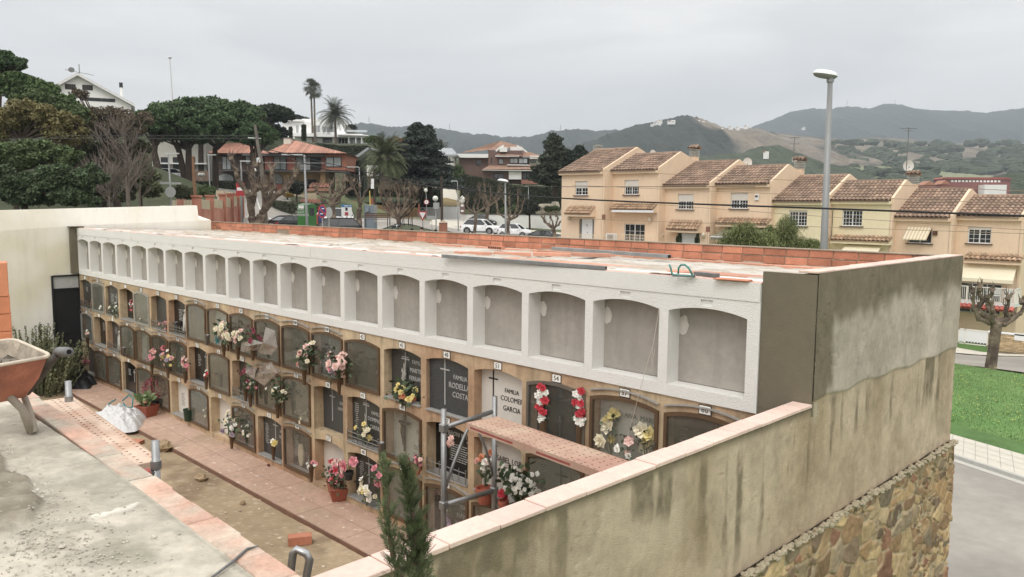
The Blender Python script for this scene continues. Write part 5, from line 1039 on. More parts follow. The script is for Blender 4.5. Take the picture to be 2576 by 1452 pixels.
# ---- hills: real ridges at their own distances
def hill(name,k,pts,d,base,width,mt,seed,amp=1.,nu=420,nv=34,tree=1.,back=1.0,dslope=0.,col=None):
    px=[q(k if not isinstance(p[0],str) else p[0],*(p[-2:])) for p in pts]; xs=np.array([p[0] for p in px]); ys=np.array([p[1] for p in px]); X=np.linspace(xs[0],xs[-1],nu); Y=np.interp(X,xs,ys)
    D=d+dslope*(X-X[0])/(X[-1]-X[0])
    R=np.stack([X-CX,CY-Y,-FP*np.ones(nu)],1)@WR.T*(D/FP)[:,None]; fw=np.array([-.7028,.7038]); rt=np.array([.7038,.7028])
    V=[];C=[]
    for j in range(nv):
        v=j/(nv-1)*2-1   # -1 front foot .. 0 ridge .. 1 back foot
        hh=(1-abs(v))**.9 if v<0 else (1-v)**1.2
        w=width*(v if v<0 else v*back); P=R[:,:2]+fw*w; H=R[:,2]-base; lump=fbm(np.arange(nu)*seed*.0+X/60+seed,np.full(nu,w/width*3),seed,4)-.5
        z=base+H*(hh*(1+amp*.55*lump*(1-hh)*2)); z=z+tree*(fbm(X/6.,np.full(nu,v*40),seed+3,3)-.3)*(hh>.02)
        V.append(np.stack([P[:,0],P[:,1],z],1))
        if col is not None: C.append(col(X,v,P))
    V=np.concatenate(V); i=(np.arange(nu-1)[None,:]+np.arange(nv-1)[:,None]*nu).ravel()
    o=npmesh(name,V,np.stack([i,i+1,i+1+nu,i+nu],1),mt,smooth=True,col=np.concatenate(C) if col is not None else None); return tag(o,kind='structure')
m_forest=mat('forest_green',S(58,72,50),.95,.28,.012,0); m_forest2=mat('forest_near',S(66,78,54),.95,.3,.05,.8,.25,dist=3.)
FG=np.array(S(42,54,44)); BR=np.array(S(128,116,98)); 
def cf(th,sc=.004,seed=2,lo=.10): return lambda X,v,P: lerp(lerp(FG*.8,BR,sst(th-lo,th+lo,fbm(P[:,0]*sc,P[:,1]*sc,seed,5))),FG*.85,.8*sst(.57,.63,fbm(P[:,0]*.02,P[:,1]*.02,seed+7,4)))*(.8+.4*fbm(P[:,0]*.03,P[:,1]*.03,9,3))[:,None]
m_hillp=mat('hill_paint',(1,1,1),.95,.35,.02,.8,.06,attr='Col',dist=8.)
hill('mountain','e',[('d',1500,560),('d',1700,480),(0,440),(60,425),(250,345),(400,310),(520,320),(600,300),(700,300),(800,318),(900,295),(960,288),(1030,290),(1120,318),(1280,325),(1500,330),(1620,345),(1750,335),(1930,305),(2150,300)],3600,-13,1500,m_hillp,2,tree=9,nu=560,col=cf(.86,.0022,3))
hill('mountain','c',[(-700,330),(-300,300),(0,300),(60,275),(180,258),(300,275),(430,300),(600,290),(800,310),(960,320),(1080,345),(1200,370),(1300,360),(1450,390),(1600,390),(1700,385),(1800,370),(1900,330),(2030,335),('d',150,515),('d',350,510),('d',480,525),('d',620,508),('d',720,540),('d',1000,600)],2300,-13,1100,m_hillp,4,tree=7,nu=560,col=cf(.88,.003,5))
hill('hill','d',[('c',1900,560),(0,680),(300,640),(480,580),(640,520),(780,480),(930,445),(1040,415),(1140,397),(1240,410),(1320,440),(1420,480),(1500,500),(1640,492),(1750,505),(1850,560),(1950,620)],1350,-13,620,m_hillp,6,tree=5,nu=520,col=lambda X,v,P: lerp(FG*.85,BR*.9,sst(.66,.76,fbm(P[:,0]*.006,P[:,1]*.006,6,5)+.30*sst(1700,1790,X)))*(.75+.5*fbm(P[:,0]*.06,P[:,1]*.06,9,3))[:,None])
hill('scrub_hill','e',[('d',1500,560),('d',1640,530),('d',1800,545),(0,470),(150,492),(350,520),(600,545),(800,530),(1100,545),(1350,575),(1600,572),(1930,568),(2150,560)],1600,-13,900,m_hillp,8,tree=3,nu=520,col=cf(.36,.006,7,.05))
hill('wooded_hill','d',[(1000,790),(1100,740),(1300,720),(1500,700),(1640,680),(1750,640),(1870,648),(1960,690),(2080,722),('e',450,700),('e',640,760)],760,-13,300,m_forest2,9,tree=5,nu=460)
hill('wooded_hill','d',[(100,760),(420,700),(700,690),(900,700),(1100,735),(1300,760),(1600,790)],620,-13,260,m_forest2,12,tree=4,nu=420)
hill('scrub_hill','e',[(380,760),(600,735),(800,725),(1050,745),(1300,770),(1650,800),(1930,810)],900,-13,300,mat('field_grass',S(124,128,90),.95,.25,.02),13,tree=1.5,nu=300)
hill('wooded_hill','e',[(1240,905),(1500,885),(1650,835),(1800,800),(1930,790),(2100,780)],520,-13,180,m_forest2,15,tree=5,nu=300)
# dark scrub scattered over the brown hillside
rs=np.random.default_rng(8); 
def scatter(name,k,pts,d0,d1,n,r0,r1,mt):
    mb=MB(); rd=random.Random(5); (x0,y0),(x1,y1)=pts
    for i in range(n):
        f=rd.random(); g=rd.random(); cl=fbm(np.array([f*7]),np.array([g*5]),11)[0]
        if cl<.5 and rd.random()<.75: continue
        y=y0+(y1-y0)*g; d=d1+(d0-d1)*g; r=rd.uniform(r0,r1); c=at(k,x0+(x1-x0)*f,y,d); mb.ell((c[0],c[1],c[2]),(r*rd.uniform(1,2),r,r*.8),6,4,.3,i)
    return tag(mb.build(name,mt),kind='stuff')
scatter('hill_scrub','e',((560,560),(1930,790)),960,1450,360,4,10,m_forest2); scatter('hill_scrub','e',((550,740),(1300,880)),640,900,120,3,6,m_forest2)
# far white houses
m_wh=mat('far_white_wall',S(240,239,234),.8,.04,.2); m_rt=mat('far_roof',S(176,120,92),.9,.1,.2); m_dk=mat('dark_window',S(46,50,54),.25,.1,2,spec=.6)
hs=[(955,470,16,5),(920,480,9,4),(1062,458,18,5),(1150,490,16,4),(1190,492,12,3),(1020,508,10,3),(1085,530,9,4),(1300,468,11,5),(1320,500,7,4),(1440,518,16,5),(1520,500,8,3),(1640,495,9,3),(975,455,8,4),(1265,455,10,3),(1575,505,7,3),(1790,700,4,2),(2082,510,10,6)]
HL=['large white villa at the left of the hilltop cluster','white house at the far left end of the hilltop cluster','long white block just below the hill summit','wide pale house on the slope right below the summit','low pale house right of the wide one on the slope','low white house left of centre, under the villa row','white gabled house lowest in the middle of the hill','pale house high on the right shoulder of the hill','small pale house under the one on the right shoulder','wide white house at the right end of the hill cluster','small house between the brown slope and the wide white house','pale house on the saddle where the brown slope begins','upper storey block behind the large white villa','pale block right of the summit, left of the shoulder house','small house at the saddle, left of the last one','small white house low on the near wooded hill','lone white building far off on the right-hand mountain']
for i,(x,y,w,h) in enumerate(hs):
    d=1270 if y<550 else 560
    if x>2000: d=2700; w*=1.6;h*=1.6
    w*=.62; h*=.62; c=at('d',x,y,d); t=thing('hill_house',HL[i],'house',c,R_(45+(i*37)%50-25),'white houses on the distant hill' if x<1700 else None)
    if x>=1700: pass
    mb=MB(); mb.box(-w/2,w/2,-3,3,-4,h*.6); mb.box(-w/2+w*.5,w/2+1,-2.2,3.4,-4,h*.95); mb.build('wall',m_wh,t); mb=MB(); mb.box(-w*.4,-w*.1,-3.05,-3,.2,h*.35); mb.box(w*.15,w*.35,-3.05,-2.95,.2,h*.35) ; mb.build('window',m_dk,t)
    mb=MB(); mb.prism([(-w/2-.5,h*.6),(0,h*.6+1.2),(.0,h*.6)],-3.3,3.3,'y'); mb.build('roof',m_rt,t)
c=at('e',1345,868,470); t=thing('school_building','long low building with red roof and white bays beyond the right-hand roofs','building',c,R_(38)); L_=38
mb=MB(); mb.box(0,L_,0,12,-8,3.2); mb.build('wall',mat('maroon_wall',S(150,88,80),.9,.1,.2),t); mb=MB()
for i in range(14): mb.box(5+i*2,6.2+i*2,-.4,.1,1.5,2.6)
mb.build('white_bays',m_wh,t); mb=MB(); mb.prism([(-1,3.2),(L_+1,3.2),(L_-2,4.3),(1,4.3)],-1,13,'y'); mb.build('roof',mat('red_roof',S(160,76,62),.9,.1,.2),t); mb=MB(); mb.box(20,32,-9,-1,-8,-.2); mb.build('annex',m_wh,t)
for i,(x,y,w,h,lb) in enumerate(((1230,900,4,4,'reddish block just left of the chimney with the dish, far behind the terrace'),(1340,895,2.5,4,'small red-brown gable far behind the last ridge but one'))):
    t=thing('far_house',lb,'house',at('e',x,y,300),R_(40)); mb=MB(); mb.box(-w/2,w/2,-3,3,-8,h*.35); mb.build('wall',mat('maroon_wall',S(150,88,80),.9,.1,.2),t); mb=MB(); mb.prism([(-w/2-.4,h*.35),(w/2+.4,h*.35),(0,h*.35+1.6)],-3.4,3.4,'y'); mb.build('roof',m_rt,t)
# thin masts on the skyline
for i,(k,x,y0,y1,d) in enumerate((('c',222,205,262,2280),('c',966,275,322,2280),('c',1995,285,332,2280),('e',672,262,300,3560),('e',1012,262,290,3560))):
    a_=at(k,x,y1,d); b_=at(k,x,y0,d); mb=MB(); mb.tube([(0,0,0),tuple(b_-a_)],[1.0,.5],4); mb.box(-1.6,1.6,-.5,.5,(b_-a_)[2]*.6,(b_-a_)[2]*.63)
    tag(mb.build('radio_mast',mat('mast_grey',S(150,152,156),.8,0),loc=a_),['thin radio mast on the left mountain crest, right of the palm','thin radio mast on the crest behind the cedar','thin radio mast on the crest right of the brown house','left thin mast on the blue right-hand mountain','right thin mast on the blue right-hand mountain'][i],'mast')
# ================================================================== TERRACED HOUSES
m_peach=mat('peach_render',S(230,200,166),.92,.05,.6,.15,30,streak=.10); m_yell=mat('yellow_render',S(230,216,174),.92,.05,.6,.15,30,streak=.08)
m_tile=mat('roof_tile',S(158,130,108),.9,.22,.9,.3,20,isl=.26,hue=S(138,114,96)); m_tile2=mat('canopy_tile',S(176,144,112),.9,.2,1,.3,20,isl=.26)
m_frame=mat('white_frame',S(222,224,224),.5,.03,3); m_shut=mat('shutter_white',S(212,206,196),.7,.04,3); m_sill=mat('dark_sill',S(88,76,74),.7,.1,3); m_pane=mat('window_glass',S(40,44,48),.12,.3,1.2,spec=.8); m_rail=mat('white_railing',S(226,222,210),.6,.03,3); m_wood=mat('brown_wood',S(96,66,46),.8,.2,5)
def tiles(mb,x0,x1,y0,z0,y1,z1,pitch=.27,row=.42,skew=0.,th=.07):
    """barrel tiles between eave line (y0,z0) and ridge line (y1,z1); skew shifts the ridge in x"""
    d=Vector((0,y1-y0,z1-z0)); L_=d.length; u=d/L_; nr=Vector((0,-u.z,u.y)); n=max(1,int(round((x1-x0)/pitch))); p=(x1-x0)/n; m=max(1,int(round(L_/row))); r=L_/m
    for i in range(n):
        for j in range(m):
            xc=x0+(i+.5)*p; a=j*r; b=a+r*1.04
            V=[];
            for e,(s_,rr_,lift) in enumerate(((a,p*.50,th*.55),(b,p*.40,.0))):
                for k in range(5):
                    t=math.pi*k/4; o_=Vector((xc-rr_*math.cos(t),y0,z0))+u*s_+nr*(math.sin(t)*rr_*.8+lift+.01); o_.x+=skew*s_/L_; V.append(tuple(o_))
            V+= [tuple(Vector(v)-nr*.035) for v in V[:5]]
            mb.raw(V,[(k,k+1,6+k,5+k) for k in range(4)]+[(10+k,11+k,k+1,k) for k in range(4)])
    sl=[Vector((x0,y0,z0)),Vector((x1,y0,z0)),Vector((x1+skew,y1,z1)),Vector((x0+skew,y1,z1))]; mb.raw([tuple(v) for v in sl]+[tuple(v-nr*.06) for v in sl],[(0,1,2,3),(7,6,5,4),(0,4,5,1),(1,5,6,2),(3,2,6,7),(0,3,7,4)])
def wallholes(mb,x0,x1,z0,z1,holes,y=0,dep=.16):
    xs=sorted({x0,x1,*[h[0] for h in holes],*[h[1] for h in holes]}); zs=sorted({z0,z1,*[h[2] for h in holes],*[h[3] for h in holes]})
    for a,b in zip(xs,xs[1:]):
        for c,d in zip(zs,zs[1:]):
            mx_,mz_=(a+b)/2,(c+d)/2
            if any(h[0]<mx_<h[1] and h[2]<mz_<h[3] for h in holes): continue
            mb.face((a,y,c),(b,y,c),(b,y,d),(a,y,d))
    for h in holes:
        a,b,c,d=h[:4]; e=y+dep; mb.face((a,y,c),(b,y,c),(b,e,c),(a,e,c)); mb.face((a,y,d),(a,e,d),(b,e,d),(b,y,d)); mb.face((a,y,c),(a,e,c),(a,e,d),(a,y,d)); mb.face((b,y,c),(b,y,d),(b,e,d),(b,e,c))
def window(par,a,b,c,d,y,shut=0.,leaves=2,grid=(2,3),sill=True,fr=.06,mf=None,mg=None,name='window'):
    """framed window in hole a..b x c..d; shutter covers the top fraction"""
    mf=mf or m_frame; t=MB(); t.box(a,b,y,y+.05,c,c+fr); t.box(a,b,y,y+.05,d-fr,d); t.box(a,a+fr,y,y+.05,c+fr,d-fr); t.box(b-fr,b,y,y+.05,c+fr,d-fr); zt=d-(d-c)*shut
    for i in range(1,leaves): x=a+(b-a)*i/leaves; t.box(x-.035,x+.035,y+.002,y+.048,c+fr,zt-.001)
    if grid:
        for i in range(leaves):
            xa=a+(b-a)*i/leaves; xb=a+(b-a)*(i+1)/leaves
            for g in range(1,grid[0]+0): x=xa+(xb-xa)*g/grid[0]; t.box(x-.012,x+.012,y+.01,y+.03,c+fr,zt)
        for g in range(1,grid[1]): z=c+(zt-c)*g/grid[1]; t.box(a+fr,b-fr,y+.012,y+.028,z-.012,z+.012)
    w=t.build(name,mf,par); t=MB(); t.box(a+.01,b-.01,y+.04,y+.06,c,d); t.build('pane',mg or m_pane,w)
    if shut: t=MB(); t.box(a+.02,b-.02,y-.01,y+.035,zt,d-.01); t.build('shutter',m_shut,w)
    if sill: t=MB(); t.box(a-.12,b+.12,y-.24,y-.002,c-.07,c-.005); t.build('sill',m_sill,w)
    return w
def chimney(par,x,y,z0,z1,mt,cap=True,slats=True):
    t=MB(); t.box(x-.28,x+.28,y-.28,y+.28,z0,z1-.75); c=t.build('chimney',mt,par); t=MB()
    for i in range(5): t.box(x-.32,x+.32,y-.32,y+.32,z1-.74+i*.13,z1-.67+i*.13)
    t.box(x-.16,x+.16,y-.16,y+.16,z1-.75,z1-.1); t.build('louvre',mat('louvre_grey',S(170,168,160),.8,.1,4),c)
    if cap: t=MB(); tiles(t,x-.42,x+.42,y-.45,z1-.05,y,z1+.16,pitch=.28,row=.25); tiles(t,x-.42,x+.42,y+.45,z1-.05,y,z1+.16,pitch=.28,row=.25); t.build('cap',m_tile,c)
HH=[('d',220,535,(190,835),(505,835),(795,660),(850,705)),('d',605,960,(595,820),(940,828),(1130,695),(1230,765)),('d',1010,1358,(1000,935),(1335,937),(1580,757),(1610,790)),('d',1410,1825,(1410,928),(1805,928),(1960,793),(2040,870)),
('e',145,510,(145,975),(505,983),(680,803),(720,830)),('e',555,990,(555,972),(975,974),(1080,843),(1140,900)),('e',1015,1420,(1013,1090),(1415,1095),(1540,905),(1565,945)),('e',1455,1925,(1475,1083),(1925,1090),(2010,950),(2060,990))]
hd=['leftmost house of the terrace, peach, with a white front door under a small tiled canopy','second terrace house from the left, peach, with french window and small iron balcony','third terrace house from the left, peach, two wreathed door panels under its canopy','fourth terrace house from the left, peach, with the alarm box beside its upper window','fifth terrace house from the left, pale yellow, half hidden by the pepper trees','sixth terrace house from the left, pale yellow, right of the tall lamp post','seventh terrace house from the left, peach, with a striped awning over its upper window','eighth terrace house, rightmost, peach, with white railed balcony and closed shutter blinds']
wins={0:[(322,915,418,1022,.5,2,(2,2))],1:[(703,905,812,1018,.48,2,(3,2))],2:[(1115,1013,1233,1132,.5,2,(3,2))],3:[(1524,1005,1652,1127,.48,2,(3,3))],4:[(258,1052,382,1165,.12,2,(3,4))],5:[(638,1050,775,1165,.06,2,(3,4))],6:[(1110,1168,1270,1290,0,2,None)],7:[(1533,1168,1692,1290,.18,2,(2,3))]}
cans={0:((235,1165),(435,1165),(475,1110)),1:((590,1132),(915,1132),(950,1090)),2:((1020,1285),(1262,1285),(1300,1222)),3:((1398,1240),(1800,1250),(1810,1205)),5:((545,1262),(965,1282),(970,1242)),7:((1500,1400),(1910,1412),(1915,1375))}
yy=52.0; TH=[]
for i,(k,l,r,e0,e1,rg,bk) in enumerate(HH):
    xl=ony(k,l,900,yy)[0]; xr=ony(k,r,900,yy)[0]; ez=(ony(k,*e0,yy)[2]+ony(k,*e1,yy)[2])/2; R1=onx(k,*rg,xr); B1=onx(k,*bk,xr)
    base=-2.9-1.15*(i//2) - (3.2 if i>=6 else (2.0 if i>=4 else 0)); W_=xr-xl; mw=m_yell if i in(4,5) else m_peach
    t=thing('terrace_house',hd[i],'house',(xl,yy,base),0,'stepped terrace of houses'); f=Fr((xl,yy,0),0); zb=base; Zc=lambda z: z-zb
    holes=[];wd=[]
    for (a_,b_,c_,d_,sh_,lv,gr_) in wins[i]:
        ua,zt_=f.uv(k,a_,b_); ub,zb_=f.uv(k,c_,d_); holes.append((ua,ub,Zc(zb_),Zc(zt_))); wd.append((ua,ub,Zc(zb_),Zc(zt_),sh_,lv,gr_))
    if i==0: a_,z1_=f.uv(k,352,1203); b_,_z=f.uv(k,470,1203); holes.append((a_,b_,.05,Zc(z1_)))
    if i==1: a_,z1_=f.uv(k,700,1242); b_,_z=f.uv(k,860,1242); holes.append((a_,b_,.05,Zc(z1_)))
    if i==2: a_,z1_=f.uv(k,1112,1312); b_,_z=f.uv(k,1280,1312); holes.append((a_,b_,.05,Zc(z1_)))
    if i==7: a_=.4; b_=3.0; z1_=f.uv('t',1000,470)[1]; holes.append((a_,b_,Zc(z1_)-2.0,Zc(z1_)))
    mb=MB(); ezl=Zc(ez); ry=R1[1]-yy; rz_=Zc(R1[2]); by=B1[1]-yy; bz=Zc(B1[2])
    wallholes(mb,0,W_+.0,0,ezl-.18,holes)
    # right gable wall standing a little above the roof, left wall, back
    mb.cm=1; mb.prism([(0,0),(9.5,0),(9.5,bz-1.2),(ry,rz_+.10),(-.02,ezl+.10),(-.02,ezl-.18),(0,ezl-.18)],W_-.02,W_+.16,'x'); mb.cm=0; mb.prism([(0.01,0),(9.5,0),(9.5,bz-1.3),(ry,rz_-.1),(0.01,ezl-.18)],-.0,.12,'x'); mb.box(0,W_,9.4,9.5,0,bz-1.2); mb.box(.0,W_,.35,.4,0,ezl-.2)
    mb.box(-.12,W_+.05,-.28,.0,ezl-.34,ezl-.12); mb.build('wall',[mw,m_peach],t)
    mb=MB(); tiles(mb,-.15,W_-.04,-.42,ezl-.10,ry,rz_-.02,pitch=.29,row=.46); tiles(mb,-.05,W_-.04,9.6,bz-1.3,ry,rz_-.02,pitch=.58,row=1.2); mb.tube([(-.1,ry,rz_+.03),(W_-.05,ry,rz_+.03)],.11,6); mb.build('roof',m_tile,t)
    for (ua,ub,za,zb_,sh_,lv,gr_) in wd: window(t,ua,ub,za,zb_,.10,sh_,lv,gr_)
    if i in cans:
        a_,z0_=f.uv(k,*cans[i][0],-.75); b_,_=f.uv(k,*cans[i][1],-.75); _,z1_=f.uv(k,*cans[i][2],0); mb=MB(); tiles(mb,a_,b_,-.75,Zc(z0_),0,Zc(z1_),pitch=.29,row=.34); c_=mb.build('canopy',m_tile2,t); mb=MB(); mb.box(a_,b_+.0,-.66,0,Zc(z0_)-.22,Zc(z0_)-.06); mb.prism([(-.66,Zc(z0_)-.06),(0,Zc(z0_)-.06),(0,Zc(z1_)-.08)],b_-.06,b_,'x'); mb.build('canopy_soffit',mw,c_)
    if i==0:
        h=holes[1]; m_=(h[0]+h[1])/2; w4=(h[1]-h[0])*.34; mb=MB(); mb.box(m_-w4,m_+w4,.10,.15,h[2],h[3]); dd_=mb.build('front_door',m_frame,t); mb=MB(); mb.ell((m_+w4*.1,.08,h[3]-1.15),.04,6,4); mb.ell((m_,.07,h[3]-.55),(.04,.03,.09),6,4); mb.build('door_knob',m_dk,dd_); mb=MB(); mb.box(h[0],m_-w4,.12,.14,h[2],h[3]); mb.box(m_+w4,h[1],.12,.14,h[2],h[3]); mb.build('side_light',mat('side_glass',S(120,118,112),.3,.1),t)
    if i==1:
        h=holes[1]; window(t,h[0],h[1],h[3]-1.75,h[3],.10,0,2,(2,3),False,name='french_window'); mb=MB(); mb.box(h[0]+.03,h[1]-.03,.06,.1,h[3]+.02,h[3]+.32); mb.build('shutter_box',m_peach,t)
        u0_,z0_=f.uv(k,600,1132,-1.0); u1_,_=f.uv(k,918,1132,-1.0); mb=MB(); mb.box(u0_,u1_,-.9,-.8,Zc(z0_)-.22,Zc(z0_)-.04); mb.build('awning_case',m_frame,t)
    if i==2:
        h=holes[1]; m_=(h[0]+h[1])/2; mb=MB(); mb.box(h[0]+.35,h[1]-.35,.1,.14,h[2],h[3]); mb.build('front_door',m_frame,t); mb=MB(); mb.box(h[0],h[0]+.34,.12,.14,h[2],h[3]); mb.box(h[1]-.34,h[1],.12,.14,h[2],h[3]); mb.build('door_panel',m_dk,t)
        for u_ in (h[0]+.12,h[1]-.15): mb=MB(); mb.tube([(u_+.16*math.cos(a_),-.02,h[3]-.55+.3*math.sin(a_)) for a_ in [j*math.pi/5 for j in range(11)]],.09,6); mb.build('wreath',mat('wreath_green',S(60,74,44),.9,.3,20),t)
    if i in(0,1,2):
        # small wall lamps and house tiles
        for (kk,x_,y_) in {0:[('d',285,1200)],1:[('d',908,1210)],2:[('d',1005,1330),('d',1320,1330)]}[i]:
            u_,z_=f.uv(kk,x_,y_); mb=MB(); mb.lathe([(.02,-.2),(.13,-.1),(.16,.05),(.1,.12),(.02,.22)],(u_,-.2,Zc(z_)),8); mb.box(u_-.03,u_+.03,-.2,0,Zc(z_)+.1,Zc(z_)+.14); mb.build('wall_lamp',mat('lamp_cream',S(208,196,170),.6,.1),t)
        u_,z_=f.uv('d',*{0:(548,1190),1:(0,0),2:(1352,1285)}[i]) if i!=1 else (0,0)
        if i!=1: mb=MB(); mb.box(u_-.22,u_+.12,-.03,0,Zc(z_)-.2,Zc(z_)+.2); mb.build('number_tiles',mat('brown_tiles',S(138,92,72),.7,.4,14),t)
    if i in (0,1):
        u0_,z0_=f.uv(k,245 if i==0 else 560,1318,-1.6); u1_,_=f.uv(k,560 if i==0 else 950,1318,-1.6); rl=MB(); rl.box(u0_,u1_,-1.62,-1.58,Zc(z0_)-.04,Zc(z0_)); rl.box(u0_,u1_,-1.62,-1.58,Zc(z0_)-1.0,Zc(z0_)-.96); u_=u0_
        while u_<u1_: rl.box(u_-.01,u_+.01,-1.61,-1.59,Zc(z0_)-1.0,Zc(z0_)); u_+=.14
        rl.build('railing',mat('cream_railing',S(224,206,176),.6,.03,3),t); mb=MB(); mb.box(u0_,u1_,-1.65,0,-.6,Zc(z0_)-1.02); mb.build('terrace',mw,t)
    if i==1: 
        u_,z_=f.uv(k,605,1345,-1.2); mb=MB(); mb.box(u_-.45,u_+.45,-1.4,-1.05,Zc(z_)-.35,Zc(z_)+.3); a_c=mb.build('air_conditioner',m_frame,t); mb=MB()
        for j in range(6): mb.box(u_-.3,u_+.3,-1.412,-1.40,Zc(z_)-.25+j*.08,Zc(z_)-.21+j*.08)
        mb.build('grille',m_dk,a_c)
    if i==3:
        u_,z_=f.uv(k,1727,1038); mb=MB(); mb.bevbox(u_-.17,u_+.17,-.12,0,Zc(z_)-.24,Zc(z_)+.24,.03); ab=mb.build('alarm_box',m_frame,t); mb=MB(); mb.box(u_-.1,u_+.1,-.13,-.12,Zc(z_)-.02,Zc(z_)+.14); mb.build('alarm_grille',m_wood,ab)
        u0_,z0_=f.uv('d',1368,1340,-1.9); u1_,z1_=f.uv('d',1480,1268,-.1); u2_,_=f.uv('d',1790,1268,-.1); mb=MB(); mb.raw([(u0_,-1.9,Zc(z0_)),(u2_,-1.9,Zc(z0_)),(u2_,-.05,Zc(z1_)),(u0_+.35,-.05,Zc(z1_)),(u0_,-1.9,Zc(z0_)-.25),(u2_,-1.9,Zc(z0_)-.25)],[(0,1,2,3),(0,4,5,1)]); aw=mb.build('awning',mat('olive_awning',S(128,118,98),.8,.05,2),t); mb=MB(); mb.box(u0_,u2_,-1.93,-1.9,Zc(z0_)-.06,Zc(z0_)+.04); mb.build('awning_bar',m_frame,aw)
    if i==5:
        u0_,z0_=f.uv('e',600,1335,-1.5); u1_,z1_=f.uv('e',930,1300,-.1); mb=MB(); mb.raw([(u0_,-1.5,Zc(z0_)-.3),(u1_,-1.5,Zc(z0_)-.3),(u1_-.1,-.05,Zc(z1_)),(u0_+.1,-.05,Zc(z1_))],[(0,1,2,3)]); mb.build('awning',mat('cream_awning',S(224,214,182),.8,.04,2),t)
        mb=MB(); a_,z_=f.uv('e',570,1050); b_,z2=f.uv('e',555,1250); mb.tube([(a_,-.02,Zc(z_)),(a_,-.02,Zc(z2)+.2),(a_-.3,-.02,Zc(z2)-.3)],.025,5); mb.build('wall_cable',m_dk,t)
    if i==6:
        h=wd[0]; mb=MB(); n=14
        sw=[m_frame,mat('awning_tan',S(206,184,140),.8,.03)]
        for j in range(n):
            a_=h[0]+(h[1]-h[0])*j/n; b_=h[0]+(h[1]-h[0])*(j+1)/n; mb.cm=j%2; mb.raw([(a_,-.05,h[3]),(b_,-.05,h[3]),(b_-.12,-.62,h[2]+.32),(a_-.12,-.62,h[2]+.32)],[(0,3,2,1)]); mb.raw([(a_-.12,-.62,h[2]+.32),(b_-.12,-.62,h[2]+.32),(b_-.12,-.62,h[2]+.24),(a_-.12,-.62,h[2]+.24)],[(0,1,2,3)])
        mb.build('striped_awning',[mat('awning_cream',S(226,214,190),.8,.03),sw[1]],t); u_,z_=f.uv('e',1298,1214); mb=MB(); mb.box(u_-.14,u_+.14,-.1,0,Zc(z_)-.14,Zc(z_)+.14); mb.build('vent_box',m_wood,t)
    if i==7:
        # blind, balcony, garage level
        u0_,z0_=f.uv('t',790,240,-.2); u1_,_=f.uv('t',1455,250,-.2); ub,zbk=f.uv('t',1410,440,-1.3); mb=MB(); mb.raw([(-.3,-.15,Zc(z0_)),(u1_,-.15,Zc(z0_)+.0),(ub,-1.25,Zc(zbk)),(-.3,-1.25,Zc(zbk)),(ub,-1.25,Zc(zbk)-.22),(-.3,-1.25,Zc(zbk)-.22)],[(0,3,2,1),(3,5,4,2)]); mb.build('awning',mat('cream_awning',S(224,206,176),.8,.04,2),t)
        h=holes[1]; window(t,h[0],h[1],h[2],h[3],.1,0,3,None,False,mg=mat('curtain_glass',S(84,90,84),.3,.25,2)); 
        ub,zr0=f.uv('t',1480,545,-1.5); _,zr1=f.uv('t',1430,745,-1.5); rl=MB(); za,zb2=Zc(zr1)+.05,Zc(zr0)
        ub-=.15
        rl.box(-.4,ub,-1.53,-1.47,zb2-.05,zb2); rl.box(-.4,ub,-1.53,-1.47,za,za+.05); rl.box(ub-.05,ub,-1.5,0,zb2-.05,zb2); rl.box(ub-.05,ub,-1.5,0,za,za+.05); u_=-.4
        while u_<ub: rl.box(u_-.012,u_+.012,-1.51,-1.49,za,zb2); u_+=.11
        v_=-1.5
        while v_<0: rl.box(ub-.04,ub-.02,v_-.012,v_+.012,za,zb2); v_+=.11
        for u_ in (-.38,1.4,ub-.04): rl.box(u_-.03,u_+.03,-1.54,-1.46,za,zb2)
        rl.build('balcony_railing',m_rail,t); mb=MB(); mb.box(-.4,ub,-1.5,0,za-.16,za-.02); mb.build('balcony_slab',m_frame,t); mb=MB(); tiles(mb,-.4,ub,-1.75,za-.42,-1.45,za-.18,pitch=.26,row=.3); mb.build('balcony_tiles',mat('red_tile_edge',S(186,92,74),.85,.1,3,isl=.15),t)
        mb=MB()
        for (x_,dx_) in ((2.6,.5),(3.3,.45)): mb.box(x_,x_+dx_,-1.0,-.55,za+.42,za+.46); mb.box(x_,x_+.04,-1.0,-.96,za,za+.9); mb.box(x_+dx_-.04,x_+dx_,-.6,-.55,za,za+.9); mb.box(x_,x_+dx_,-.58,-.55,za+.5,za+.9)
        mb.build('balcony_chair',m_frame,t)
    TH.append((t,xl,xr,yy,base,ez,R1,B1)); 
    if i<7: yy=onx(HH[i+1][0],HH[i+1][1],900,xr)[1]
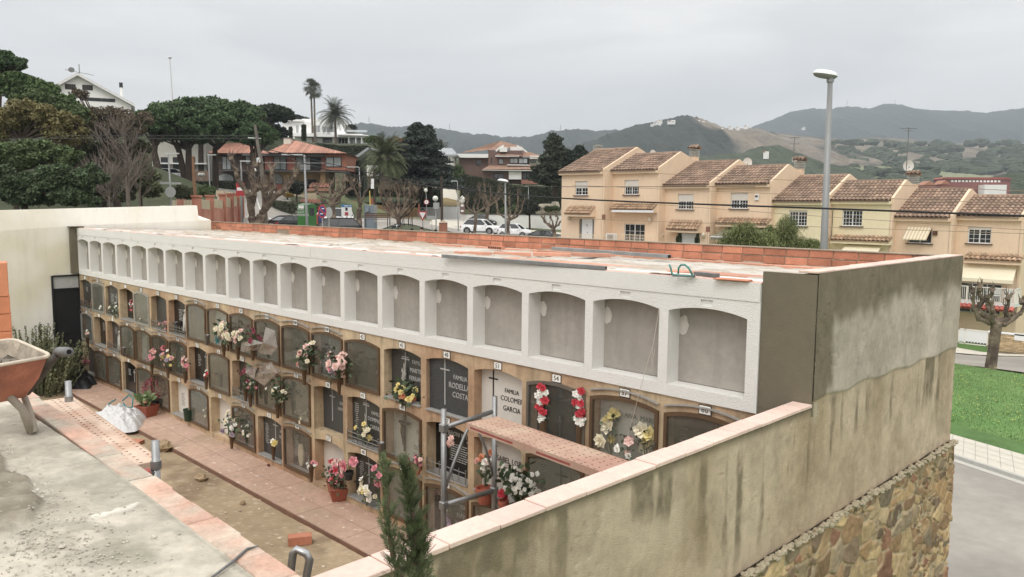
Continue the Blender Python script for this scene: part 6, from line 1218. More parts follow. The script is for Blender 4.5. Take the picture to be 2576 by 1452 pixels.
# chimneys, dishes and aerials
def roofthing(i,k,x,y0,y1,mt,cap=True):
    t,xl,xr,y_,b_,e_,R1,B1=TH[i]; f=Fr((xl,y_,0),0); dy=R1[1]-y_+.3; u,z1=f.uv(k,x,y0,dy); chimney(t,u,dy,R1[2]-b_-1.2,z1-b_-.15,mt,cap)
roofthing(0,'d',500,612,680,m_peach,False); roofthing(2,'d',1245,642,760,m_peach); roofthing(4,'e',335,675,800,m_peach); roofthing(6,'e',1145,775,900,m_peach)
m_dish=mat('dish_white',S(216,214,206),.5,.04); m_ant=mat('aerial_grey',S(120,122,120),.5,.1,metal=.5)
def dish(k,x,y,r,d,label):
    c=at(k,x,y,d); t=thing('satellite_dish',label,'dish',c,R_(30)); mb=MB(); n=10; V=[(0,.12*r*2,0)]; F=[]
    for j,(rr_,dd_) in enumerate(((.5,.06),(1,-.04))):
        for a_ in range(n*2): V.append((r*rr_*math.cos(a_*math.pi/n),dd_*r*2,r*rr_*1.15*math.sin(a_*math.pi/n)))
    F=[(0,1+j,1+(j+1)%20) for j in range(20)]+[(1+j,21+j,21+(j+1)%20,1+(j+1)%20) for j in range(20)]
    mb.raw(V,F); mb.build('reflector',m_dish,t,smooth=True); mb=MB(); mb.tube([(0,.1,-r*.3),(0,.3,-r*.5),(0,.3,-r*1.6)],.03,6); mb.tube([(0,.1,-r*.6),(0,-r*.9,-r*.3)],.015,5); mb.ell((0,-r*.9,-r*.3),.05,6,4); mb.build('arm',m_ant,t)
dish('d',1652,772,.38,68,'large white satellite dish behind the ridge of the fourth terrace house'); dish('d',922,698,.26,70,'small white satellite dish just above the ridge of the second terrace house'); dish('e',1107,735,.40,64,'white satellite dish on the tall aerial mast, right of the lamp post'); dish('e',296,690,.22,66,'tiny dish at the chimney left of the lamp post')
def aerial(k,x,y0,y1,d,label,arms):
    b=at(k,x,y1,d); h=(at(k,x,y0,d)-b)[2]; t=thing('tv_aerial',label,'aerial',b,R_(45)); mb=MB(); mb.tube([(0,0,0),(0,0,h)],.03,6); mb.build('mast',m_ant,t); mb=MB()
    for (f_,l_,n_) in arms:
        mb.tube([(-l_,0,h*f_),(l_,.05,h*f_)],.018,4)
        for j in range(n_): x_=-l_+2*l_*j/(n_-1); mb.tube([(x_,-.28,h*f_),(x_,.28,h*f_)],.009,4)
    mb.build('antenna_elements',m_ant,t)
aerial('e',1090,465,800,64,'tall lattice aerial mast with the satellite dish, right of the lamp post',((.98,.6,9),(.93,.25,4))); aerial('e',285,530,780,66,'television aerial on the chimney left of the lamp post',((.98,.4,7),(.8,.4,5)))
aerial('d',2003,575,760,66.5,'x','') if 0 else None
# garage wall and gate in front of the last house
t8=TH[7]; f8=Fr((t8[1],t8[3]-3.6,0),0); gt=thing('sliding_gate','white metal sliding gate below the rightmost house','gate',(t8[1]-2.2,t8[3]-3.6,-8.95)); u0,z1=f8.uv('t',750,1022); u1,z0=f8.uv('t',1098,1240); u0+=2.2;u1+=2.2; z1+=8.95; z0+=8.95
mb=MB(); mb.box(u0,u1,0,.05,z0+.12,z1); mb.build('panel',m_frame,gt); mb=MB(); 
for x_ in (u0,u0+.35,u1-.06): mb.box(x_,x_+.06,-.03,0,z0,z1+.03)
mb.box(u0,u1,-.03,0,z1-.05,z1+.03); mb.box(u0,u1,-.03,0,z0,z0+.06); mb.build('gate_frame',m_rail,gt); mb=MB(); x_=u0+.45
while x_<u1-.1: mb.box(x_,x_+.1,-.02,-.001,z0+.1,z0+.17); x_+=.17
mb.build('slots',m_dk,gt)
sw=thing('stone_garden_wall','coursed tan stone garden wall behind the right-hand pollarded tree','wall',(t8[1]+u1-2.2,t8[3]-3.6,-8.95)); mb=MB(); rd=random.Random(3); zz0=z0-.2
while zz0<z1-.05:
    x_=.05; hh=rd.uniform(.07,.13)
    while x_<7: w_=rd.uniform(.15,.5); mb.bevbox(x_,x_+w_-.02,rd.uniform(-.03,0),.3,zz0,zz0+hh-.018,.006); x_+=w_
    zz0+=hh
mb.build('stones',mat('tan_ashlar',S(196,168,124),.9,.15,3,isl=.22),sw); mb=MB(); mb.box(0,7,.02,.28,-1,z1-.1); mb.build('mortar',m_mortar,sw); mb=MB(); mb.box(-.05,7.05,-.06,.34,z1-.05,z1+.03); mb.build('cap',m_frame,sw)
mb=MB(); ub,zb_=Fr((t8[1]+u1-2.2,t8[3]-3.6,0),0).uv('t',1500,1130); mb.box(ub-.3,ub+.6,-.06,-.03,zb_+8.95-.2,zb_+8.95+.25); mb.build('meter_box',m_frame,sw)
# ================================================================== BACKGROUND BUILDINGS
def fr_at(k,x,y,d,rz=45.): p=at(k,x,y,d); return Fr(p,R_(rz))
# ---- brick house with red roof (long, two storeys)
m_rb=mat('red_brick_wall',S(166,104,78),.9,.12,2,.2,20); m_rp=mat('pink_render',S(182,110,92),.9,.08,1); m_rt2=mat('orange_roof_tile',S(178,126,104),.9,.2,.8,.2,10,isl=.2); m_dkbr=mat('dark_brick',S(84,70,62),.9,.12,2); m_dkf=mat('dark_frame',S(42,44,46),.5,.05); m_rub=mat('rubble_ochre',S(168,138,98),.9,.25,1.5,.3,6); m_concr=mat('dark_concrete',S(88,86,84),.85,.08,1); m_curt=mat('pale_window',S(150,156,156),.15,.35,1.5,spec=.8)
f=fr_at('b',860,1060,120); bz=f.o[2]; U=lambda x,y,dy=0,k='b': f.uv(k,x,y,dy)
t=thing('brick_house','long red-brick house with orange tiled hip roof, balcony and arched windows','house',f.o,f.rz)
def RB(mb,x0,y0,x1,y1,dy0,dy1,k='b'):
    """box whose front rectangle is given by picture corners on the plane dy0"""
    a,zt=U(x0,y0,dy0,k); b,zb=U(x1,y1,dy0,k); mb.box(a,b,dy0,dy1,zb-bz,zt-bz); return a,b,zb-bz,zt-bz
mb=MB(); RB(mb,1130,755,1305,890,0,9); mb.build('wall',m_rb,t); mb=MB(); RB(mb,630,770,1130,890,1.2,9); mb.build('wall',m_rp,t); mb=MB(); RB(mb,235,760,630,1070,1.0,9); mb.build('wall',m_dkbr,t); mb=MB(); RB(mb,600,890,1130,1090,2.0,9); RB(mb,1090,890,1135,1030,.2,1.9); mb.build('wall',m_rub,t)
mb=MB(); RB(mb,250,886,1300,905,-1.0,1.9); RB(mb,440,750,1120,775,-.6,1.15); mb.build('concrete_band',m_concr,t)
mb=MB(); a_,b_,c_,d_=RB(mb,600,826,1130,829,-.95,-.91); RB(mb,130,826,395,829,-.95,-.91); mb.build('balcony_rail',m_frame,t)
for (x0,y0,x1,y1,dy) in ((710,778,810,882,1.2),(892,782,1008,886,1.2),(1142,784,1262,858,0),(285,780,352,882,1.0),(478,775,565,835,1.0)):
    a_,zt=U(x0,y0,dy); b_,zb=U(x1,y1,dy); mb=MB(); mb.box(a_-.12,b_+.12,dy-.06,dy+.02,zb-bz-.12,zt-bz+.12); w=mb.build('window',m_dkf,t); mb=MB(); m_=(a_+b_)/2; mb.box(a_,m_-.07,dy-.10,dy-.055,zb-bz,zt-bz); mb.box(m_+.07,b_,dy-.10,dy-.055,zb-bz,zt-bz); mb.build('pane',m_curt,w)
a_,b_,c_,d_=RB(mb:=MB(),1012,782,1100,886,1.1,1.25); mb.build('dark_opening',m_dkf,t)
def archwin(x0,y0,x1,y1,dy):
    a_,zt=U(x0,y0,dy); b_,zb=U(x1,y1,dy); m_=(a_+b_)/2; hw=(b_-a_)/2; hz=(zt-zb); P=[(a_,zb-bz)]+[(m_-hw*math.cos(i*math.pi/10),zb-bz+hz*.35+hz*.65*math.sin(i*math.pi/10)) for i in range(11)]+[(b_,zb-bz)]
    mb=MB(); mb.prism([((p[0]-m_)*1.12+m_,(p[1]-(zb-bz))*1.08+zb-bz-.1) for p in P],dy-.06,dy+.02,'y'); w=mb.build('arched_window',m_dkf,t); mb=MB(); mb.prism(P,dy-.1,dy-.055,'y'); mb.build('pane',m_curt,w)
archwin(245,920,375,975,1.0); archwin(690,918,780,1000,2.0); mb=MB(); RB(mb,715,1005,770,1060,1.9,2.05); mb.build('door',m_rp,t); mb=MB(); RB(mb,985,965,1060,1010,1.9,2.1); mb.build('dark_opening',m_dkf,t)
# hip roof with tile rows
a0,ze=U(640,745,-1.0); a1,_=U(1315,745,-1.0); r0,zr=U(860,650,5); r1,_=U(905,650,5); ze-=bz; zr-=bz
def hip(mb,x0,x1,y0,y1,z0,rx0,rx1,ry,z1):
    n=34
    for i in range(n):
        u0=i/n;u1=(i+1)/n; xa=x0+(x1-x0)*u0; xb=x0+(x1-x0)*u1
        def top(x):
            f_=min(1,max(0,(x-x0)/(rx0-x0) if x<rx0 else ((x1-x)/(x1-rx1) if x>rx1 else 1))); return (x if f_>=1 else x, y0+(ry-y0)*f_, z0+(z1-z0)*f_)
        m_=10; A=top(xa);B=top(xb)
        for s_,h_ in ((0,.0),(.5,.09)):
            pass
        xm=(xa+xb)/2; Mx=top(xm); mb.raw([(xa,y0,z0),(xm,y0,z0+.1),(xb,y0,z0),A,(Mx[0],Mx[1],Mx[2]+.1),B],[(0,1,4,3),(1,2,5,4)])
    mb.raw([(x0,y0,z0),(x0,y1,z0),(rx0,ry,z1),(rx1,ry,z1),(x1,y1,z0),(x1,y0,z0)],[(0,2,1),(1,2,3,4),(4,3,5),(0,1,4,5)])
mb=MB(); hip(mb,a0,a1,-1.0,10,ze,r0,r1,4.5,zr); a2,_=U(160,748,-.5); a3,_=U(640,748,-.5); r2,zr2=U(330,668,5); r3,_=U(470,668,5); hip(mb,a2,a3,-.5,10,ze-.1,r2,r3,4.5,zr2-bz); mb.build('roof',m_rt2,t)
mb=MB(); RB(mb,788,622,845,690,3,4.2); c_=mb.build('chimney',mat('cream_wall',S(214,208,192),.9,.05),t); mb=MB(); RB(mb,782,618,850,624,2.9,4.3); mb.build('cap',m_concr,c_)
a_,zt=U(985,1030,-2.5); b_,zb=U(1155,1055,-2.5); mb=MB(); tiles(mb,a_,b_,-2.5,zb-bz+.3,.0,zt-bz+.6,pitch=.5,row=.6); mb.box(a_,b_,-2.5,-.0,zb-bz-.1,zb-bz+.2); mb.build('porch_roof',m_rt2,t)
mb=MB(); RB(mb,918,850,1010,886,-.6,-.58) if 0 else None
for i_ in range(7): RB(mb,918+i_*14,852,920+i_*14,886,-.6,-.55)
RB(mb,915,850,1010,853,-.62,-.56); mb.build('white_railing',m_frame,t)
# ---- long low building left of it (grey, among pines) and white slab roofs
f2=fr_at('a',1250,1020,125); bz2=f2.o[2]
def U2f(k,x,y,dy=0): u,z=f2.uv(k,x,y,dy); return u,z-bz2
t=thing('low_villa','pale low villa with a thin roof line seen between the pine trunks','house',f2.o,f2.rz); mb=MB(); a_,zt=U2f('a',1130,815); b_,zb=U2f('a',1540,1040); mb.box(a_,b_,0,10,zb-3,zt); mb.build('wall',mat('pale_grey_wall',S(186,184,172),.9,.08,1),t); mb=MB(); a_,zt=U2f('a',1180,985,-1); b_,_=U2f('a',1545,985,-1); mb.box(a_,b_,-1.0,0,zt-.1,zt+.1); mb.build('balcony_slab',m_frame,t); mb=MB()
for x0 in (1200,1290,1400): a_,z1_=U2f('a',x0,940); b_,z0_=U2f('a',x0+60,1030); mb.box(a_,b_,-.05,.0,z0_,z1_)
mb.build('dark_opening',m_dkf,t); mb=MB(); a_,zt=U2f('a',1170,1040,-6); b_,zb=U2f('a',1560,1100,-6); mb.box(a_,b_,-6,-5.6,zb-3,zt); mb.build('garden_wall',mat('brown_wall',S(120,98,82),.9,.1,1),t)
# ---- white gabled house on the hill
f=fr_at('a',700,600,150,70); bz=f.o[2]; V_=lambda x,y,dy=0: (lambda r:(r[0],r[1]-bz))(f.uv('a',x,y,dy))
t=thing('gabled_house','white gabled house on the left hilltop above the trees','house',f.o,f.rz); ap=V_(580,312); le=V_(395,412); ri=V_(1005,545); mb=MB()
mb.prism([(le[0]+.4,-8),(ri[0]-.6,-8),(ri[0]-.6,ri[1]-.3),(ap[0],ap[1]-.5),(le[0]+.4,le[1]-.4)],0,12,'y'); mb.build('wall',m_wh,t); mb=MB()
for (A,B) in ((le,ap),(ap,ri)): dxx=B[0]-A[0]; mb.prism([(A[0]-(.0),A[1]-.55),(B[0],B[1]-.55),(B[0],B[1]),(A[0],A[1])],-1.0,13,'y')
mb.build('roof',mat('white_roof',S(222,222,220),.8,.03),t)
for (x0,y0,x1,y1) in ((484,392,566,437),(613,398,694,442),(600,490,860,530)):
    a_,z1_=V_(x0,y0); b_,z0_=V_(x1,y1); mb=MB(); mb.box(a_,b_,-.05,.05,z0_,z1_); w=mb.build('window',m_dkf,t); mb=MB(); 
    for j in range(1,5): x_=a_+(b_-a_)*j/5; mb.box(x_-.06,x_+.06,-.1,-.05,z0_,z1_)
    mb.build('shutter_slats',mat('brown_shutter',S(96,84,72),.8,.1),w)
for (x0,y0,x1,y1,dy) in ((372,376,396,400,3),(893,382,915,480,3)):
    a_,z1_=V_(x0,y0,dy); b_,z0_=V_(x1,y1,dy); mb=MB(); mb.box(a_,b_,dy,dy+1.2,z0_-3,z1_-.9); c_=mb.build('chimney',m_wh,t); mb=MB(); mb.box(a_-.1,b_+.1,dy-.1,dy+1.3,z1_-.9,z1_); mb.build('cap',m_dkf,c_)
a_,z1_=V_(590,245,2); _,z0_=V_(590,320,2); mb=MB(); mb.tube([(a_,2,z0_),(a_,2,z1_)],.08,5); mb.tube([(a_-2.4,2,z1_-1.2),(a_+2.4,2,z1_-1.9)],.06,4); mb.ell((a_-1.3,1.6,z1_-1.2),(.55,.1,.5),8,5); mb.build('aerial',m_ant,t)
for (x,y0,y1,d,lb) in ((1268,197,560,140,'very thin tall white mast rising behind the umbrella pines'),):
    a_=at('a',1292,y1,d); b_=at('a',x,y0,d); mb=MB(); mb.tube([(0,0,0),tuple(b_-a_)],[.14,.08],5); mb.ell(tuple(b_-a_),(.35,.35,.2),6,4); tag(mb.build('radio_mast',mat('mast_white',S(200,200,200),.7,0),loc=a_),lb,'mast')
# ---- white modern house
f=fr_at('b',1120,680,190,50); bz=f.o[2]
t=thing('modern_house','white flat-roofed modern house with wide terrace on the hill behind the palms','house',f.o,f.rz); mw=mat('bright_white_wall',S(246,246,244),.8,.02)
def MBx(mb,x0,y0,x1,y1,dy0,dy1):
    a,zt=f.uv('b',x0,y0,dy0); b,zb=f.uv('b',x1,y1,dy0); mb.box(a,b,dy0,dy1,zb-bz,zt-bz); return a,b,zb-bz,zt-bz
mb=MB(); MBx(mb,772,488,1015,640,0,12); MBx(mb,940,464,1290,600,2,12); MBx(mb,860,580,1440,618,-2.5,10); MBx(mb,880,618,1110,700,-.5,9); MBx(mb,1190,590,1235,700,-1,9); MBx(mb,1235,600,1480,620,-3,6); MBx(mb,1100,640,1200,700,.8,9); mb.build('wall',mw,t)
mb=MB(); MBx(mb,772,466,950,486,-.8,11); MBx(mb,1235,592,1482,604,-4,6); mb.build('roof_slab',mw,t); mb=MB()
for x_ in (1322,1380,1430,1470): MBx(mb,x_,612,x_+8,690,-3.5,-3)
mb.build('porch_column',mw,t); 
for (x0,y0,x1,y1,dy,mm) in ((892,520,912,580,0,m_dkf),(1015,520,1090,572,1.8,m_curt),(1108,530,1206,574,1.8,m_curt),(1120,640,1200,660,.6,m_curt),(1240,612,1320,690,-.3,m_dkf),(1340,625,1425,690,-.2,m_curt)):
    mb=MB(); a_,b_,c_,d_=MBx(mb,x0,y0,x1,y1,dy-.06,dy+.0); w=mb.build('window',mm,t); mb=MB(); mb.box(a_-.1,b_+.1,dy-.1,dy-.07,d_,d_+.15)
    for j in range(0,4): x_=a_+(b_-a_)*j/3; mb.box(x_-.05,x_+.05,dy-.1,dy-.065,c_,d_)
    mb.build('window_frame',m_frame,w)
mb=MB(); MBx(mb,1290,555,1480,575,-2.8,-2.75); mb.build('glass_balustrade',mat('balustrade',S(196,204,208),.2,.05),t)
mb=MB(); a_,z_=f.uv('b',1290,545,6); b_,z2=f.uv('b',1385,575,6); mb.prism([(a_,z2-bz),(b_,z2-bz),(a_,z_-bz+1.2)],5,12,'y'); mb.build('lean_roof',mat('grey_roof',S(120,118,110),.9,.1),t)
# ---- grey-roofed chalet and white house behind the date palm
f=fr_at('c',700,900,150,45); bz=f.o[2]
def CB(mb,x0,y0,x1,y1,dy0,dy1):
    a,zt=f.uv('c',x0,y0,dy0); b,zb=f.uv('c',x1,y1,dy0); mb.box(a,b,dy0,dy1,zb-bz,zt-bz); return a,b,zb-bz,zt-bz
t=thing('white_house','white house with grey-blue roofs behind the date palm and the cedar','house',f.o,f.rz)
mb=MB(); CB(mb,850,545,990,900,0,10); CB(mb,380,560,860,760,3,12); CB(mb,200,660,400,760,2,8); mb.build('wall',m_wh,t); mb=MB()
a_,z0_=f.uv('c',840,558,-1); b_,_=f.uv('c',1035,558,-1); c_,z1_=f.uv('c',990,500,5); d_,_=f.uv('c',845,500,5); mb.raw([(a_,-1,z0_-bz),(b_,-1,z0_-bz),(c_,5,z1_-bz),(d_,5,z1_-bz),(a_,-1,z0_-bz-.35),(b_,-1,z0_-bz-.35),(a_,11,z0_-bz),(b_,11,z0_-bz)],[(0,1,2,3),(4,5,1,0),(3,2,7,6),(1,7,2),(0,3,6)])
a_,z0_=f.uv('c',45,608,0); b_,z1_=f.uv('c',210,492,0); e_,_=f.uv('c',860,492,4); mb.raw([(a_,0,z0_-bz),(b_,0,z1_-bz),(b_+.3,0,z1_-bz-.3),(a_+.3,0,z0_-bz-.4),(a_,9,z0_-bz),(b_,9,z1_-bz)],[(0,1,2,3),(0,4,5,1)]); mb.raw([(b_,2.5,z1_-bz),(e_,2.5,z1_-bz-.4),(e_,2,z1_-bz-3.2),(b_+6,2,z1_-bz-3.2),(b_,9,z1_-bz),(e_,9,z1_-bz-.4)],[(0,3,2,1),(0,1,5,4)]); mb.build('roof',mat('slate_roof',S(150,156,160),.7,.1,1),t)
mb=MB(); a_,b_,c_,d_=CB(mb,888,645,920,705,-.08,0); w=mb.build('window',m_dkf,t); mb=MB()
for j in range(4): x_=a_+(b_-a_)*j/3; mb.box(x_-.05,x_+.05,-.2,-.1,c_-.2,d_+.2)
mb.build('window_grille',mat('grille_grey',S(140,140,140),.6),w); mb=MB(); CB(mb,815,755,945,768,-1.2,0); mb.build('red_awning',mat('dark_red',S(112,44,52),.8,.1),t); mb=MB(); CB(mb,870,705,950,740,-1.5,-.1); mb.build('balcony',m_wh,t); mb=MB(); CB(mb,905,770,985,900,-.06,.0); mb.build('porch_opening',m_dkf,t); mb=MB(); CB(mb,975,770,985,905,-.3,-.07); mb.build('stone_pier',m_rub,t)
# ---- brown brick house with white trim
m_bw=mat('brown_brick',S(118,92,84),.9,.08,1.5,.2,12); m_br=mat('tan_roof_tile',S(170,134,112),.9,.15,1,isl=.15); m_trim=mat('white_trim',S(226,226,222),.7,.03)
f=fr_at('c',1500,870,157,45); bz=f.o[2]; t=thing('brown_house','large brown brick house with white trimmed tan roofs above the tall hedge','house',f.o,f.rz)
mb=MB(); CB(mb,1055,575,1330,860,1,12); CB(mb,1325,520,1640,860,0,12); CB(mb,1270,700,1515,860,-1.5,4); CB(mb,1640,590,1860,830,3,12); mb.build('wall',m_bw,t)
mb=MB(); CB(mb,1030,552,1325,590,-.2,1.5); CB(mb,1390,568,1610,580,-1.2,.5); CB(mb,1270,700,1862,712,-3,0); CB(mb,1515,712,1632,790,-2.2,3); CB(mb,1500,652,1705,662,-1.6,0); CB(mb,1790,712,1802,830,-3,-2.8); CB(mb,1710,570,1888,600,-.5,3); CB(mb,1705,600,1855,655,2.2,3); CB(mb,1530,488,1640,540,2,5); CB(mb,1430,492,1500,535,-1,1); mb.build('white_band',m_trim,t)
def slope(mb,P,Q_,n=26):
    """tiled slope from eave pair P to ridge pair Q (x,y,dy)"""
    E=[f.uv('c',p[0],p[1],p[2]) for p in P]; Rr=[f.uv('c',p[0],p[1],p[2]) for p in Q_]
    for i in range(n):
        u0,um,u1=i/n,(i+.5)/n,(i+1)/n; I=lambda A,da,B,db,u,h: (A[0]+(B[0]-A[0])*u, da+(db-da)*u, A[1]+(B[1]-A[1])*u-bz+h)
        e=[I(E[0],P[0][2],E[1],P[1][2],u,h) for u,h in ((u0,0),(um,.12),(u1,0))]; r_=[I(Rr[0],Q_[0][2],Rr[1],Q_[1][2],u,h) for u,h in ((u0,0),(um,.12),(u1,0))]; mb.raw(e+r_,[(0,1,4,3),(1,2,5,4)])
mb=MB(); slope(mb,((1080,545,-.3),(1330,520,-.3)),((1420,445,6),(1440,440,6))); slope(mb,((1330,520,-.3),(1440,440,6)),((1640,490,6),(1450,440,6)),20); slope(mb,((1395,565,-1.3),(1620,578,-1.3)),((1490,527,3),(1640,540,3))); slope(mb,((1600,578,-.6),(1885,595,-.6)),((1560,530,3),(1700,540,3))); slope(mb,((1270,700,-3.1),(1862,698,-3.1)),((1330,665,-.1),(1820,655,-.1)),44); mb.build('roof',m_br,t)
mb=MB(); slope(mb,((1390,520,-.5),(1470,470,-.5)),((1400,535,-.5),(1470,485,-.5)),1); slope(mb,((1590,470,1),(1685,530,1)),((1590,490,1),(1685,545,1)),1); mb.build('barge_board',m_trim,t)
for (x0,y0,x1,y1,dy) in ((1212,608,1260,660,1),(1350,588,1360,640,0),(1422,600,1465,652,0),(1525,592,1600,642,-.02),(1605,592,1690,645,-.02),(1370,735,1468,788,-1.5),(1640,715,1720,790,2.8),(1725,715,1785,790,2.8),(1715,602,1768,635,2.2)):
    mb=MB(); a_,b_,c_,d_=CB(mb,x0,y0,x1,y1,dy-.08,dy); w=mb.build('window',m_dkf,t); mb=MB(); m_=(a_+b_)/2; mb.box(a_+.12,m_-.05,dy-.11,dy-.085,c_+.12,d_-.12); mb.box(m_+.05,b_-.12,dy-.11,dy-.085,c_+.12,d_-.12); mb.build('pane',m_curt if x0 in(1525,1605,1422,1715) else m_pane,w)
mb=MB(); CB(mb,1632,792,1870,835,-3.2,-3.0); mb.build('terrace_wall',mat('terracotta_wall',S(150,100,84),.9,.08),t)
# ---- hedges, white walls, garage, stone walls
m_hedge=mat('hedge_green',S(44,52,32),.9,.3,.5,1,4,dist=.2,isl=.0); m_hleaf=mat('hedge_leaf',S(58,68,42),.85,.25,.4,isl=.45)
def leafcloud(cl,n,size,seed=0,surf=.55,flat=0.):
    rs=np.random.default_rng(seed); cl=np.array(cl,float); vol=cl[:,3]*cl[:,4]*cl[:,5]; k=rs.choice(len(cl),n,p=vol**.75/np.sum(vol**.75)); d=rs.normal(size=(n,3)); d/=np.linalg.norm(d,axis=1)[:,None]; r=rs.uniform(0,1,n)**(1/3.)*(1-surf)+surf; c=cl[k,:3]+d*(r*rs.uniform(.8,1.35,n))[:,None]*cl[k,3:6]
    a=rs.normal(size=(n,3)); a[:,2]*=(1-flat); a/=np.linalg.norm(a,axis=1)[:,None]; b=np.cross(a,rs.normal(size=(n,3))); b/=np.linalg.norm(b,axis=1)[:,None]; s=size*rs.uniform(.6,1.3,n)[:,None]
    V=np.stack([c-a*s,c+b*s*.5,c+a*s,c-b*s*.5],1).reshape(-1,3); return V,np.arange(4*n).reshape(-1,4)
def hedge(label,k,pts,d,thick,seed=1,dz=0,name='hedge',mt=None,dens=26):
    """pts: (x, ytop, ybottom[, d]) along its front"""
    P=[]
    for p in pts:
        dd=p[3] if len(p)>3 else d; a=at(k,p[0],p[1],dd); b=at(k,p[0],p[2],dd); P.append((a,b))
    o=P[0][1]; t=thing(name,label,'hedge',o); mb=MB(); V=[];F=[]; cl=[]
    fw=np.array([-.7028,.7038,0])*thick
    for (a0,b0),(a1,b1) in zip(P,P[1:]):
        q8=[b0,b1,b1+fw,b0+fw,np.array([b0[0],b0[1],a0[2]]),np.array([b1[0],b1[1],a1[2]]),np.array([b1[0],b1[1],a1[2]])+fw,np.array([b0[0],b0[1],a0[2]])+fw]
        mb.raw([tuple(v-o+np.array([0,0,(-1 if j<4 else -.1)])) for j,v in enumerate(q8)],[(3,2,1,0),(4,5,6,7),(0,1,5,4),(1,2,6,5),(2,3,7,6),(3,0,4,7)])
        L_=np.linalg.norm(b1[:2]-b0[:2]); H_=(a0[2]-b0[2]+a1[2]-b1[2])/2; n=int(L_*H_*dens+L_*thick*dens); rs=np.random.default_rng(seed); u=rs.uniform(0,1,n); top=rs.uniform(0,1,n)<thick/(thick+H_); v=rs.uniform(0,1,n)
        zb=b0[2]+(b1[2]-b0[2])*u; zt=a0[2]+(a1[2]-a0[2])*u; base=b0[None]+(b1-b0)[None]*u[:,None]; pos=base.copy(); pos[:,2]=np.where(top,zt+rs.uniform(-.1,.12,n),zb+(zt-zb)*v); pos[:,:2]+=np.where(top[:,None],fw[None,:2]*v[:,None],rs.uniform(-.12,.05,n)[:,None]*np.array([-.7028,.7038])[None])
        cl.append(pos-o)
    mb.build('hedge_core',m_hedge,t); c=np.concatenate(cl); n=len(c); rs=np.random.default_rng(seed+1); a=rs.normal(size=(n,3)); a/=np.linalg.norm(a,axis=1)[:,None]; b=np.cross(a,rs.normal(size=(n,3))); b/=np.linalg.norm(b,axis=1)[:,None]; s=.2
    npmesh('hedge_leaves',np.stack([c-a*s,c+b*s*.5,c+a*s,c-b*s*.5],1).reshape(-1,3),np.arange(4*n).reshape(-1,4),mt or m_hleaf,par=t); return t
hedge('tall clipped dark hedge sloping down below the brown house','c',[(1065,755,1110,136),(1110,750,1110,136),(1300,790,1110,134),(1480,825,1110,130),(1560,850,1110,128),(1875,865,1115,124),(2010,880,1115,120)],130,2.5,3)
hedge('dark hedge beside the driveway lawn, above the white gate wall','c',[(690,880,1045,128),(885,880,1045,126)],127,2,4)
hedge('low scrubby hedge along the road edge, behind the green container','b',[(690,1150,1205,98),(800,1160,1225,94),(920,1165,1235,90),(1070,1180,1240,86)],95,2.2,5,mt=mat('grey_hedge_leaf',S(72,76,54),.9,.2,.5,isl=.4))
hedge('dark hedge bank behind the date palm and plane trees','c',[(0,880,980,132),(300,870,985,128),(700,890,1000,126)],128,2,6)
hedge('dark shrub mass under the left pines, behind the terracotta wall','a',[(1190,1115,1260,100),(1400,1125,1230,104),(1620,1130,1200,108),(1790,1140,1180,112)],104,3,7)
hedge('tall dark cypress hedge to the right of the brick house','b',[(1300,770,1060,130),(1380,800,1060,128),(1450,900,1060,126)],128,3,8)
hedge('dark bank of shrubs climbing towards the modern white house','b',[(1050,665,760,170),(1250,690,790,168),(1480,690,800,165)],168,4,9)
# lawns and driveway
def quadsheet(name,k,P,mt,off=(0,0,0)):
    V=[tuple(at(k,*p)) for p in P]; mb=MB(); mb.face(*V); return tag(mb.build(name,mt),kind='structure')
m_lawn=mat('dry_lawn',S(128,110,62),.95,.15,.4); quadsheet('sloping_lawn','c',[(903,1040,121),(1075,1038,121),(1070,1000,130),(1010,975,140),(905,935,146)],m_lawn)
m_drive=mat('driveway',S(160,152,142),.9,.08,.5); quadsheet('driveway','c',[(1075,1042,122),(1078,915,150),(905,915,152),(905,935,147),(1012,975,141),(1072,1000,131)],m_drive); quadsheet('sloping_lawn','c',[(0,1000,118),(690,1010,118),(690,945,130),(0,935,130)],mat('garden_lawn',S(70,84,48),.95,.2,.5))
def wall_px(name,label,k,P,thick,mt,cap=None,cat='wall'):
    """P: (x,ytop,ybot,d)"""
    o=at(k,P[0][0],P[0][2],P[0][3]); t=thing(name,label,cat,o); fw=np.array([-.7028,.7038,0])*thick; mb=MB(); mc=MB()
    for p0,p1 in zip(P,P[1:]):
        a0,b0,a1,b1=at(k,p0[0],p0[1],p0[3]),at(k,p0[0],p0[2],p0[3]),at(k,p1[0],p1[1],p1[3]),at(k,p1[0],p1[2],p1[3])
        for m_,za0,za1,zb0,zb1,e in ((mb,a0[2],a1[2],b0[2]-.3,b1[2]-.3,0),)+(((mc,a0[2]+.14,a1[2]+.14,a0[2]+.003,a1[2]+.003,.08),) if cap else ()):
            V=[(b0[0],b0[1],zb0),(b1[0],b1[1],zb1),(b1[0]+fw[0],b1[1]+fw[1],zb1),(b0[0]+fw[0],b0[1]+fw[1],zb0),(b0[0],b0[1],za0),(b1[0],b1[1],za1),(b1[0]+fw[0],b1[1]+fw[1],za1),(b0[0]+fw[0],b0[1]+fw[1],za0)]
            s_=np.array([.7028,-.7038,0])*e; V=[np.array(v)-o+(s_ if j in(0,1,4,5) else -s_) for j,v in enumerate(V)]; m_.raw(V,[(3,2,1,0),(4,5,6,7),(0,1,5,4),(1,2,6,5),(2,3,7,6),(3,0,4,7)])
    mb.build('wall_body',mt,t)
    if cap: mc.build('coping',cap,t)
    return t
m_ww=mat('street_white_wall',S(226,226,222),.85,.04,.5); wall_px('gate_wall','white garden wall left of the roller gate','c',[(690,1048,1130,123),(903,1046,1150,121)],.3,m_ww)
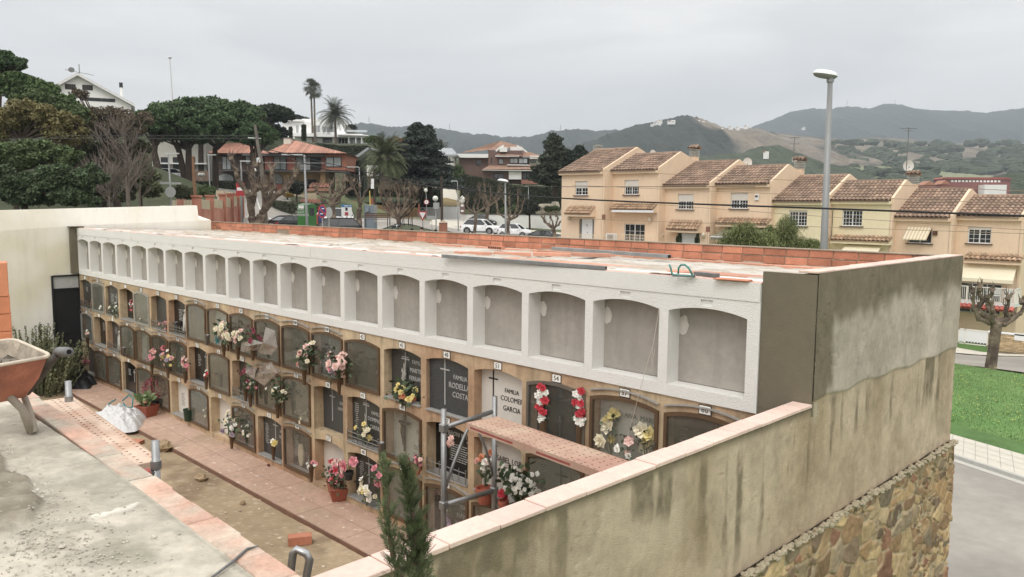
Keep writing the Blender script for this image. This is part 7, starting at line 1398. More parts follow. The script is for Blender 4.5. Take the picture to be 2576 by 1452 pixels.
gt=wall_px('garage_gate','white ribbed sliding gate at the foot of the driveway','c',[(908,1046,1155,120.5),(1074,1040,1152,120.5)],.08,m_frame,cat='gate'); mb=MB()
for j in range(9): a_=at('c',912,1054+j*11,120.4)-at('c',908,1155,120.5); b_=at('c',1070,1050+j*11,120.4)-at('c',908,1155,120.5); mb.tube([a_,b_],.02,4)
mb.build('ribs',m_shut,gt)
wall_px('long_white_wall','long white retaining wall behind the parked cars','c',[(1075,1112,1180,114),(1300,1116,1200,112),(1600,1120,1215,109),(2010,1122,1235,105)],.3,m_ww,m_concr)
wall_px('driveway_rail','white rail at the top of the driveway by the hedge','c',[(1020,870,915,149),(1180,868,880,146),(1290,878,890,144)],.1,m_frame,cat='railing')
wall_px('rubble_garden_wall','yellow rubble stone garden wall behind the plane trees','c',[(0,1010,1080,112),(270,1020,1120,115),(490,1048,1125,118),(690,1052,1130,121)],.4,mat('yellow_rubble',S(178,142,92),.9,.3,2,.3,6,isl=0))
wall_px('boulder_bank_wall','ochre strip of garden wall left of the brick house porch','b',[(770,1085,1130,110),(930,1090,1125,110),(1060,1075,1130,108)],.4,mat('cream_block_wall',S(198,180,148),.9,.12,1))
for i,(x0,x1,y0,y1) in enumerate(((75,95,985,1010),(235,262,965,1010),(675,690,1015,1050),(385,410,995,1015))):
    a_=at('c',x0,y1,116); b_=at('c',x1,y0,116); mb=MB(); mb.box(0,float(np.linalg.norm((b_-a_)[:2])),0,.4,-1,(b_-a_)[2]); tag(mb.build('brick_pillar',m_rb,loc=a_,rz=R_(45)),['brick pillar left of the grey cabinet, on the garden wall','brick pillar behind the grey cabinet with the yellow pole','brick pillar at the left end of the white gate wall','small brick pillar behind the right-hand plane tree'][i],'pillar')
# boulders above the white wall
rd=random.Random(2)
ORD=['leftmost','second from the left','third from the left','fourth from the left','fifth from the left','sixth from the left','seventh from the left','rightmost']
for i in range(25):
    row,ci=divmod(i,8); big=i==24; x=1800+ci*20+rd.uniform(-5,5) if not big else 1943; y=(1050,1072,1094)[min(row,2)]+rd.uniform(-4,4) if not big else 1085; r=rd.uniform(.5,.85); mb=MB(); mb.ell((0,0,0),(1.0,.8,1.45) if big else (r,r*.8,r*.75),8,6,.12,i); c=at('c',x,y,117.6 if big else 118)
    o=mb.build('boulder',mat('pale_boulder',S(180,170,148),.9,.15,2),loc=c); tag(o,'biggest, upright pale boulder at the right of the rockery' if big else ORD[ci]+' pale boulder in the '+('upper','middle','lower')[row]+' row of the rockery','boulder','boulders of the rockery')
# red picket fence below brick house
pf=thing('picket_fence','low red picket fence in front of the brick house','fence',at('b',930,1160,100),R_(45)); ff=Fr(at('b',930,1160,100),R_(45)); a_,z1_=ff.uv('b',930,1125); b_,z0_=ff.uv('b',1100,1160); mb=MB(); x_=a_
while x_<b_: mb.box(x_,x_+.16,0,.05,z0_-ff.o[2],z1_-ff.o[2]); x_+=.36
mb.box(a_,b_,.05,.1,z0_-ff.o[2]+.3,z0_-ff.o[2]+.4); mb.box(a_,b_,.05,.1,z1_-ff.o[2]-.4,z1_-ff.o[2]-.3); mb.build('pickets',m_rp,pf)
# ---- terracotta wall with lattice panels running away up the road
m_tc=mat('terracotta_render',S(168,98,74),.9,.16,.8,.2,8,streak=.15,hue=S(182,124,98)); m_lat=mat('cream_lattice',S(196,184,150),.9,.08,3)
tw=thing('lattice_wall','terracotta wall with pillars and cream lattice panels running up the road','wall',at('u',700,1390,44)); ow=np.array(tw.location)
def up_pt(x,y,d): return Vector(at('u',x,y,d)-ow)
st_=[(680,1038,1400,44),(870,1030,1400,48),(1050,1010,1395,53),(1165,1003,1390,58),(1255,997,1375,63),(1300,990,1355,68),(1325,985,1335,74)]
mbp=MB(); mbw=MB(); 
for j,(x,yt,yb,d) in enumerate(st_):
    b_=up_pt(x,yb+60,d); t_=up_pt(x,yt,d); h_=t_.z-b_.z; Mx=Matrix.Translation(b_)@Matrix.Rotation(R_(60),4,'Z'); pm=MB(); pm.box(-.22,.22,-.22,.22,0,h_,Mx); pm.box(-.28,.28,-.28,.28,h_,h_+.1,Mx); pm.build('pillar',m_tc,tw)
    if j<len(st_)-1:
        x2,yt2,yb2,d2=st_[j+1]; b2=up_pt(x2,yb2+60,d2); t2=up_pt(x2,yt2,d2); n_=(b2-b_); n_.z=0; L_=n_.length; ang=math.atan2(n_.y,n_.x); Mw=Matrix.Translation(b_)@Matrix.Rotation(ang,4,'Z'); dz=b2.z-b_.z; hw=h_*.64 if j else h_*.62
        def sh(u,z): return (u,z+dz*u/L_)
        pm=MB(); pm.raw([tuple(Mw@Vector(p)) for p in [(0,-.1,0),(L_,-.1,dz),(L_,.1,dz),(0,.1,0),(0,-.1,hw),(L_,-.1,hw+dz),(L_,.1,hw+dz),(0,.1,hw)]],[(3,2,1,0),(4,5,6,7),(0,1,5,4),(1,2,6,5),(2,3,7,6),(3,0,4,7)]); pm.build('wall_panel',m_tc,tw)
        pm=MB(); z0=hw; nr=7; hh=(h_-.12-hw)/nr; nc=max(4,int(L_/.22))
        for r_ in range(nr+1): z=z0+r_*hh; pm.raw([tuple(Mw@Vector(p)) for p in [(0,-.05,z),(L_,-.05,z+dz),(L_,.05,z+dz),(0,.05,z),(0,-.05,z+.04),(L_,-.05,z+dz+.04),(L_,.05,z+dz+.04),(0,.05,z+.04)]],[(4,5,6,7),(0,1,5,4),(3,2,1,0),(2,3,7,6)])
        for c_ in range(nc): u=L_*(c_+.5)/nc; z=z0+dz*u/L_; pm.box(u-.05,u+.05,-.045,.045,z,z+nr*hh,Mw)
        if j==0: pm.box(.3,L_-.3,.02,.04,z0+.1,z0+nr*hh-.1,Mw)
        pm.build('lattice_panel',m_lat,tw)
tw2=thing('lattice_wall','low lattice wall with terracotta pillars behind the white wall end, further left','wall',at('u',260,1160,62)); o2=np.array(tw2.location)
for (xa,xb,d) in ((290,440,60),(485,640,56)):
    a_=Vector(at('u',xa,1180,d)-o2); b_=Vector(at('u',xb,1180,d)-o2); n_=b_-a_; L_=n_.length; Mw=Matrix.Translation(a_)@Matrix.Rotation(math.atan2(n_.y,n_.x),4,'Z'); pm=MB(); h_=(at('u',xa,1095,d)-at('u',xa,1180,d))[2]
    for r_ in range(6): pm.box(0,L_,-.05,.05,r_*h_/5,r_*h_/5+.05,Mw)
    for c_ in range(int(L_/.2)): pm.box(c_*.2+.03,c_*.2+.1,-.04,.04,0,h_,Mw)
    pm.build('lattice_panel',m_lat,tw2)
for x in (450,660): a_=Vector(at('u',x,1200,57)-o2); h_=(at('u',x,1070,57)-at('u',x,1200,57))[2]; pm=MB(); pm.box(-.25+a_.x,.25+a_.x,a_.y-.25,a_.y+.25,a_.z,a_.z+h_); pm.build('pillar',m_tc,tw2)
wall_px('road_corner_wall','pinkish block wall with pillar at the top of the road','u',[(945,940,985,80),(1060,945,985,80),(1200,975,1030,84)],.3,mat('cream_block_wall',S(198,180,148),.9,.12,1)); wall_px('road_side_wall','low pale stone wall along the far kerb of the rising road','b',[(480,1085,1130,112),(600,1120,1160,98),(690,1150,1190,92)],.3,mat('pale_pink_stone',S(190,160,138),.9,.12,1)) if 0 else None
# ================================================================== TREES
m_bark=mat('plane_bark',S(92,78,68),.95,.42,2.5,.8,9,dist=.06,hue=S(130,114,94)); m_barkd=mat('dark_bark',S(70,58,48),.95,.25,2,.4,6,dist=.05); m_pine=mat('pine_green',S(70,94,52),.85,.3,.35,isl=.27); m_dkgreen=mat('dark_conifer',S(56,66,58),.85,.25,.4,isl=.27); m_bush=mat('bush_green',S(86,104,58),.85,.3,.3,isl=.3); m_olive=mat('olive_brown',S(122,114,66),.85,.3,.25,isl=.27); m_brownt=mat('brown_tree',S(104,92,74),.9,.25,.3,isl=.27); m_laurel=mat('laurel_green',S(76,94,60),.8,.35,.3,isl=.3)
def tree(name,label,cat,k,cr,d,base,mt,n=6000,size=.22,seed=0,trunk=True,nb=80,group=None,surf=.3,bark=None,flat=.0,thick=None):
    """cr: crown ellipses in the picture (cx,cy,rx,ry); base: picture foot (x,y)"""
    rd=random.Random(seed); b=at(k,base[0],base[1],d); s=d/FP*.78922/ZM[k][2]**1; s=d/FP*(.78922/ZM[k][2]); t=thing(name,label,cat,b,R_(45),group); f=Fr(b,R_(45)); cl=[]
    for (cx,cy,rx,ry) in cr:
        u,z=f.uv(k,cx,cy); z-=b[2]; RX,RY=rx*s,ry*s; dep=(RX+RY)/2*.8
        for i in range(max(24,int(nb/len(cr)))):
            v=Vector((rd.gauss(0,1),rd.gauss(0,1),rd.gauss(0,1))).normalized()*rd.uniform(.2,.92); r=rd.uniform(.17,.36); m_=(RX+RY)/2*r; cl.append((u+v.x*RX,v.y*dep,z+v.z*RY,m_*1.15,m_,m_*.85))
    V,F=leafcloud(cl,n,size,seed,surf,flat); npmesh('crown',V,F,mt,par=t)
    if trunk:
        mb=MB(); u0,z0=f.uv(k,cr[0][0],cr[0][1]); z0-=b[2]; r0=thick or max(.1,.03*z0+.06); mb.tube([(0,0,-1),(u0*.3,.0,z0*.4),(u0*.8,.1,z0*.8)],[r0*1.2,r0,r0*.6],8)
        for i in range(0,len(cl),3): c=cl[i]; mb.tube([(u0*.6,.05,z0*.62),((u0*.6+c[0])/2,c[1]/2,(z0*.7+c[2])/2),(c[0],c[1],c[2])],[r0*.4,r0*.22,r0*.08],5,False)
        mb.build('trunk',bark or m_barkd,t)
    return t
# left hillside trees, near to far
T_=tree
T_('pine_tree','dark pine top at the extreme left, highest of the left trees','tree','a',[(40,240,130,75),(150,250,60,60),(-60,260,110,80)],72,(-20,640),m_pine,16000,.15,1)
T_('pine_tree','green rounded pine crown below the white gabled house','tree','a',[(150,400,180,90),(330,440,150,80),(20,380,120,80),(480,520,120,70)],66,(200,900),mat('pine_green_b',S(84,108,56),.85,.3,.3,isl=.4),30000,.14,2,group=None)
T_('evergreen_oak','mid green tree mass beside the brown tree, under the pine','tree','a',[(380,560,190,100),(250,520,150,90),(560,620,100,80)],60,(400,1000),m_bush,26000,.13,3)
T_('acacia_tree','olive and yellowish tree covering the middle of the left slope','tree','a',[(150,640,230,150),(450,720,180,120),(-40,700,160,150),(330,620,140,90)],52,(150,1100),m_olive,40000,.11,4)
T_('evergreen_oak','dark green broad tree at the left, above the white wall','tree','a',[(100,920,200,130),(300,900,160,100),(-60,960,160,140),(480,930,140,90)],46,(120,1250),m_bush,40000,.105,5)
T_('laurel_bush','bluish dark laurel hedge-like bush just over the white wall','tree','a',[(120,1130,220,130),(380,1120,200,130),(600,1090,170,130),(-60,1180,150,140),(250,1230,260,70),(550,1230,220,60)],40,(200,1330),m_laurel,46000,.095,6,thick=.15)
T_('brown_tree','brownish leafless-looking tree in front of the white gabled house','tree','a',[(700,600,120,60),(830,620,140,70),(900,680,170,100),(1000,740,140,80),(740,700,110,100),(600,470,90,40),(1080,650,80,60)],70,(880,1250),m_brownt,16000,.10,7,surf=.25)
T_('evergreen_oak','green shrubby tree behind the round road sign','tree','a',[(1050,1080,150,110),(1130,1180,110,70),(950,1150,120,100)],62,(1050,1300),mat('bush_green_b',S(84,90,56),.85,.3,.3,isl=.45),12000,.13,8)
T_('evergreen_oak','dark green thicket behind the bare grey trees','tree','a',[(700,930,180,170),(900,1000,190,170),(640,1160,150,120),(860,1200,170,90),(1000,880,110,110)],72,(780,1260),mat('thicket_green',S(72,80,50),.85,.3,.3,isl=.45,hue=S(98,90,62)),42000,.13,51)
T_('acacia_tree','brownish green canopy between the olive tree and the brown tree','tree','a',[(560,760,130,110),(620,640,110,80),(480,860,130,90)],66,(560,1200),mat('thicket_brown',S(96,92,62),.85,.3,.3,isl=.45),22000,.13,52)
# bare grey tree
def baretree(label,k,base,top,d,seed,spread,group=None,name='bare_tree',mt=None,thick=.22,n1=26,twig=5):
    rd=random.Random(seed); b=at(k,*base,d); f=Fr(b,R_(45)); H=f.uv(k,*top)[1]-b[2]; t=thing(name,label,'tree',b,R_(45),group); u1=f.uv(k,*top)[0]; mb=MB(); mb.tube([(0,0,-1),(u1*.2,0,H*.3),(u1*.6,.1,H*.65),(u1,0,H)],[thick,thick*.8,thick*.45,.02],7); mb.build('trunk',mt or m_bark,t); mb=MB()
    for i in range(n1):
        f_=.12+.8*i/n1; p=Vector((u1*f_,0,H*f_)); a=rd.uniform(0,6.28); L_=spread*(1.05-f_)*rd.uniform(.6,1.1)+.5; dr=Vector((math.cos(a),math.sin(a)*.7,rd.uniform(.5,1.1))).normalized(); q1=p+dr*L_*.5; q2=q1+(dr+Vector((0,0,.5))).normalized()*L_*.6; mb.tube([tuple(p),tuple(q1),tuple(q2)],[thick*.28*(1.1-f_),thick*.14,.012],4,False)
        for j in range(twig*2):
            g=rd.uniform(.2,1); c=q1+(q2-q1)*(g*2-1) if g>.5 else p+(q1-p)*(g*2); dd=(dr+Vector((rd.gauss(0,.6),rd.gauss(0,.5),rd.uniform(.2,1)))).normalized(); mb.tube([tuple(c),tuple(c+dd*L_*.22),tuple(c+dd*L_*.32+Vector((0,0,.2*L_*.3)))],[.022,.014,.006],3,False)
    mb.build('branches',mt or m_bark,t); return t
m_greyb=mat('grey_twig',S(116,104,94),.9,.15,2); baretree('grey leafless tree with upswept twigs standing before the green hillside','a',(960,1290),(920,640),52,3,3.0,mt=m_greyb,thick=.15,n1=36,twig=5); baretree('smaller leafless tree right beside the grey one','a',(1040,1300),(1060,960),54,5,1.7,mt=m_greyb,thick=.07,n1=18)
baretree('low bare shrub of grey twigs just above the white wall','a',(820,1320),(800,1120),46,8,2.6,name='bare_shrub',mt=m_greyb,thick=.05,n1=26,twig=8)
# umbrella pines
def umbrella(label,k,cx,cy,rx,ry,d,trunks,seed,n=15000,mt=None,size=.30):
    b=at(k,trunks[0][0][0],trunks[0][0][1],d); f=Fr(b,R_(45)); rd=random.Random(seed); s=d/FP*(.78922/ZM[k][2]); t=thing('umbrella_pine',label,'tree',b,R_(45),'umbrella pines'); cl=[]; u,z=f.uv(k,cx,cy); z-=b[2]; RX,RZ=rx*s,ry*s
    for i in range(90):
        a=rd.uniform(0,6.28); r=math.sqrt(rd.random()); h=math.sqrt(max(0,1-r*r)); top=rd.random()<.72; zz=RZ*h*rd.uniform(.55,1) if top else -RZ*.25*rd.random(); q_=rd.uniform(.10,.17); cl.append((u+math.cos(a)*r*RX,math.sin(a)*r*RX*.75,z+zz,RX*q_,RX*q_,RX*q_*.62))
    V,F=leafcloud(cl,n,size,seed,.6); npmesh('crown',V,F,mt or m_pine,par=t); mb=MB()
    for tr in trunks:
        P=[]
        for j,(x,y) in enumerate(tr): a_,z_=f.uv(k,x,y); P.append((a_,0,z_-b[2]-(1 if j==0 else 0)))
        mb.tube(P,[.48,.4,.34,.28,.2][:len(P)],8)
        e=Vector(P[-1])
        for j in range(9): c=cl[rd.randrange(len(cl))]; mb.tube([tuple(e+Vector((0,0,-.8))),((e.x*1.2+c[0])/2.2,c[1]*.4,(e.z+c[2])/2-.5),(c[0],c[1],c[2])],[.2,.13,.05],5,False)
    mb.build('trunk',m_barkd,t); return t
umbrella('big umbrella pine, second from left, leaning double trunk','a',1380,760,240,175,98,[[(1390,1110),(1360,1000),(1330,870),(1320,830)],[(1405,1110),(1408,950),(1410,840)]],11)
umbrella('umbrella pine with the thickest trunk before the brick house','a',1650,740,290,160,104,[[(1610,1170),(1608,1000),(1605,880),(1625,830)]],12,18000)
umbrella('leftmost umbrella pine with a leaning trunk','a',1150,700,150,130,94,[[(1185,1000),(1150,900),(1160,810)]],13,11000)
umbrella('long crowned umbrella pine behind the others, highest on the skyline','a',1550,650,400,125,125,[[(1500,1000),(1500,780)]],14,22000,size=.34)
umbrella('low umbrella pine crown reaching down beside the leaning pole','a',1920,800,150,110,100,[[(1880,1050),(1890,900)]],15,9000)
umbrella('dark umbrella pine farther right on the hill crest','a',1980,640,190,80,150,[[(2000,800),(1990,700)]],16,11000,mt=mat('pine_dark',S(44,60,38),.85,.3,.3,isl=.4),size=.36)
umbrella('umbrella pine topping the hill left of the white modern house','b',680,430,170,65,160,[[(700,560),(690,480)]],17,10000,mt=mat('pine_dark',S(44,60,38),.85,.3,.3,isl=.4),size=.36)
T_('grey_shrub','round grey-green tree left of the modern house','tree','b',[(740,565,70,50),(790,590,60,40)],165,(740,680),m_dkgreen,5000,.3,21); T_('evergreen_oak','dark trees on the crest right of the umbrella pines','tree','b',[(880,460,80,30),(1350,540,60,25),(960,465,50,12)],200,(880,560),m_dkgreen,5000,.35,22)
for i,(x,y0,y1,w,d,lb) in enumerate(((957,520,658,26,172,'thick clipped dark cypress in front of the modern white house'),(848,537,622,16,176,'thin clipped cypress at the left corner of the modern house'))):
    b=at('b',x,y1,d); h=(at('b',x,y0,d)-b)[2]; r=w*.5*.78922/2.593*d/FP; t=thing('columnar_cypress',lb,'tree',b,0); cl=[(0,0,h*(j+.5)/10,r,r,h*.08) for j in range(10)]; V,F=leafcloud(cl,2600,.28,i,.85); npmesh('crown',V,F,m_hleaf,par=t); mb=MB(); mb.lathe([(r*.8,0),(r*.92,h*.5),(r*.85,h*.9),(r*.3,h)],(0,0,0),8); mb.build('inner_foliage',m_hedge,t)
# palms
m_frond=mat('palm_frond',S(84,94,56),.7,.2,1,isl=.3); m_frondg=mat('palm_frond_grey',S(86,92,74),.7,.2,1,isl=.3); m_ptr=mat('palm_trunk',S(112,100,86),.95,.25,3,.5,10,dist=.05)
def palm(label,k,base,crown,d,R,n,tr,seed,mt,fan=False,group='palm trees',droop=.9,lean=None):
    rd=random.Random(seed); b=at(k,*base,d); f=Fr(b,R_(45)); u,z=f.uv(k,*crown); z-=b[2]; t=thing('palm_tree',label,'tree',b,R_(45),group); mb=MB(); N_=14; mb.tube([(u*(j/N_)**1.3,0,z*j/N_) for j in range(N_+1)],[tr*(1.25-.35*j/N_)*(1+.06*(j%2)) for j in range(N_+1)],9); mb.build('trunk',m_ptr,t); mb=MB(); c=Vector((u,0,z))
    for i in range(n):
        a=rd.uniform(0,6.28); el=R_(rd.uniform(-35,80) if not fan else rd.uniform(-60,80)); L_=R*rd.uniform(.8,1.05); dr=Vector((math.cos(a)*math.cos(el),math.sin(a)*math.cos(el),math.sin(el))); sd_=Vector((-math.sin(a),math.cos(a),0))
        if fan:
            m_=c+dr*L_*.55; up=sd_.cross(dr)
            mb.tube([tuple(c),tuple(m_)],.03,3,False)
            for j in range(11): th=(j-5)*.24; v=(dr*math.cos(th)+up*math.sin(th)*.3+sd_*math.sin(th)); w=v.cross(up).normalized()*.05; e=m_+v*L_*.5+Vector((0,0,-.12*L_)); mb.face(m_,m_+v*L_*.25+w,e,m_+v*L_*.25-w)
            continue
        P=[];p=c.copy(); dd=dr.copy(); ns=12
        for j in range(ns+1): P.append(p.copy()); dd=(dd+Vector((0,0,-droop*.17*(.4+j/ns)))).normalized(); p=p+dd*L_/ns
        mb.tube([tuple(x) for x in P],[.06*(1-j/ns)+.012 for j in range(ns+1)],3,False)
        for j in range(1,ns):
            tn=(P[j+1]-P[j-1]).normalized(); ln=L_*.20*math.sin(math.pi*min(.97,.12+j/ns*.85))**.6
            for s_ in (-1,1):
                for hf in (0,.5):
                    o=P[j]+(P[j+1]-P[j])*hf; v=(sd_*s_+tn*.75+Vector((0,0,-.35+rd.uniform(-.1,.1)))).normalized(); w=tn*.05; mb.face(o-w,o+w,o+v*ln+w*.2)
    mb.build('fronds',mt,t)
    if not fan: mb=MB(); mb.ell(tuple(c+Vector((0,0,-.25))),(tr*1.5,tr*1.5,tr*1.6),9,6,.12,seed); mb.build('crown_base',m_ptr,t)
    return t
palm('tall slender fan palm, left of the close pair on the hill','b',(1030,660),(1012,200),188,2.4,60,.2,1,m_frondg,True); palm('tall slender fan palm, right of the close pair on the hill','b',(1048,662),(1040,225),187,2.4,60,.2,2,m_frondg,True)
palm('feather palm with a wide drooping crown in front of the modern house','b',(1222,715),(1212,440),180,5.2,95,.26,3,m_frondg); palm('big stout date palm standing left of the cedar','c',(375,880),(366,600),112,4.3,130,.72,4,m_frond,droop=.8); palm('small palm tip far behind, above the roof of the white house','c',(900,500),(898,465),190,2.2,26,.15,5,m_frondg)
# cedar and conifers
def cedar(label,k,base,top,d,W,seed,n=26000,mt=None,size=.26,lay=26,name='cedar_tree',gap=.0,ay=.8):
    rd=random.Random(seed); b=at(k,*base,d); f=Fr(b,R_(45)); u,z=f.uv(k,*top); z-=b[2]; t=thing(name,label,'tree',b,R_(45)); cl=[]
    for j in range(lay):
        h=.10+.9*j/lay; 
        for i in range(7):
            a=rd.uniform(0,6.28); r=W*(1.02-h)**.65*rd.uniform(.35,1); cl.append((u*h+math.cos(a)*r,math.sin(a)*r*ay,z*h+rd.uniform(-.3,.3),max(.5,r*.42),max(.5,r*.42),.28+.1*rd.random()))
    V,F=leafcloud(cl,n,size,seed,.3,.3); npmesh('crown',V,F,mt or m_dkgreen,par=t); mb=MB(); mb.tube([(0,0,-1),(u*.5,0,z*.5),(u,0,z*.97)],[.4,.28,.05],8)
    for c in cl[::3]: mb.tube([(u*c[2]/z,0,c[2]-.5),(c[0],c[1],c[2])],[.1,.03],4,False)
    mb.build('trunk',m_barkd,t); return t
cedar('large dark cedar with layered branches beside the date palm','c',(700,900),(670,275),118,5.6,2,34000); cedar('narrower second peak of the dark cedar, to its right','c',(790,880),(765,300),120,2.9,3,15000); cedar('open grey-green cedar between the brown house and the terrace','c',(1945,880),(1935,385),112,3.4,4,15000,mt=mat('cedar_grey',S(66,74,58),.85,.25,.4,isl=.4))
cedar('small dark conifer tip behind the leftmost terrace roof','d',(355,760),(357,668),110,1.6,5,3000)
T_('evergreen_oak','dark tangle of trees below the cedar','tree','c',[(560,700,110,110),(770,690,80,80),(640,800,130,60)],122,(640,900),m_dkgreen,14000,.22,31,surf=.2); T_('autumn_tree','rust-coloured tree behind the date palm','tree','c',[(470,440,70,40),(540,460,50,28)],150,(480,560),mat('rust_leaf',S(132,86,52),.9,.2,.5,isl=.3),4500,.26,32)
T_('evergreen_oak','green tree right of the date palm crown, beyond the grey roof','tree','c',[(250,420,70,40),(590,430,60,40)],165,(300,560),m_bush,4500,.3,33); T_('evergreen_oak','dark green bush between the white house and the brown house','tree','c',[(1040,720,55,70),(1060,820,50,50)],142,(1040,900),m_bush,4500,.24,34)
T_('round_tree','round dark evergreen tree in front of the hedge, by the boulders','tree','c',[(1700,1050,95,62)],104,(1710,1180),mat('holm_oak',S(52,56,46),.85,.25,.4,isl=.4),6500,.18,35); T_('round_tree','small round olive tree in front of the brick house','tree','b',[(900,1030,75,52)],96,(895,1150),mat('holm_oak',S(52,56,46),.85,.25,.4,isl=.4),5500,.18,36)
T_('flowering_bush','green bush with white flowers behind the lattice wall','shrub','u',[(810,950,130,80)],72,(810,1060),m_bush,6000,.12,37); T_('evergreen_oak','green shrubs beside the round sign, behind the lattice wall','tree','u',[(430,950,150,110),(560,990,90,80)],76,(450,1120),mat('bush_green_b',S(84,90,56),.85,.3,.3,isl=.45),9000,.14,38)
T_('yellow_shrub','yellow-leaved shrubs in front of the brick house','shrub','b',[(820,1095,50,18)],106,(820,1115),mat('yellow_leaf',S(150,124,50),.9,.2,1,isl=.3),1600,.14,39); T_('hill_shrub','yellow-green shrubs on the bank above the brick house','shrub','b',[(630,530,60,30),(380,645,50,20),(640,600,70,50)],150,(600,640),mat('yellowgreen_leaf',S(120,118,60),.9,.2,1,isl=.3),3500,.24,40)
T_('garden_shrub','rambling shrub under the tall hedge, behind the cars','shrub','c',[(1480,1080,70,30),(1560,1070,80,34),(1900,1060,90,24)],116,(1500,1110),m_bush,4500,.16,41); T_('garden_shrub','climbing shrub at the right end of the plane tree, on the dark hedge','shrub','c',[(640,930,50,60)],121,(640,1010),mat('yellowgreen_leaf',S(120,118,60),.9,.2,1,isl=.3),2200,.18,42)
# pepper trees in front of the terrace
def pepper(label,k,parts,d,base,seed,n):
    b=at(k,*base,d); f=Fr(b,R_(45)); s=d/FP*(.78922/ZM[k][2]); t=thing('pepper_tree',label,'tree',b,R_(45),'pepper trees before the terrace'); rs=np.random.default_rng(seed); Vv=[];rd=random.Random(seed)
    mb=MB(); V=[];F=[]
    for (cx,cy,rx,ry) in parts:
        u,z=f.uv(k,cx,cy); z-=b[2]; RX,RY=rx*s,ry*s
        for i in range(n):
            v=Vector((rd.gauss(0,1),rd.gauss(0,1),rd.gauss(0,1))).normalized()*rd.uniform(.2,1)**.5; p=Vector((u+v.x*RX,v.y*RX*.7,z+v.z*RY)); L_=rd.uniform(.25,.7); sw=Vector((rd.gauss(0,.12),rd.gauss(0,.12),0))
            for j in range(9):
                q0=p+Vector((sw.x*j*.3,sw.y*j*.3,-L_*j/9)); an=rd.uniform(0,6.28); l=Vector((math.cos(an)*.08,math.sin(an)*.08,-.07)); w=Vector((-math.sin(an),math.cos(an),0))*.012; i0=len(V); V+= [q0-w,q0+w,q0+l]; F.append((i0,i0+1,i0+2))
        mb.tube([(0,0,-1),(u*.5,0,z*.5),(u,0,z)],[.14,.09,.03],6)
    mb.build('trunk',m_barkd,t); npmesh('crown',np.array([tuple(v) for v in V]),np.array(F),mat('pepper_green',S(112,122,62),.8,.25,.8,isl=.4),par=t)
pepper('drooping pepper tree before the fourth house, left one','d',[(1560,1330,120,110),(1640,1290,90,80),(1750,1350,130,80),(1500,1390,80,50)],34,(1600,1480),1,620); pepper('drooping pepper tree by the lamp post, right one','d',[(1960,1250,80,90),(1900,1340,120,80),(2060,1380,110,50),(1820,1300,40,60),(2160,1390,60,40)],36,(1950,1480),2,520)
# pollarded plane trees
def pollard(label,k,base,fork,limbs,d,seed,r0=.22,twig=.9,ntw=4,name='plane_tree',knob=1.0,par=None,dens=3):
    rd=random.Random(seed); b=at(k,*base,d); f=Fr(b,R_(45)); s=d/FP*(.78922/ZM[k][2]); t=thing(name,label,'tree',b,R_(45),'pollarded plane trees'); mb=MB(); tw=MB()
    def P(x,y,dy=0): u,z=f.uv(k,x,y); return Vector((u,dy,z-b[2]))
    fk=P(*fork); mb.tube([(0,0,-1.2),(0,0,0),tuple(fk*.5+Vector((rd.uniform(-.1,.1),0,0))),tuple(fk),tuple(fk+Vector((0,0,.15)))],[r0*1.35,r0*1.15,r0,r0*1.1,r0*.8],9)
    for L in limbs:
        dy=rd.uniform(-1.3,1.3); pts=[fk]; n=len(L)
        for j,(x,y) in enumerate(L): pts.append(P(x,y,dy*(j+1)/n))
        # resample with wobble
        Q=[];Rr=[]
        tot=len(pts)-1
        for j in range(tot):
            a,c=pts[j],pts[j+1]; m=max(2,int((c-a).length/.35))
            for i in range(m): g=(j+i/m)/tot; Q.append(a+(c-a)*(i/m)+Vector((rd.gauss(0,.05),rd.gauss(0,.05),rd.gauss(0,.04)))*(1 if (i or j) else 0)); Rr.append((r0*.52*(1-g)+r0*.26*g)*(1+knob*.22*rd.random()))
        Q.append(pts[-1]); Rr.append(r0*.36); mb.tube([tuple(p) for p in Q],Rr,7)
        for p in Q[2::2]:
            if rd.random()<.75: mb.ell(tuple(p+Vector((rd.gauss(0,.04),rd.gauss(0,.04),rd.gauss(0,.04)))),(r0*rd.uniform(.35,.6),)*3,6,5,.3,rd.randrange(99))
        e=Q[-1]; mb.ell(tuple(e),(r0*.62,r0*.6,r0*.7),7,5,.35,seed)
        for q0 in [e]*(ntw+2)+[Q[rd.randrange(len(Q)//3,len(Q))] for _ in range(dens+3)]:
            dr=Vector((rd.gauss(0,.5),rd.gauss(0,.5),1)).normalized(); l=twig*rd.uniform(.5,1.2); p=q0.copy(); W_=[tuple(p)]; 
            for j in range(4): dr=(dr+Vector((rd.gauss(0,.35),rd.gauss(0,.3),.25))).normalized(); p=p+dr*l/4; W_.append(tuple(p))
            tw.tube(W_,[r0*.2,r0*.15,r0*.11,r0*.07,.012],4,False)
    mb.build('trunk',m_bark,t); tw.build('shoots',m_bark,t); return t
pollard('nearest big gnarled plane tree, left stem of the forked pair, by the leaning pole','q',(400,1230),(330,1110),[[(310,950),(330,820),(300,640),(260,470),(290,330),(320,230)],[(290,800),(220,640),(150,470),(110,330),(70,240),(60,150)],[(330,900),(380,720),(350,560),(300,430)],[(320,760),(440,680),(520,600)]],58,1,.30,.9,2,knob=2.2,dens=7)
pollard('big gnarled plane tree, right stem of the forked pair, leaning right','q',(400,1230),(480,1070),[[(560,950),(620,830),(720,740),(830,660),(900,560),(960,430),(990,330)],[(540,900),(520,740),(430,620),(350,580)],[(600,850),(640,700),(690,600),(640,420),(650,320)],[(700,740),(860,640),(1000,520),(1040,420),(1060,330)],[(580,800),(560,690),(600,600)]],58,2,.32,.9,3,knob=2.2,dens=8)
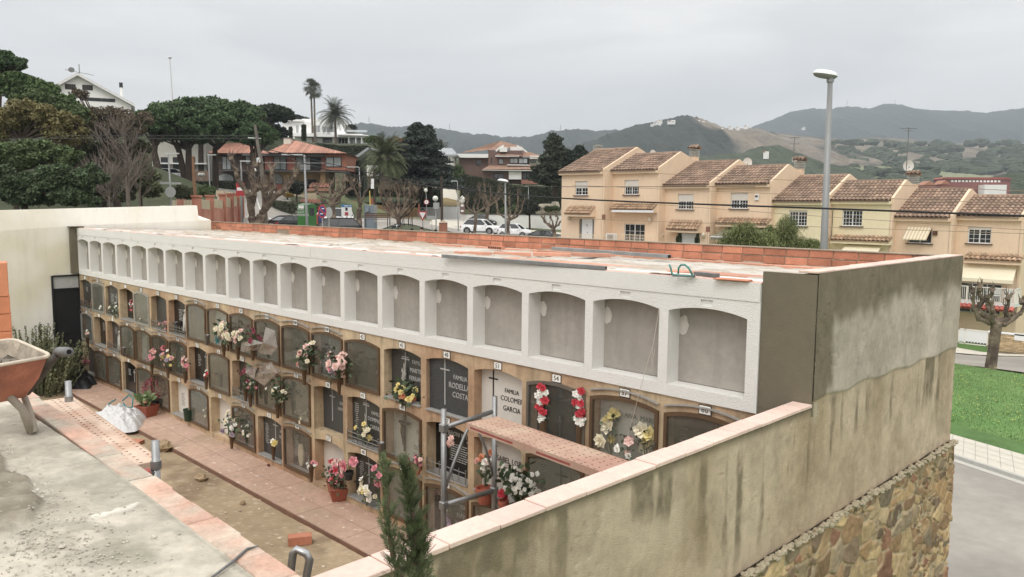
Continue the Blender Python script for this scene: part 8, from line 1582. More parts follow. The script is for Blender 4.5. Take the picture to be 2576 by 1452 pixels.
pollard('plane tree behind the no-parking sign, wide knotty crown','q',(1660,1100),(1650,900),[[(1600,800),(1500,750),(1400,700),(1370,640)],[(1700,880),(1780,840),(1790,740)],[(1620,760),(1560,640),(1600,540)],[(1700,780),(1820,680),(1920,600),(1960,500)],[(1660,740),(1700,600),(1680,500)],[(1780,720),(1860,620),(1840,520)],[(1560,860),(1450,860),(1430,800)],[(1690,700),(1760,600),(1790,480)],[(1740,760),(1890,700),(2010,620)]],75,3,.26,.9,4,dens=4)
pollard('slim knotty plane tree left of the grey cabinet','q',(2085,1180),(2090,960),[[(2100,880),(2060,700),(1990,560),(1930,500)],[(2120,860),(2110,700),(2120,590)],[(2130,840),(2200,700),(2260,590),(2290,480)]],70,4,.22,.8,3)
pollard('plane tree beside the bench, dense brown shoots','c',(500,1260),(495,1160),[[(420,1110),(360,1070),(330,1000),(320,930)],[(580,1110),(640,1050),(660,1000),(650,930)],[(470,1080),(420,1000),(400,900)],[(520,1080),(540,990),(530,900)],[(560,1060),(600,980),(620,900)],[(440,1050),(370,960),(340,880)],[(500,1060),(480,960),(460,890)],[(540,1040),(580,940),(590,870)],[(380,1040),(310,960),(290,890)],[(600,1050),(670,960),(680,900)],[(480,1000),(500,920),(490,860)]],58,5,.17,.8,6,dens=8)
pollard('young plane tree in front of the white crossover car','r',(1250,940),(1270,660),[[(1200,600),(1150,560),(1140,490)],[(1250,600),(1240,520),(1260,470)],[(1330,600),(1380,540),(1390,470)],[(1300,580),(1310,490),(1330,420)],[(1220,620),(1150,540),(1130,440)],[(1340,610),(1430,540),(1410,460)]],76,6,.15,.8,4,dens=4)
pollard('plane tree behind the white crossover car, tallest crown','r',(1430,760),(1450,560),[[(1420,480),(1340,400),(1330,300)],[(1470,490),(1500,400),(1490,300)],[(1520,500),(1600,440),(1670,370)],[(1440,460),(1410,370),(1400,280)],[(1500,480),(1570,400),(1640,310)]],100,7,.24,1.2,4,dens=4)
pollard('plane tree beside the white hatchback, behind the globe-less lamp','r',(1740,960),(1745,760),[[(1680,700),(1600,650),(1590,560),(1560,480)],[(1800,730),(1880,690),(1950,600),(1960,500)],[(1770,700),(1780,560),(1760,420)],[(1820,700),(1900,560),(1890,400)],[(1760,690),(1720,560),(1690,490)]],80,8,.22,1.0,4,dens=3)
pollard('low spreading plane tree at the corner of the terrace','r',(2430,960),(2410,880),[[(2330,820),(2290,760),(2240,690)],[(2400,800),(2370,720),(2360,680)],[(2480,810),(2560,740),(2600,690)],[(2350,800),(2300,780),(2270,720)],[(2460,800),(2470,720),(2450,680)]],78,9,.18,.6,3,dens=3)
pollard('thick dark plane tree on the green verge at the right edge','t',(1135,1500),(1210,960),[[(1140,960),(1040,910),(960,850),(920,760),(900,640),(890,560)],[(1160,930),(1110,850),(1070,720),(1050,620),(1050,540)],[(1290,950),(1400,900),(1500,830),(1540,720),(1500,690)],[(1250,900),(1240,830),(1250,760)],[(1320,930),(1450,960),(1580,950)],[(960,780),(1000,680),(960,560),(960,500)],[(1330,900),(1310,780),(1330,640)]],40,10,.24,.5,4,knob=1.5,dens=3)
# ================================================================== VEHICLES
m_glass=mat('car_glass',S(36,42,44),.08,.05,1,spec=.9); m_tyre=mat('tyre',(.02,.02,.02),.9,.1); m_rim=mat('rim',S(150,152,154),.35,.1,metal=.6); m_headl=mat('headlight',S(206,210,212),.15,.05); m_tail=mat('tail_light',S(150,24,30),.3,.1); m_trim2=mat('black_trim',(.02,.02,.022),.6)
def car(name,label,loc,rz,L,W,H,paint,prof,cab,wheels,wr=.33,clad=None,group='parked cars',rear_plate=False):
    """prof: (x, ztop, halfwidth factor) body stations rear(0)->front(1); cab: (x0 rear base, x1 rear roof, x2 front roof, x3 windscreen base) fractions"""
    t=thing(name,label,'car',loc,rz,group); zb=.22; mb=MB(); S_=[]
    for (x,zt,w) in prof:
        X=(x-.5)*L; w2=W/2*w; S_.append([(X,-w2*.92,zb),(X,-w2,zb+.22),(X,-w2,zt*.72),(X,-w2*.93,zt),(X,w2*.93,zt),(X,w2,zt*.72),(X,w2,zb+.22),(X,w2*.92,zb)])
    n=8; V=[p for s in S_ for p in s]; F=[(i*n+k,i*n+(k+1)%n,(i+1)*n+(k+1)%n,(i+1)*n+k) for i in range(len(S_)-1) for k in range(n)]+[tuple(range(n-1,-1,-1)),tuple((len(S_)-1)*n+k for k in range(n))]
    mb.raw(V,F); 
    zt=lambda x: float(np.interp(x,[p[0] for p in prof],[p[1] for p in prof])); c0,c1,c2,c3=cab; X=lambda x:(x-.5)*L; wb,wt=W/2*.90,W/2*.70
    xm=(c1+c2)/2; roof=[(X(c1)-.05,H-.05),(X(c1)+.15,H),(X(xm),H+.01),(X(c2)-.2,H-.01),(X(c2)+.06,H-.07)]
    rf=[(x,s_*wt*(1 if abs(z-H)<.03 else .97),z) for x,z in roof for s_ in (-1,1)]; mb.raw([(p[0],p[1],p[2]) for p in rf]+[(p[0],p[1]*.98,p[2]-.06) for p in rf],[(2*i,2*i+1,2*i+3,2*i+2) for i in range(4)]+[(10+2*i,2*i,2*i+2,12+2*i) for i in range(4)]+[(2*i+1,11+2*i,13+2*i,2*i+3) for i in range(4)]+[(0,10,11,1),(8,9,19,18)])
    for s_ in (-1,1):
        for (xa,xb) in ((c0,c1),(c3,c2),((c0+c3)/2+.02,xm+.01)):
            mb.tube([(X(xa),s_*wb,zt(xa)-.02),(X(xb),s_*wt,H-.06)],.045,4)
    b_=mb.build('body',paint,t,smooth=False); 
    g=MB(); z0=lambda x: zt(x)-.03
    A=[(X(c0),z0(c0)),(X(c1),H-.08),(X(c2),H-.08),(X(c3),z0(c3))]; Bt=[(X(c0),z0(c0))]; 
    for s_ in (-1,1):
        lo=[(X(c0+(c3-c0)*i/4),s_*wb,z0(c0+(c3-c0)*i/4)) for i in range(5)]; hi=[(X(c1+(c2-c1)*i/4),s_*wt*.985,H-.07) for i in range(5)]; g.raw(lo+hi,[(i,i+1,6+i,5+i) for i in range(4)])
    g.raw([(A[0][0],-wb,A[0][1]),(A[0][0],wb,A[0][1]),(A[1][0],wt,A[1][1]),(A[1][0],-wt,A[1][1]),(A[3][0],-wb,A[3][1]),(A[3][0],wb,A[3][1]),(A[2][0],wt,A[2][1]),(A[2][0],-wt,A[2][1])],[(0,1,2,3),(5,4,7,6)]); g.build('windows',m_glass,t)
    for s_ in (-1,1):
        for xw in wheels:
            mb=MB(); Mx=Matrix.Translation((X(xw),s_*(W/2-.10),wr))@Matrix.Rotation(R_(90),4,'X'); mb.lathe([(wr*.6,-.1),(wr*.96,-.11),(wr,-.06),(wr,.06),(wr*.96,.11),(wr*.6,.1)],(0,0,0),20,Mx); w_=mb.build('wheel',m_tyre,t); mb=MB()
            y1=s_*(W/2+.012); 
            for a_ in range(5): an=a_*2*math.pi/5; mb.raw([(X(xw)+wr*.12*math.cos(an+1.57),y1,wr+wr*.12*math.sin(an+1.57)),(X(xw)+wr*.62*math.cos(an+.22),y1,wr+wr*.62*math.sin(an+.22)),(X(xw)+wr*.62*math.cos(an-.22),y1,wr+wr*.62*math.sin(an-.22)),(X(xw)+wr*.12*math.cos(an-1.57),y1,wr+wr*.12*math.sin(an-1.57))],[(0,1,2,3)])
            mb.lathe([(wr*.60,-.005),(wr*.68,-.005),(wr*.68,.005),(wr*.60,.005)],(0,0,0),18,Matrix.Translation((X(xw),y1,wr))@Matrix.Rotation(R_(90),4,'X')); mb.build('rim',m_rim,w_)
            mb=MB(); mb.tube([(X(xw)+(wr+.05)*math.cos(a_*math.pi/8),s_*(W/2-.005),wr+(wr+.05)*math.sin(a_*math.pi/8)) for a_ in range(9)],.05 if clad else .02,5); mb.build('wheel_arch',m_trim2,t)
    fx=L/2-.03; zf=prof[-2][1]; rx=-L/2+.02; zr=prof[1][1]
    for s_ in (-1,1):
        mb=MB(); mb.bevbox(fx-.28,fx+.0,s_*W*.36-.2,s_*W*.36+.16 if s_<0 else s_*W*.36+.2,zf-.30,zf-.14,.03); mb.build('headlight',m_headl,t); mb=MB(); mb.bevbox(rx-.02,rx+.18,s_*W*.37-.17,s_*W*.37+.17,zr-.36,zr-.14,.02); mb.build('tail_light',m_tail,t); mb=MB(); mb.bevbox(X(c3)-.30,X(c3)-.12,s_*(W/2+.07)-.07,s_*(W/2+.07)+.07,zt(c3)+.0,zt(c3)+.14,.03); mb.build('mirror',paint,t)
    mb=MB(); mb.box(fx-.03,fx+.03,-W*.32,W*.32,zb+.08,zb+.26); mb.box(fx-.06,fx+.01,-W*.22,W*.22,zf-.28,zf-.18); mb.box(-L*.4,L*.4,-W/2-.004,W/2+.004,zb-.02,zb+.1); mb.build('lower_trim',m_trim2,t); mb=MB(); mb.box(rx-.045,rx-.03,-.26,.26,zr-.38,zr-.26); mb.box(fx+.03,fx+.045,-.26,.26,zb+.12,zb+.22); mb.build('number_plate',mat('plate_pale',S(206,208,206),.6),t)
    mb=MB(); 
    for s_ in (-1,1):
        for xx in ((c0+c3)/2+.02,c3-.05,c0+.1): mb.box(X(xx)-.006,X(xx)+.006,s_*(W/2+.002)-.004,s_*(W/2+.002)+.004,zb+.2,zt(xx)-.05)
        for xx in ((c0+c3)/2-.04,c3-.12): mb.box(X(xx)-.1,X(xx)+.06,s_*(W/2+.015)-.01,s_*(W/2+.015)+.01,zt(xx)-.22,zt(xx)-.19)
    mb.build('door_seams',m_trim2,t); return t
m_cw=mat('car_white',S(236,238,240),.25,.02,1,spec=.6); m_cb=mat('car_black',S(22,23,26),.18,.05,1,spec=.7); m_cg=mat('car_grey',S(128,130,132),.3,.04,1,metal=.4); m_cgr=mat('car_dark_green',S(34,42,40),.25,.05,spec=.6)
SED=[(0,.72,.8),(.02,.90,.92),(.12,.96,.99),(.3,.93,1),(.7,.92,1),(.88,.80,.97),(.97,.70,.9),(1,.56,.82)]
SUV=[(0,.80,.82),(.02,1.02,.93),(.1,1.06,1),(.4,1.02,1),(.68,1.0,1),(.86,.96,.97),(.97,.86,.9),(1,.6,.84)]
HAT=[(0,.8,.84),(.02,.98,.94),(.12,1.0,1),(.4,.97,1),(.7,.95,1),(.88,.86,.95),(.97,.74,.88),(1,.55,.8)]
def CP(k,x,y,d): return at(k,x,y,d)
car('parked_suv','white crossover car parked behind the young plane tree',CP('c',1258,1296,88),R_(45-22),4.35,1.8,1.66,m_cw,SUV,(.06,.18,.58,.76),(.2,.82),.35,True)
car('parked_hatchback','small white hatchback parked in front of the hedge lawn, right of the lamp',CP('c',1568,1325,87),R_(45-20),3.55,1.6,1.5,m_cw,HAT,(.05,.14,.6,.80),(.18,.83),.29)
car('parked_sedan','black car half hidden behind the white crossover',CP('c',1275,1218,112),R_(45-20),4.4,1.8,1.45,m_cb,SED,(.08,.26,.6,.76),(.2,.82),.32)
car('parked_minivan','silver-grey people carrier by the white wall',CP('c',1733,1236,112),R_(45-18),4.5,1.8,1.62,m_cg,SUV,(.03,.12,.56,.78),(.19,.82),.31)
car('parked_sedan','dark green low car at the corner beside the terrace',CP('c',1855,1385,84),R_(45-20),4.4,1.75,1.4,m_cgr,SED,(.1,.3,.62,.78),(.2,.82),.31)
car('parked_coupe','black coupe seen from behind with red tail lights and pale plate',CP('q',985,1313,72),R_(45+52),4.4,1.75,1.37,m_cb,SED,(.08,.27,.58,.74),(.2,.82),.31)
car('parked_wagon','big black estate car nearest to the brick parapet',CP('q',1640,1445,62),R_(45+193),4.7,1.85,1.62,m_cb,SUV,(.03,.14,.60,.76),(.18,.82),.34)
car('parked_van','white van behind the plane tree and the info panel',CP('q',1640,1255,84),R_(45+150),4.6,1.9,2.0,m_cw,[(0,1.0,.85),(.02,1.15,.95),(.5,1.12,1),(.8,1.1,1),(.93,1.0,.95),(1,.7,.85)],(.02,.06,.7,.84),(.2,.82),.32)
car('parked_car','white car high up among the shrubs, left of the pines',CP('u',330,800,100),R_(60),4.2,1.75,1.5,m_cw,HAT,(.05,.14,.6,.80),(.18,.83),.29)
# ================================================================== STREET FURNITURE
m_pole=mat('lamp_grey',S(140,142,142),.5,.06,2,metal=.3); m_globe=mat('globe_white',S(216,216,208),.4,.03); m_wpole=mat('weathered_pole',S(112,104,94),.9,.2,1.2,.3,8)
def lamppost(label,k,base,top,d,kind='led',side=-1,r=.06,group='street lamps',ext=0,arm=.9):
    b=at(k,*base,d); tp=at(k,*top,d); dv=tp-b; t=thing('street_lamp',label,'street lamp',b,R_(45),group); c_,s_=math.cos(-R_(45)),math.sin(-R_(45)); v=Vector((dv[0]*c_-dv[1]*s_,dv[0]*s_+dv[1]*c_,dv[2])); v.x*=1.0
    mb=MB(); mb.tube([(0,0,-ext-1.5),(0,0,0),tuple(v)],[r*1.4,r*1.2,r*.8],10); mb.build('pole',m_pole,t,smooth=True)
    if kind=='led': mb=MB(); mb.box(min(v.x,v.x+side*arm),max(v.x,v.x+side*arm),-.12,.12,v.z-.05,v.z+.03); mb.build('lamp_head',mat('lamp_head_pale',S(196,198,198),.4,.03),t)
    elif kind=='cobra':
        hl=.44; Mx=Matrix.Translation(v+Vector((side*.18,0,.1)))@Matrix.Rotation(R_(-8*side),4,'Y')
        mb=MB(); V=[]; ns=12
        for i in range(ns+1):
            a=-1+2*i/ns; w=math.sqrt(max(0,1-abs(a)**2.6)); 
            for kk in range(9): th=math.pi*kk/8; V.append(tuple(Mx@Vector((a*hl,math.cos(th)*.20*w,math.sin(th)*.17*w))))
        mb.raw(V,[(i*9+kk,(i+1)*9+kk,(i+1)*9+kk+1,i*9+kk+1) for i in range(ns) for kk in range(8)]); mb.build('lamp_head',mat('lamp_white',S(226,228,228),.35,.02),t,smooth=True); mb=MB(); V=[]
        for i in range(ns+1):
            a=-1+2*i/ns; w=math.sqrt(max(0,1-abs(a)**2.6)); 
            for kk in range(7): th=math.pi*kk/6; V.append(tuple(Mx@Vector((a*hl*.97,math.cos(th)*.19*w,-math.sin(th)*.13*w-.004))))
        mb.raw(V,[(i*7+kk,i*7+kk+1,(i+1)*7+kk+1,(i+1)*7+kk) for i in range(ns) for kk in range(6)]); mb.build('lamp_bowl',mat('lamp_bowl_grey',S(128,130,126),.3,.1),t,smooth=True); mb=MB(); mb.tube([tuple(v+Vector((0,0,-.15))),tuple(v+Vector((0,0,.05)))],r*1.15,10); mb.build('collar',m_pole,t)
    else: mb=MB(); mb.ell((v.x,0,v.z+.2),.26,14,10); mb.build('globe',m_globe,t,smooth=True); mb=MB(); mb.lathe([(.06,0),(.12,.03),(.05,.06)],(v.x,0,v.z-.05),8); mb.build('collar',m_pole,t)
    return t
lamppost('tall grey lamp post with white oval head, nearest, before the sixth house','D',(2072,640),(2089,196),27,'cobra',-1,.105,ext=6)
lamppost('shorter lamp post with white oval head between the parked cars','c',(1488,1300),(1482,818),62,'cobra',-1,.075,ext=1)
lamppost('lamp post in front of the green container','q',(1228,1190),(1185,75),62,'led',-1,.085,ext=2,arm=1.6); lamppost('lamp post with small arm left of the palm, by the white house','q',(2100,620),(2085,272),96,'led',-1,.06,arm=1.4)
lamppost('slim lamp post at the driveway, right of the wooden pole','c',(1048,1225),(1040,806),94,'led',-1,.06,ext=1,arm=.7); lamppost('slim lamp post far right in front of the tall hedge','c',(1697,990),(1697,855),118,'led',-1,.07,ext=3,arm=.6)
lamppost('lamp post with round sign, leftmost, over the white wall','u',(300,1145),(255,408),54,'led',1,.06,ext=2,arm=.85); lamppost('lamp post rising behind the flowering bush','u',(855,860),(838,427),84,'led',1,.06,ext=3,arm=.9); lamppost('lamp post beside the no-entry sign','u',(1312,690),(1304,515),66,'led',1,.06,ext=6,arm=.8)
lamppost('globe lamp by the small round speed sign','c',(757,1145),(749,905),110,'globe',r=.05); lamppost('nearer globe lamp with a grey sign panel on its pole','c',(843,1262),(838,988),74,'globe',r=.05,ext=1); lamppost('globe lamp behind the forked plane tree','u',(1512,860),(1503,675),92,'globe',r=.06); 
for x in (715,760): lamppost('%s globe of the twin garden lamp before the dark brick wall'%('left' if x<730 else 'right'),'u',(738,800),(x,735),108,'globe',r=.04,ext=1)
def pole(name,label,k,pts,d,r,mt=m_wpole,cat='pole',ext=2):
    b=at(k,*pts[0],d); P=[tuple(at(k,*p,d)-b) for p in pts]; mb=MB(); mb.tube([(P[0][0],P[0][1],-ext)]+P,[r*1.1]+[r*(1-.25*i/len(P)) for i in range(len(P))],8); return tag(mb.build(name,mt,loc=b),label,cat)
po=thing('utility_pole','weathered leaning wooden utility pole behind the forked plane tree','pole',at('b',643,1335,60)); ob=np.array(po.location)
mb=MB(); mb.tube([(0,0,-2)]+[tuple(at('b',*p,60)-ob) for p in ((643,1335),(600,800),(575,680),(552,515))],[.19,.18,.15,.13,.10],8); mb.build('pole_shaft',m_wpole,po); mb=MB(); mb.tube([tuple(at('b',495,622,60)-ob),tuple(at('b',600,628,60)-ob)],.035,5); mb.build('cross_arm',m_frame,po); a_=at('b',580,805,59.8)-ob; mb=MB(); mb.box(a_[0]-.2,a_[0]+.2,a_[1]-.05,a_[1]+.05,a_[2]-.18,a_[2]+.18); mb.build('white_tag',m_frame,po)
pole('utility_pole','thin brown wooden pole left of the thick pine trunk','u',((650,1120),(630,800),(612,450)),60,.13,mat('brown_pole',S(128,92,64),.9,.15)); pole('utility_pole','dark wooden pole at the end of the white gate wall','c',((897,1180),(893,760)),88,.15,m_barkd); pole('utility_pole','thin pole with white box beside the grey cabinet','c',((280,1190),(265,705)),80,.12,m_barkd); pole('yellow_pole','bright yellow pole behind the grey cabinet','c',((232,1025),(227,895)),84,.06,mat('yellow_paint',S(200,170,50),.7,.05))
mb=MB(); p=at('c',253,830,79.5); mb.box(-.15,.15,-.05,.05,-.5,.5); tag(mb.build('junction_box',m_frame,loc=p,rz=R_(45)),'white box fixed to the thin pole beside the cabinet','box')
bp_=thing('brick_post','small brick gate post with conical cap in front of the wooden pole','pillar',at('r',795,925,66),R_(45)); mb=MB(); hp=(at('r',795,785,66)-at('r',795,925,66))[2]; mb.box(-.32,.32,-.32,.32,-1,hp); mb.build('shaft',m_rb,bp_); mb=MB(); mb.raw([(-.36,-.36,hp),(.36,-.36,hp),(.36,.36,hp),(-.36,.36,hp),(0,0,hp+.28)],[(3,2,1,0),(0,1,4),(1,2,4),(2,3,4),(3,0,4)]); mb.build('cap',m_mortar,bp_)
# cables
m_cab=mat('black_cable',(.02,.02,.02),.7); m_cab2=mat('thin_wire',(.05,.05,.05),.7)
def cable(label,P,r,mt=m_cab,name='cable'):
    xs=[p[0] for p in P]; ds=[1/p[2] for p in P]; o=at('D',*P[0]); pts=[]
    for i in range(41):
        x=xs[0]+(xs[-1]-xs[0])*i/40; y=float(np.interp(x,xs,[p[1] for p in P])); 
        pts.append((x,y,float(np.interp(x,xs,ds))))
    # smooth the picture path then place it
    ys=[p[1] for p in pts]
    for _ in range(6): ys=[ys[0]]+[(ys[i-1]+2*ys[i]+ys[i+1])/4 for i in range(1,40)]+[ys[-1]]
    mb=MB(); mb.tube([tuple(at('D',p[0],y,1/p[2])-o) for p,y in zip(pts,ys)],r,6); return tag(mb.build(name,mt,loc=o),label,'cable')
cable('thick black overhead cable sagging right across the street and terrace',[(655,375,60),(760,418,56),(985,458,48),(1200,483,40),(1410,500,33),(1700,512,28),(2000,522,25),(2300,533,22.5),(2640,546,20)],.030); cable('second black cable just above the thick one, left part',[(655,372,60),(800,405,56),(985,448,50),(1150,470,45),(1200,478,43)],.03)
for i,P in enumerate(([(655,366,60),(300,354,52),(-40,349,44)],[(655,350,60),(540,347,55),(300,346,50),(120,342,45)],[(1900,507,50),(1700,485,50),(1410,478,50),(1150,470,50)])): cable(['upper thin wire running left from the leaning pole','second thin wire left of the leaning pole, just higher','thin wire along the hedge top towards the terrace'][i],P,.018,m_cab2,'wire')
for i,(y0,y1) in enumerate(((432,476),(472,508),(505,575),(556,582))): cable(['highest thin wire across the terrace roofs','thin wire below the highest, at the gutter line','thin wire just under the thick cable','lowest thin wire across the tiled canopies'][i],[(1440,y0-6,44),(2000,(y0+y1)/2,36),(2640,y1+8,28)],.012,mat('pale_wire',S(150,130,104),.7),'wire')
# road signs
m_sp=mat('sign_pole',S(150,152,152),.5,.05,metal=.3); m_sr=mat('sign_red',S(176,44,52),.5,.06); m_sb=mat('sign_blue',S(44,62,120),.5,.06); m_sw=mat('sign_white',S(222,222,220),.5,.03); m_sback=mat('sign_back',S(164,166,164),.5,.05,metal=.3)
def disc(mb,r,y,seg=24,sx=1.): mb.raw([(r*sx*math.cos(a*2*math.pi/seg),y,r*math.sin(a*2*math.pi/seg)) for a in range(seg)],[tuple(range(seg))])
def sign(name,label,k,c,foot,d,build,rz=45,pr=.035,ext=1.5):
    p=at(k,*c,d); h=p[2]-at(k,*foot,d)[2]; t=thing(name,label,'sign',(p[0],p[1],p[2]-h),R_(rz)); mb=MB(); mb.tube([(0,.03,-ext),(0,.03,h+.2)],pr,8); mb.build('post',m_sp,t); build(t,h); return t
def b_nopark(t,h):
    for r,y,m,nm in ((.34,-.02,m_sr,'rim_disc'),(.26,-.026,m_sb,'face_disc')): mb=MB(); mb.lathe([(r,-.01),(r,.01)],(0,0,0),26,Matrix.Translation((0,y,h))@Matrix.Rotation(R_(90),4,'X')@Matrix.Scale(.62,4,(1,0,0))); mb.build(nm,m,t)
    mb=MB(); Mx=Matrix.Translation((0,-.04,h))@Matrix.Rotation(R_(45),4,'Y'); mb.box(-.2,.2,-.004,.004,-.035,.035,Mx); mb.build('slash',m_sr,t); mb=MB(); mb.box(-.02,.1,-.046,-.042,h+.12,h+.16); mb.box(-.1,.04,-.046,-.042,h-.14,h-.10); mb.build('sticker',m_sw,t)
sign('road_sign','round no-parking sign, blue with red rim, beside the black estate car','q',(1480,1000),(1497,1240),40,b_nopark,50)
def b_back(t,h): mb=MB(); mb.lathe([(.30,-.01),(.30,.01)],(0,0,0),24,Matrix.Translation((.0,-.0,h))@Matrix.Rotation(R_(90),4,'X')@Matrix.Scale(.6,4,(1,0,0))); mb.build('sign_plate',m_sback,t)
sign('road_sign','grey back of a round sign on its post behind the no-parking sign','q',(1590,1020),(1590,1240),42,b_back,60)
def b_ne(t,h): mb=MB(); mb.box(-.38,.38,-.02,0,h-.5,h+.5); mb.build('red_plate',m_sr,t); mb=MB(); mb.box(-.3,.3,-.026,-.02,h-.1,h+.14); mb.build('white_bar',m_sw,t)
sign('road_sign','red no-entry sign with white bar at the end of the terracotta wall','u',(1300,925),(1340,1385),62,b_ne,30,.05)
def b_yield(t,h): 
    mb=MB(); mb.prism([(-.45,h+.4),(.45,h+.4),(0,h-.42)],-.02,0,'y'); mb.build('red_triangle',m_sr,t); mb=MB(); mb.prism([(-.30,h+.30),(.30,h+.30),(0,h-.24)],-.026,-.02,'y'); mb.build('white_triangle',m_sw,t)
sign('road_sign','inverted triangle give-way sign with red rim on the small green','r',(493,685),(505,905),66,b_yield,25)
def b_speed(t,h): 
    for r,y,m,nm in ((.36,-.02,m_sr,'rim_disc'),(.27,-.026,m_sw,'face_disc')): mb=MB(); mb.lathe([(r,-.01),(r,.01)],(0,0,0),22,Matrix.Translation((0,y,h))@Matrix.Rotation(R_(90),4,'X')); mb.build(nm,m,t)
    text('symbol','5',.34,m_dk,t,(0,-.04,h))
sign('road_sign','small round red-rimmed sign on the farther globe lamp pole','r',(549,480),(550,700),109,b_speed,45)
def b_rnd(t,h): mb=MB(); mb.lathe([(.36,-.01),(.36,.01)],(0,0,0),24,Matrix.Translation((0,-.06,h))@Matrix.Rotation(R_(90),4,'X')); mb.build('sign_plate',m_sback,t); mb=MB(); mb.box(-.6,.75,-.06,-.03,h+.52,h+.66); mb.box(-.68,.0,-.09,-.07,h+.54,h+.68); mb.build('direction_plate',m_sback,t)
sign('road_sign','back of a round sign and a direction board on the leftmost lamp pole','u',(293,965),(300,1140),53.6,b_rnd,45,.03)
def b_rect(t,h): mb=MB(); mb.box(-.28,.28,-.02,.0,h-.3,h+.3); mb.build('sign_plate',m_sback,t)
sign('road_sign','grey rectangular plate on the nearer globe lamp','r',(693,535),(690,900),73.6,b_rect,45); sign('road_sign','low white panel on a thin post left of the globe lamp','r',(628,712),(632,880),80,lambda t,h:(lambda mb:(mb.box(-.5,.5,-.02,0,h-.18,h+.2),mb.build('sign_plate',m_sback,t)))(MB()),45,.025)
sign('information_panel','white and blue information panel beside the white van','q',(1880,985),(1885,1160),66,lambda t,h:[(lambda mb:(mb.box(-.42,.42,-.06,.06,h-.5,h+.28),mb.build('white_board',m_sw,t)))(MB()),(lambda mb:(mb.box(-.42,.42,-.075,.06,h+.282,h+.48),mb.build('blue_header',mat('header_blue',S(50,120,176),.5),t)))(MB()),(lambda mb:(mb.box(-.1,.1,-.07,-.06,h-.02,h+.24),mb.build('dark_photo',m_dk,t)))(MB()),(lambda mb:(mb.box(-.14,.14,-.07,-.06,h-.42,h-.14),mb.build('red_notice',m_sr,t)))(MB()),(lambda mb:(mb.box(-.38,-.33,-.03,.03,-1,h-.5),mb.box(.33,.38,-.03,.03,-1,h-.5),mb.build('leg',m_sp,t)))(MB()),(lambda mb:(mb.box(-.2,.16,-.08,-.075,h+.35,h+.41),mb.box(.28,.35,-.08,-.075,h+.33,h+.44),mb.build('header_marks',m_sw,t)))(MB())],47,.05)
# containers and cabinets
def boxthing(name,label,cat,k,x0,y0,x1,y1,d,dep,mt,rz=45,extra=None,ext=1.0):
    f=Fr(at(k,x0,y1,d),R_(rz)); a,zt=f.uv(k,x0,y0); b,zb=f.uv(k,x1,y1); t=thing(name,label,cat,f.o,f.rz); mb=MB(); mb.bevbox(0,b-a,0,dep,-ext,zt-f.o[2],.03); mb.build('casing',mt,t)
    if extra: extra(t,b-a,zt-f.o[2])
    return t
m_cg2=mat('container_green',S(48,120,44),.6,.08,1)
def gx(t,w,h):
    mb=MB(); mb.prism([(0,h),(1.5,h),(.75,h+.14)],-.02,w+.02,'x'); mb.build('lid',mat('container_lid',S(90,128,92),.6,.08),t); text('lettering','ROBA\nCALÇAT I\nCOMPLEMENTS',.25,m_sw,t,(w*.38,-.02,h*.62),sx=.85); mb=MB(); mb.box(w-.75,w-.25,-.03,0,h*.82,h*.98); mb.build('logo_patch',m_sw,t); mb=MB(); mb.box(w+.001,w+.02,.4,1.1,h*.45,h*.85); mb.build('slot',m_dk,t)
boxthing('clothes_container','bright green clothes collection container with white lettering, by the lamp post','container','q',1072,895,1235,1200,64,1.5,m_cg2,28,gx)
boxthing('orange_bin','orange container squeezed between the green one and the sign','container','q',1342,1048,1392,1190,66,1.0,mat('container_orange',S(206,84,44),.6,.06)); boxthing('blue_bin','blue container right of the orange one','container','q',1395,1055,1470,1190,66.5,1.0,mat('container_blue',S(66,88,150),.6,.06))
def cab(t,w,h): mb=MB(); mb.box(w*.22,w*.52,-.3,0,h*.60,h*.84); mb.build('control_box',mat('cabinet_grey_b',S(128,140,150),.5,.05),t); mb=MB(); mb.box(w*.98,w*1.005,-.01,1.2,0,h*.98); mb.build('edge',m_sback,t)
boxthing('grey_cabinet','blue-grey electrical cabinet between two plane trees','cabinet','q',2165,895,2335,1175,70,1.2,mat('cabinet_grey',S(120,132,142),.5,.06,2),42,cab); boxthing('meter_cabinet','small pale meter cabinet in the garden wall left of the white gate wall','cabinet','c',670,1085,708,1138,119,.4,m_sback); boxthing('letter_box','black mailbox panel on the white gate wall','box','c',705,1055,728,1075,120.8,.1,m_dk,ext=0)
pl=thing('gate_pillar','dark pillar with white lantern at the corner of the long white wall','pillar',at('r',1075,650,113),R_(45)); hp=(at('r',1075,510,113)-at('r',1075,650,113))[2]; mb=MB(); mb.box(-.35,.35,-.35,.35,0,hp); mb.build('shaft',m_bw,pl); mb=MB(); mb.lathe([(.1,0),(.32,.3),(.36,.8),(.15,1.1),(.05,1.2)],(0,-.0,hp),8); mb.build('lantern',m_globe,pl); mb=MB(); mb.box(-.2,.2,-.38,-.35,hp*.2,hp*.38); mb.box(-.2,.2,-.38,-.35,hp*.75,hp*.95); mb.build('white_plates',m_sw,pl)
def bench(label,k,x,y,d,w,rz):
    b=at(k,x,y,d); t=thing('bench',label,'bench',b,R_(rz),'park benches'); mb=MB()
    for i in range(4): mb.box(0,w,i*.11,i*.11+.08,.42,.45)
    mb.build('seat',m_wood,t); mb=MB()
    for i in range(3): mb.box(0,w,.46+i*.03,.49+i*.03,.55+i*.13,.64+i*.13)
    mb.build('backrest',m_wood,t)
    for x_ in (.1,w-.1): mb=MB(); mb.tube([(x_,0,-.2),(x_,.05,.42),(x_,.45,.42),(x_,.55,.9)],.03,5); mb.tube([(x_,.4,.42),(x_,.5,-.2)],.03,5); mb.build('leg',m_dk,t)
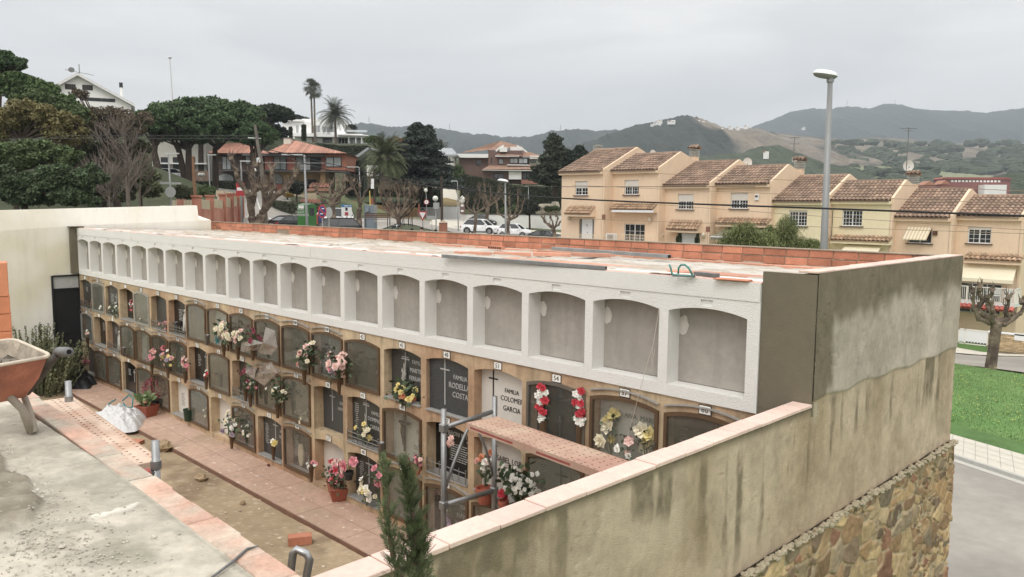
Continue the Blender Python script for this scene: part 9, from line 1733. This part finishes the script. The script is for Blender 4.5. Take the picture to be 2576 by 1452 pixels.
bench('dark park bench left of the bench-side plane tree','c',405,1195,66,1.75,45+12); bench('dark park bench half hidden by the plane tree trunk, right end visible','c',520,1205,64,.9,45-8); bench('grey bench at the foot of the cabinet, on the small green','c',178,1210,62,1.9,45+8)
# people behind the parapet
m_skin=mat('skin',S(196,150,126),.6,.05,8); m_hair=mat('dark_hair',S(36,28,24),.8,.2,20)
def person(label,k,x,y,d,H,rz,shirt,turn=0):
    tp=at(k,x,y,d); t=thing('person',label,'person',(tp[0],tp[1],tp[2]-H),rz,None); k_=H/1.72
    me=bpy.data.meshes.new('body'); J=[((0,0,.95),(.15,.11)),((0,.0,1.15),(.14,.10)),((0,.0,1.38),(.17,.11)),((0,0,1.47),(.06,.06)),((0,-.01,1.53),(.055,.055)),((0,-.015,1.60),(.085,.095)),((0,-.01,1.67),(.07,.085)),
      ((.17,0,1.40),(.06,.06)),((.23,.02,1.14),(.042,.042)),((.20,-.14,.94),(.032,.032)),((.19,-.20,.88),(.03,.02)),((-.17,0,1.40),(.06,.06)),((-.23,.02,1.14),(.042,.042)),((-.20,-.14,.94),(.032,.032)),((-.19,-.20,.88),(.03,.02)),
      ((.09,0,.88),(.09,.09)),((.10,-.01,.5),(.062,.062)),((.10,.03,.09),(.042,.042)),((.10,-.10,.04),(.045,.03)),((-.09,0,.88),(.09,.09)),((-.10,-.01,.5),(.062,.062)),((-.10,.03,.09),(.042,.042)),((-.10,-.10,.04),(.045,.03))]
    E=[(0,1),(1,2),(2,3),(3,4),(4,5),(5,6),(2,7),(7,8),(8,9),(9,10),(2,11),(11,12),(12,13),(13,14),(0,15),(15,16),(16,17),(17,18),(0,19),(19,20),(20,21),(21,22)]
    me.from_pydata([tuple(c*k_ for c in j[0]) for j in J],E,[]); o=bpy.data.objects.new('body',me); scene.collection.objects.link(o); o.parent=t
    sk=o.modifiers.new('skin','SKIN'); 
    for i,j in enumerate(J): me.skin_vertices[0].data[i].radius=(j[1][0]*k_,j[1][1]*k_)
    me.skin_vertices[0].data[0].use_root=True; o.modifiers.new('sub','SUBSURF').levels=1; o.modifiers['sub'].render_levels=2; me.materials.append(m_skin)
    mb=MB(); mb.ell((0,.02*k_,1.66*k_),(.102*k_,.118*k_,.105*k_),12,8,.04); hr=mb.build('hair',m_hair,t,smooth=True)
    mb=MB(); mb.ell((0,-.125*k_,1.575*k_),(.018,.028,.03),6,5); mb.build('nose',m_skin,t); 
    for s_ in (-1,1): mb=MB(); mb.ell((s_*.036,-.105*k_,1.605*k_),(.014,.01,.008),6,4); mb.build('eye',m_dk,t); mb=MB(); mb.ell((s_*.098*k_,-.0,1.59*k_),(.015,.025,.035),6,5); mb.build('ear',m_skin,t)
    mb=MB(); mb.ell((0,-.098*k_,1.53*k_),(.028,.012,.008),6,4); mb.build('mouth',mat('lips',S(150,84,76),.6),t)
    mb=MB(); mb.lathe([(.165*k_,.86*k_),(.18*k_,1.0*k_),(.175*k_,1.2*k_),(.205*k_,1.38*k_),(.13*k_,1.46*k_),(.075*k_,1.49*k_)],(0,0,0),14,Matrix.Scale(.72,4,(0,1,0)))
    for s_ in (-1,1): mb.tube([(s_*.16*k_,0,1.42*k_),(s_*.235*k_,.02*k_,1.14*k_),(s_*.205*k_,-.13*k_,.96*k_)],[.075*k_,.058*k_,.045*k_],9)
    mb.build('shirt',shirt,t,smooth=True); mb=MB()
    for s_ in (-1,1): mb.tube([(s_*.085*k_,0,.93*k_),(s_*.10*k_,-.01,.5*k_),(s_*.10*k_,.03,.1*k_)],[.105*k_,.08*k_,.06*k_],9)
    mb.build('trousers',mat('trousers_dark',S(50,52,62),.9),t,smooth=True); return t
person('dark-haired man looking over the parapet, face and white collar visible','r',478,855,50,1.72,R_(45-40),mat('white_shirt',S(214,212,208),.9)); person('person of whom only dark hair shows left of the man with the white collar','r',338,872,50,1.68,R_(80),mat('dark_shirt',S(60,60,66),.9)); person('person of whom only black hair shows at the foot of the globe lamp','r',685,890,48,1.66,R_(200),mat('dark_shirt',S(60,60,66),.9))
dg=at('r',95,832,56); t=thing('black_white_dog','small black and white dog at the foot of the plane tree by the bench','dog',(dg[0],dg[1],dg[2]-.35),R_(45)); mb=MB(); mb.tube([(-.28,0,.3),(-.15,0,.33),(.1,0,.33),(.24,0,.36),(.32,0,.46)],[.07,.11,.12,.10,.06],8); mb.ell((.38,0,.52),(.11,.075,.08),8,6); mb.tube([(.42,0,.50),(.52,0,.47)],[.045,.03],6); mb.tube([(-.28,0,.32),(-.4,0,.42),(-.42,0,.5)],[.025,.02,.01],5)
for x_ in (-.22,.2):
    for y_ in (-.07,.07): mb.tube([(x_,y_,.3),(x_-.02,y_,.14),(x_,y_,.0),(x_+.04,y_,0)],[.045,.025,.022,.02],6)
mb.build('body',m_dk,t,smooth=True); mb=MB(); mb.ell((.1,0,.33),(.10,.125,.125),8,6); mb.ell((.45,0,.50),(.06,.05,.045),6,5); mb.build('white_patch',m_sw,t); mb=MB(); [mb.ell((.34,s_*.06,.58),(.03,.015,.05),5,4) for s_ in (-1,1)]; mb.build('ears',m_dk,t)
# ================================================================== HAZE
hz=MB(); hz.box(-5200,1900,-120,6200,-14.3,900); ho=hz.build('haze',[]); tag(ho,kind='stuff'); hm=bpy.data.materials.new('haze'); hm.use_nodes=True; n_=hm.node_tree; n_.nodes.remove(n_.nodes['Principled BSDF']); pv=n_.nodes.new('ShaderNodeVolumePrincipled'); pv.inputs['Color'].default_value=(.79,.89,.985,1); pv.inputs['Density'].default_value=.0002; n_.links.new(pv.outputs[0],n_.nodes['Material Output'].inputs['Volume']); ho.data.materials.append(hm)
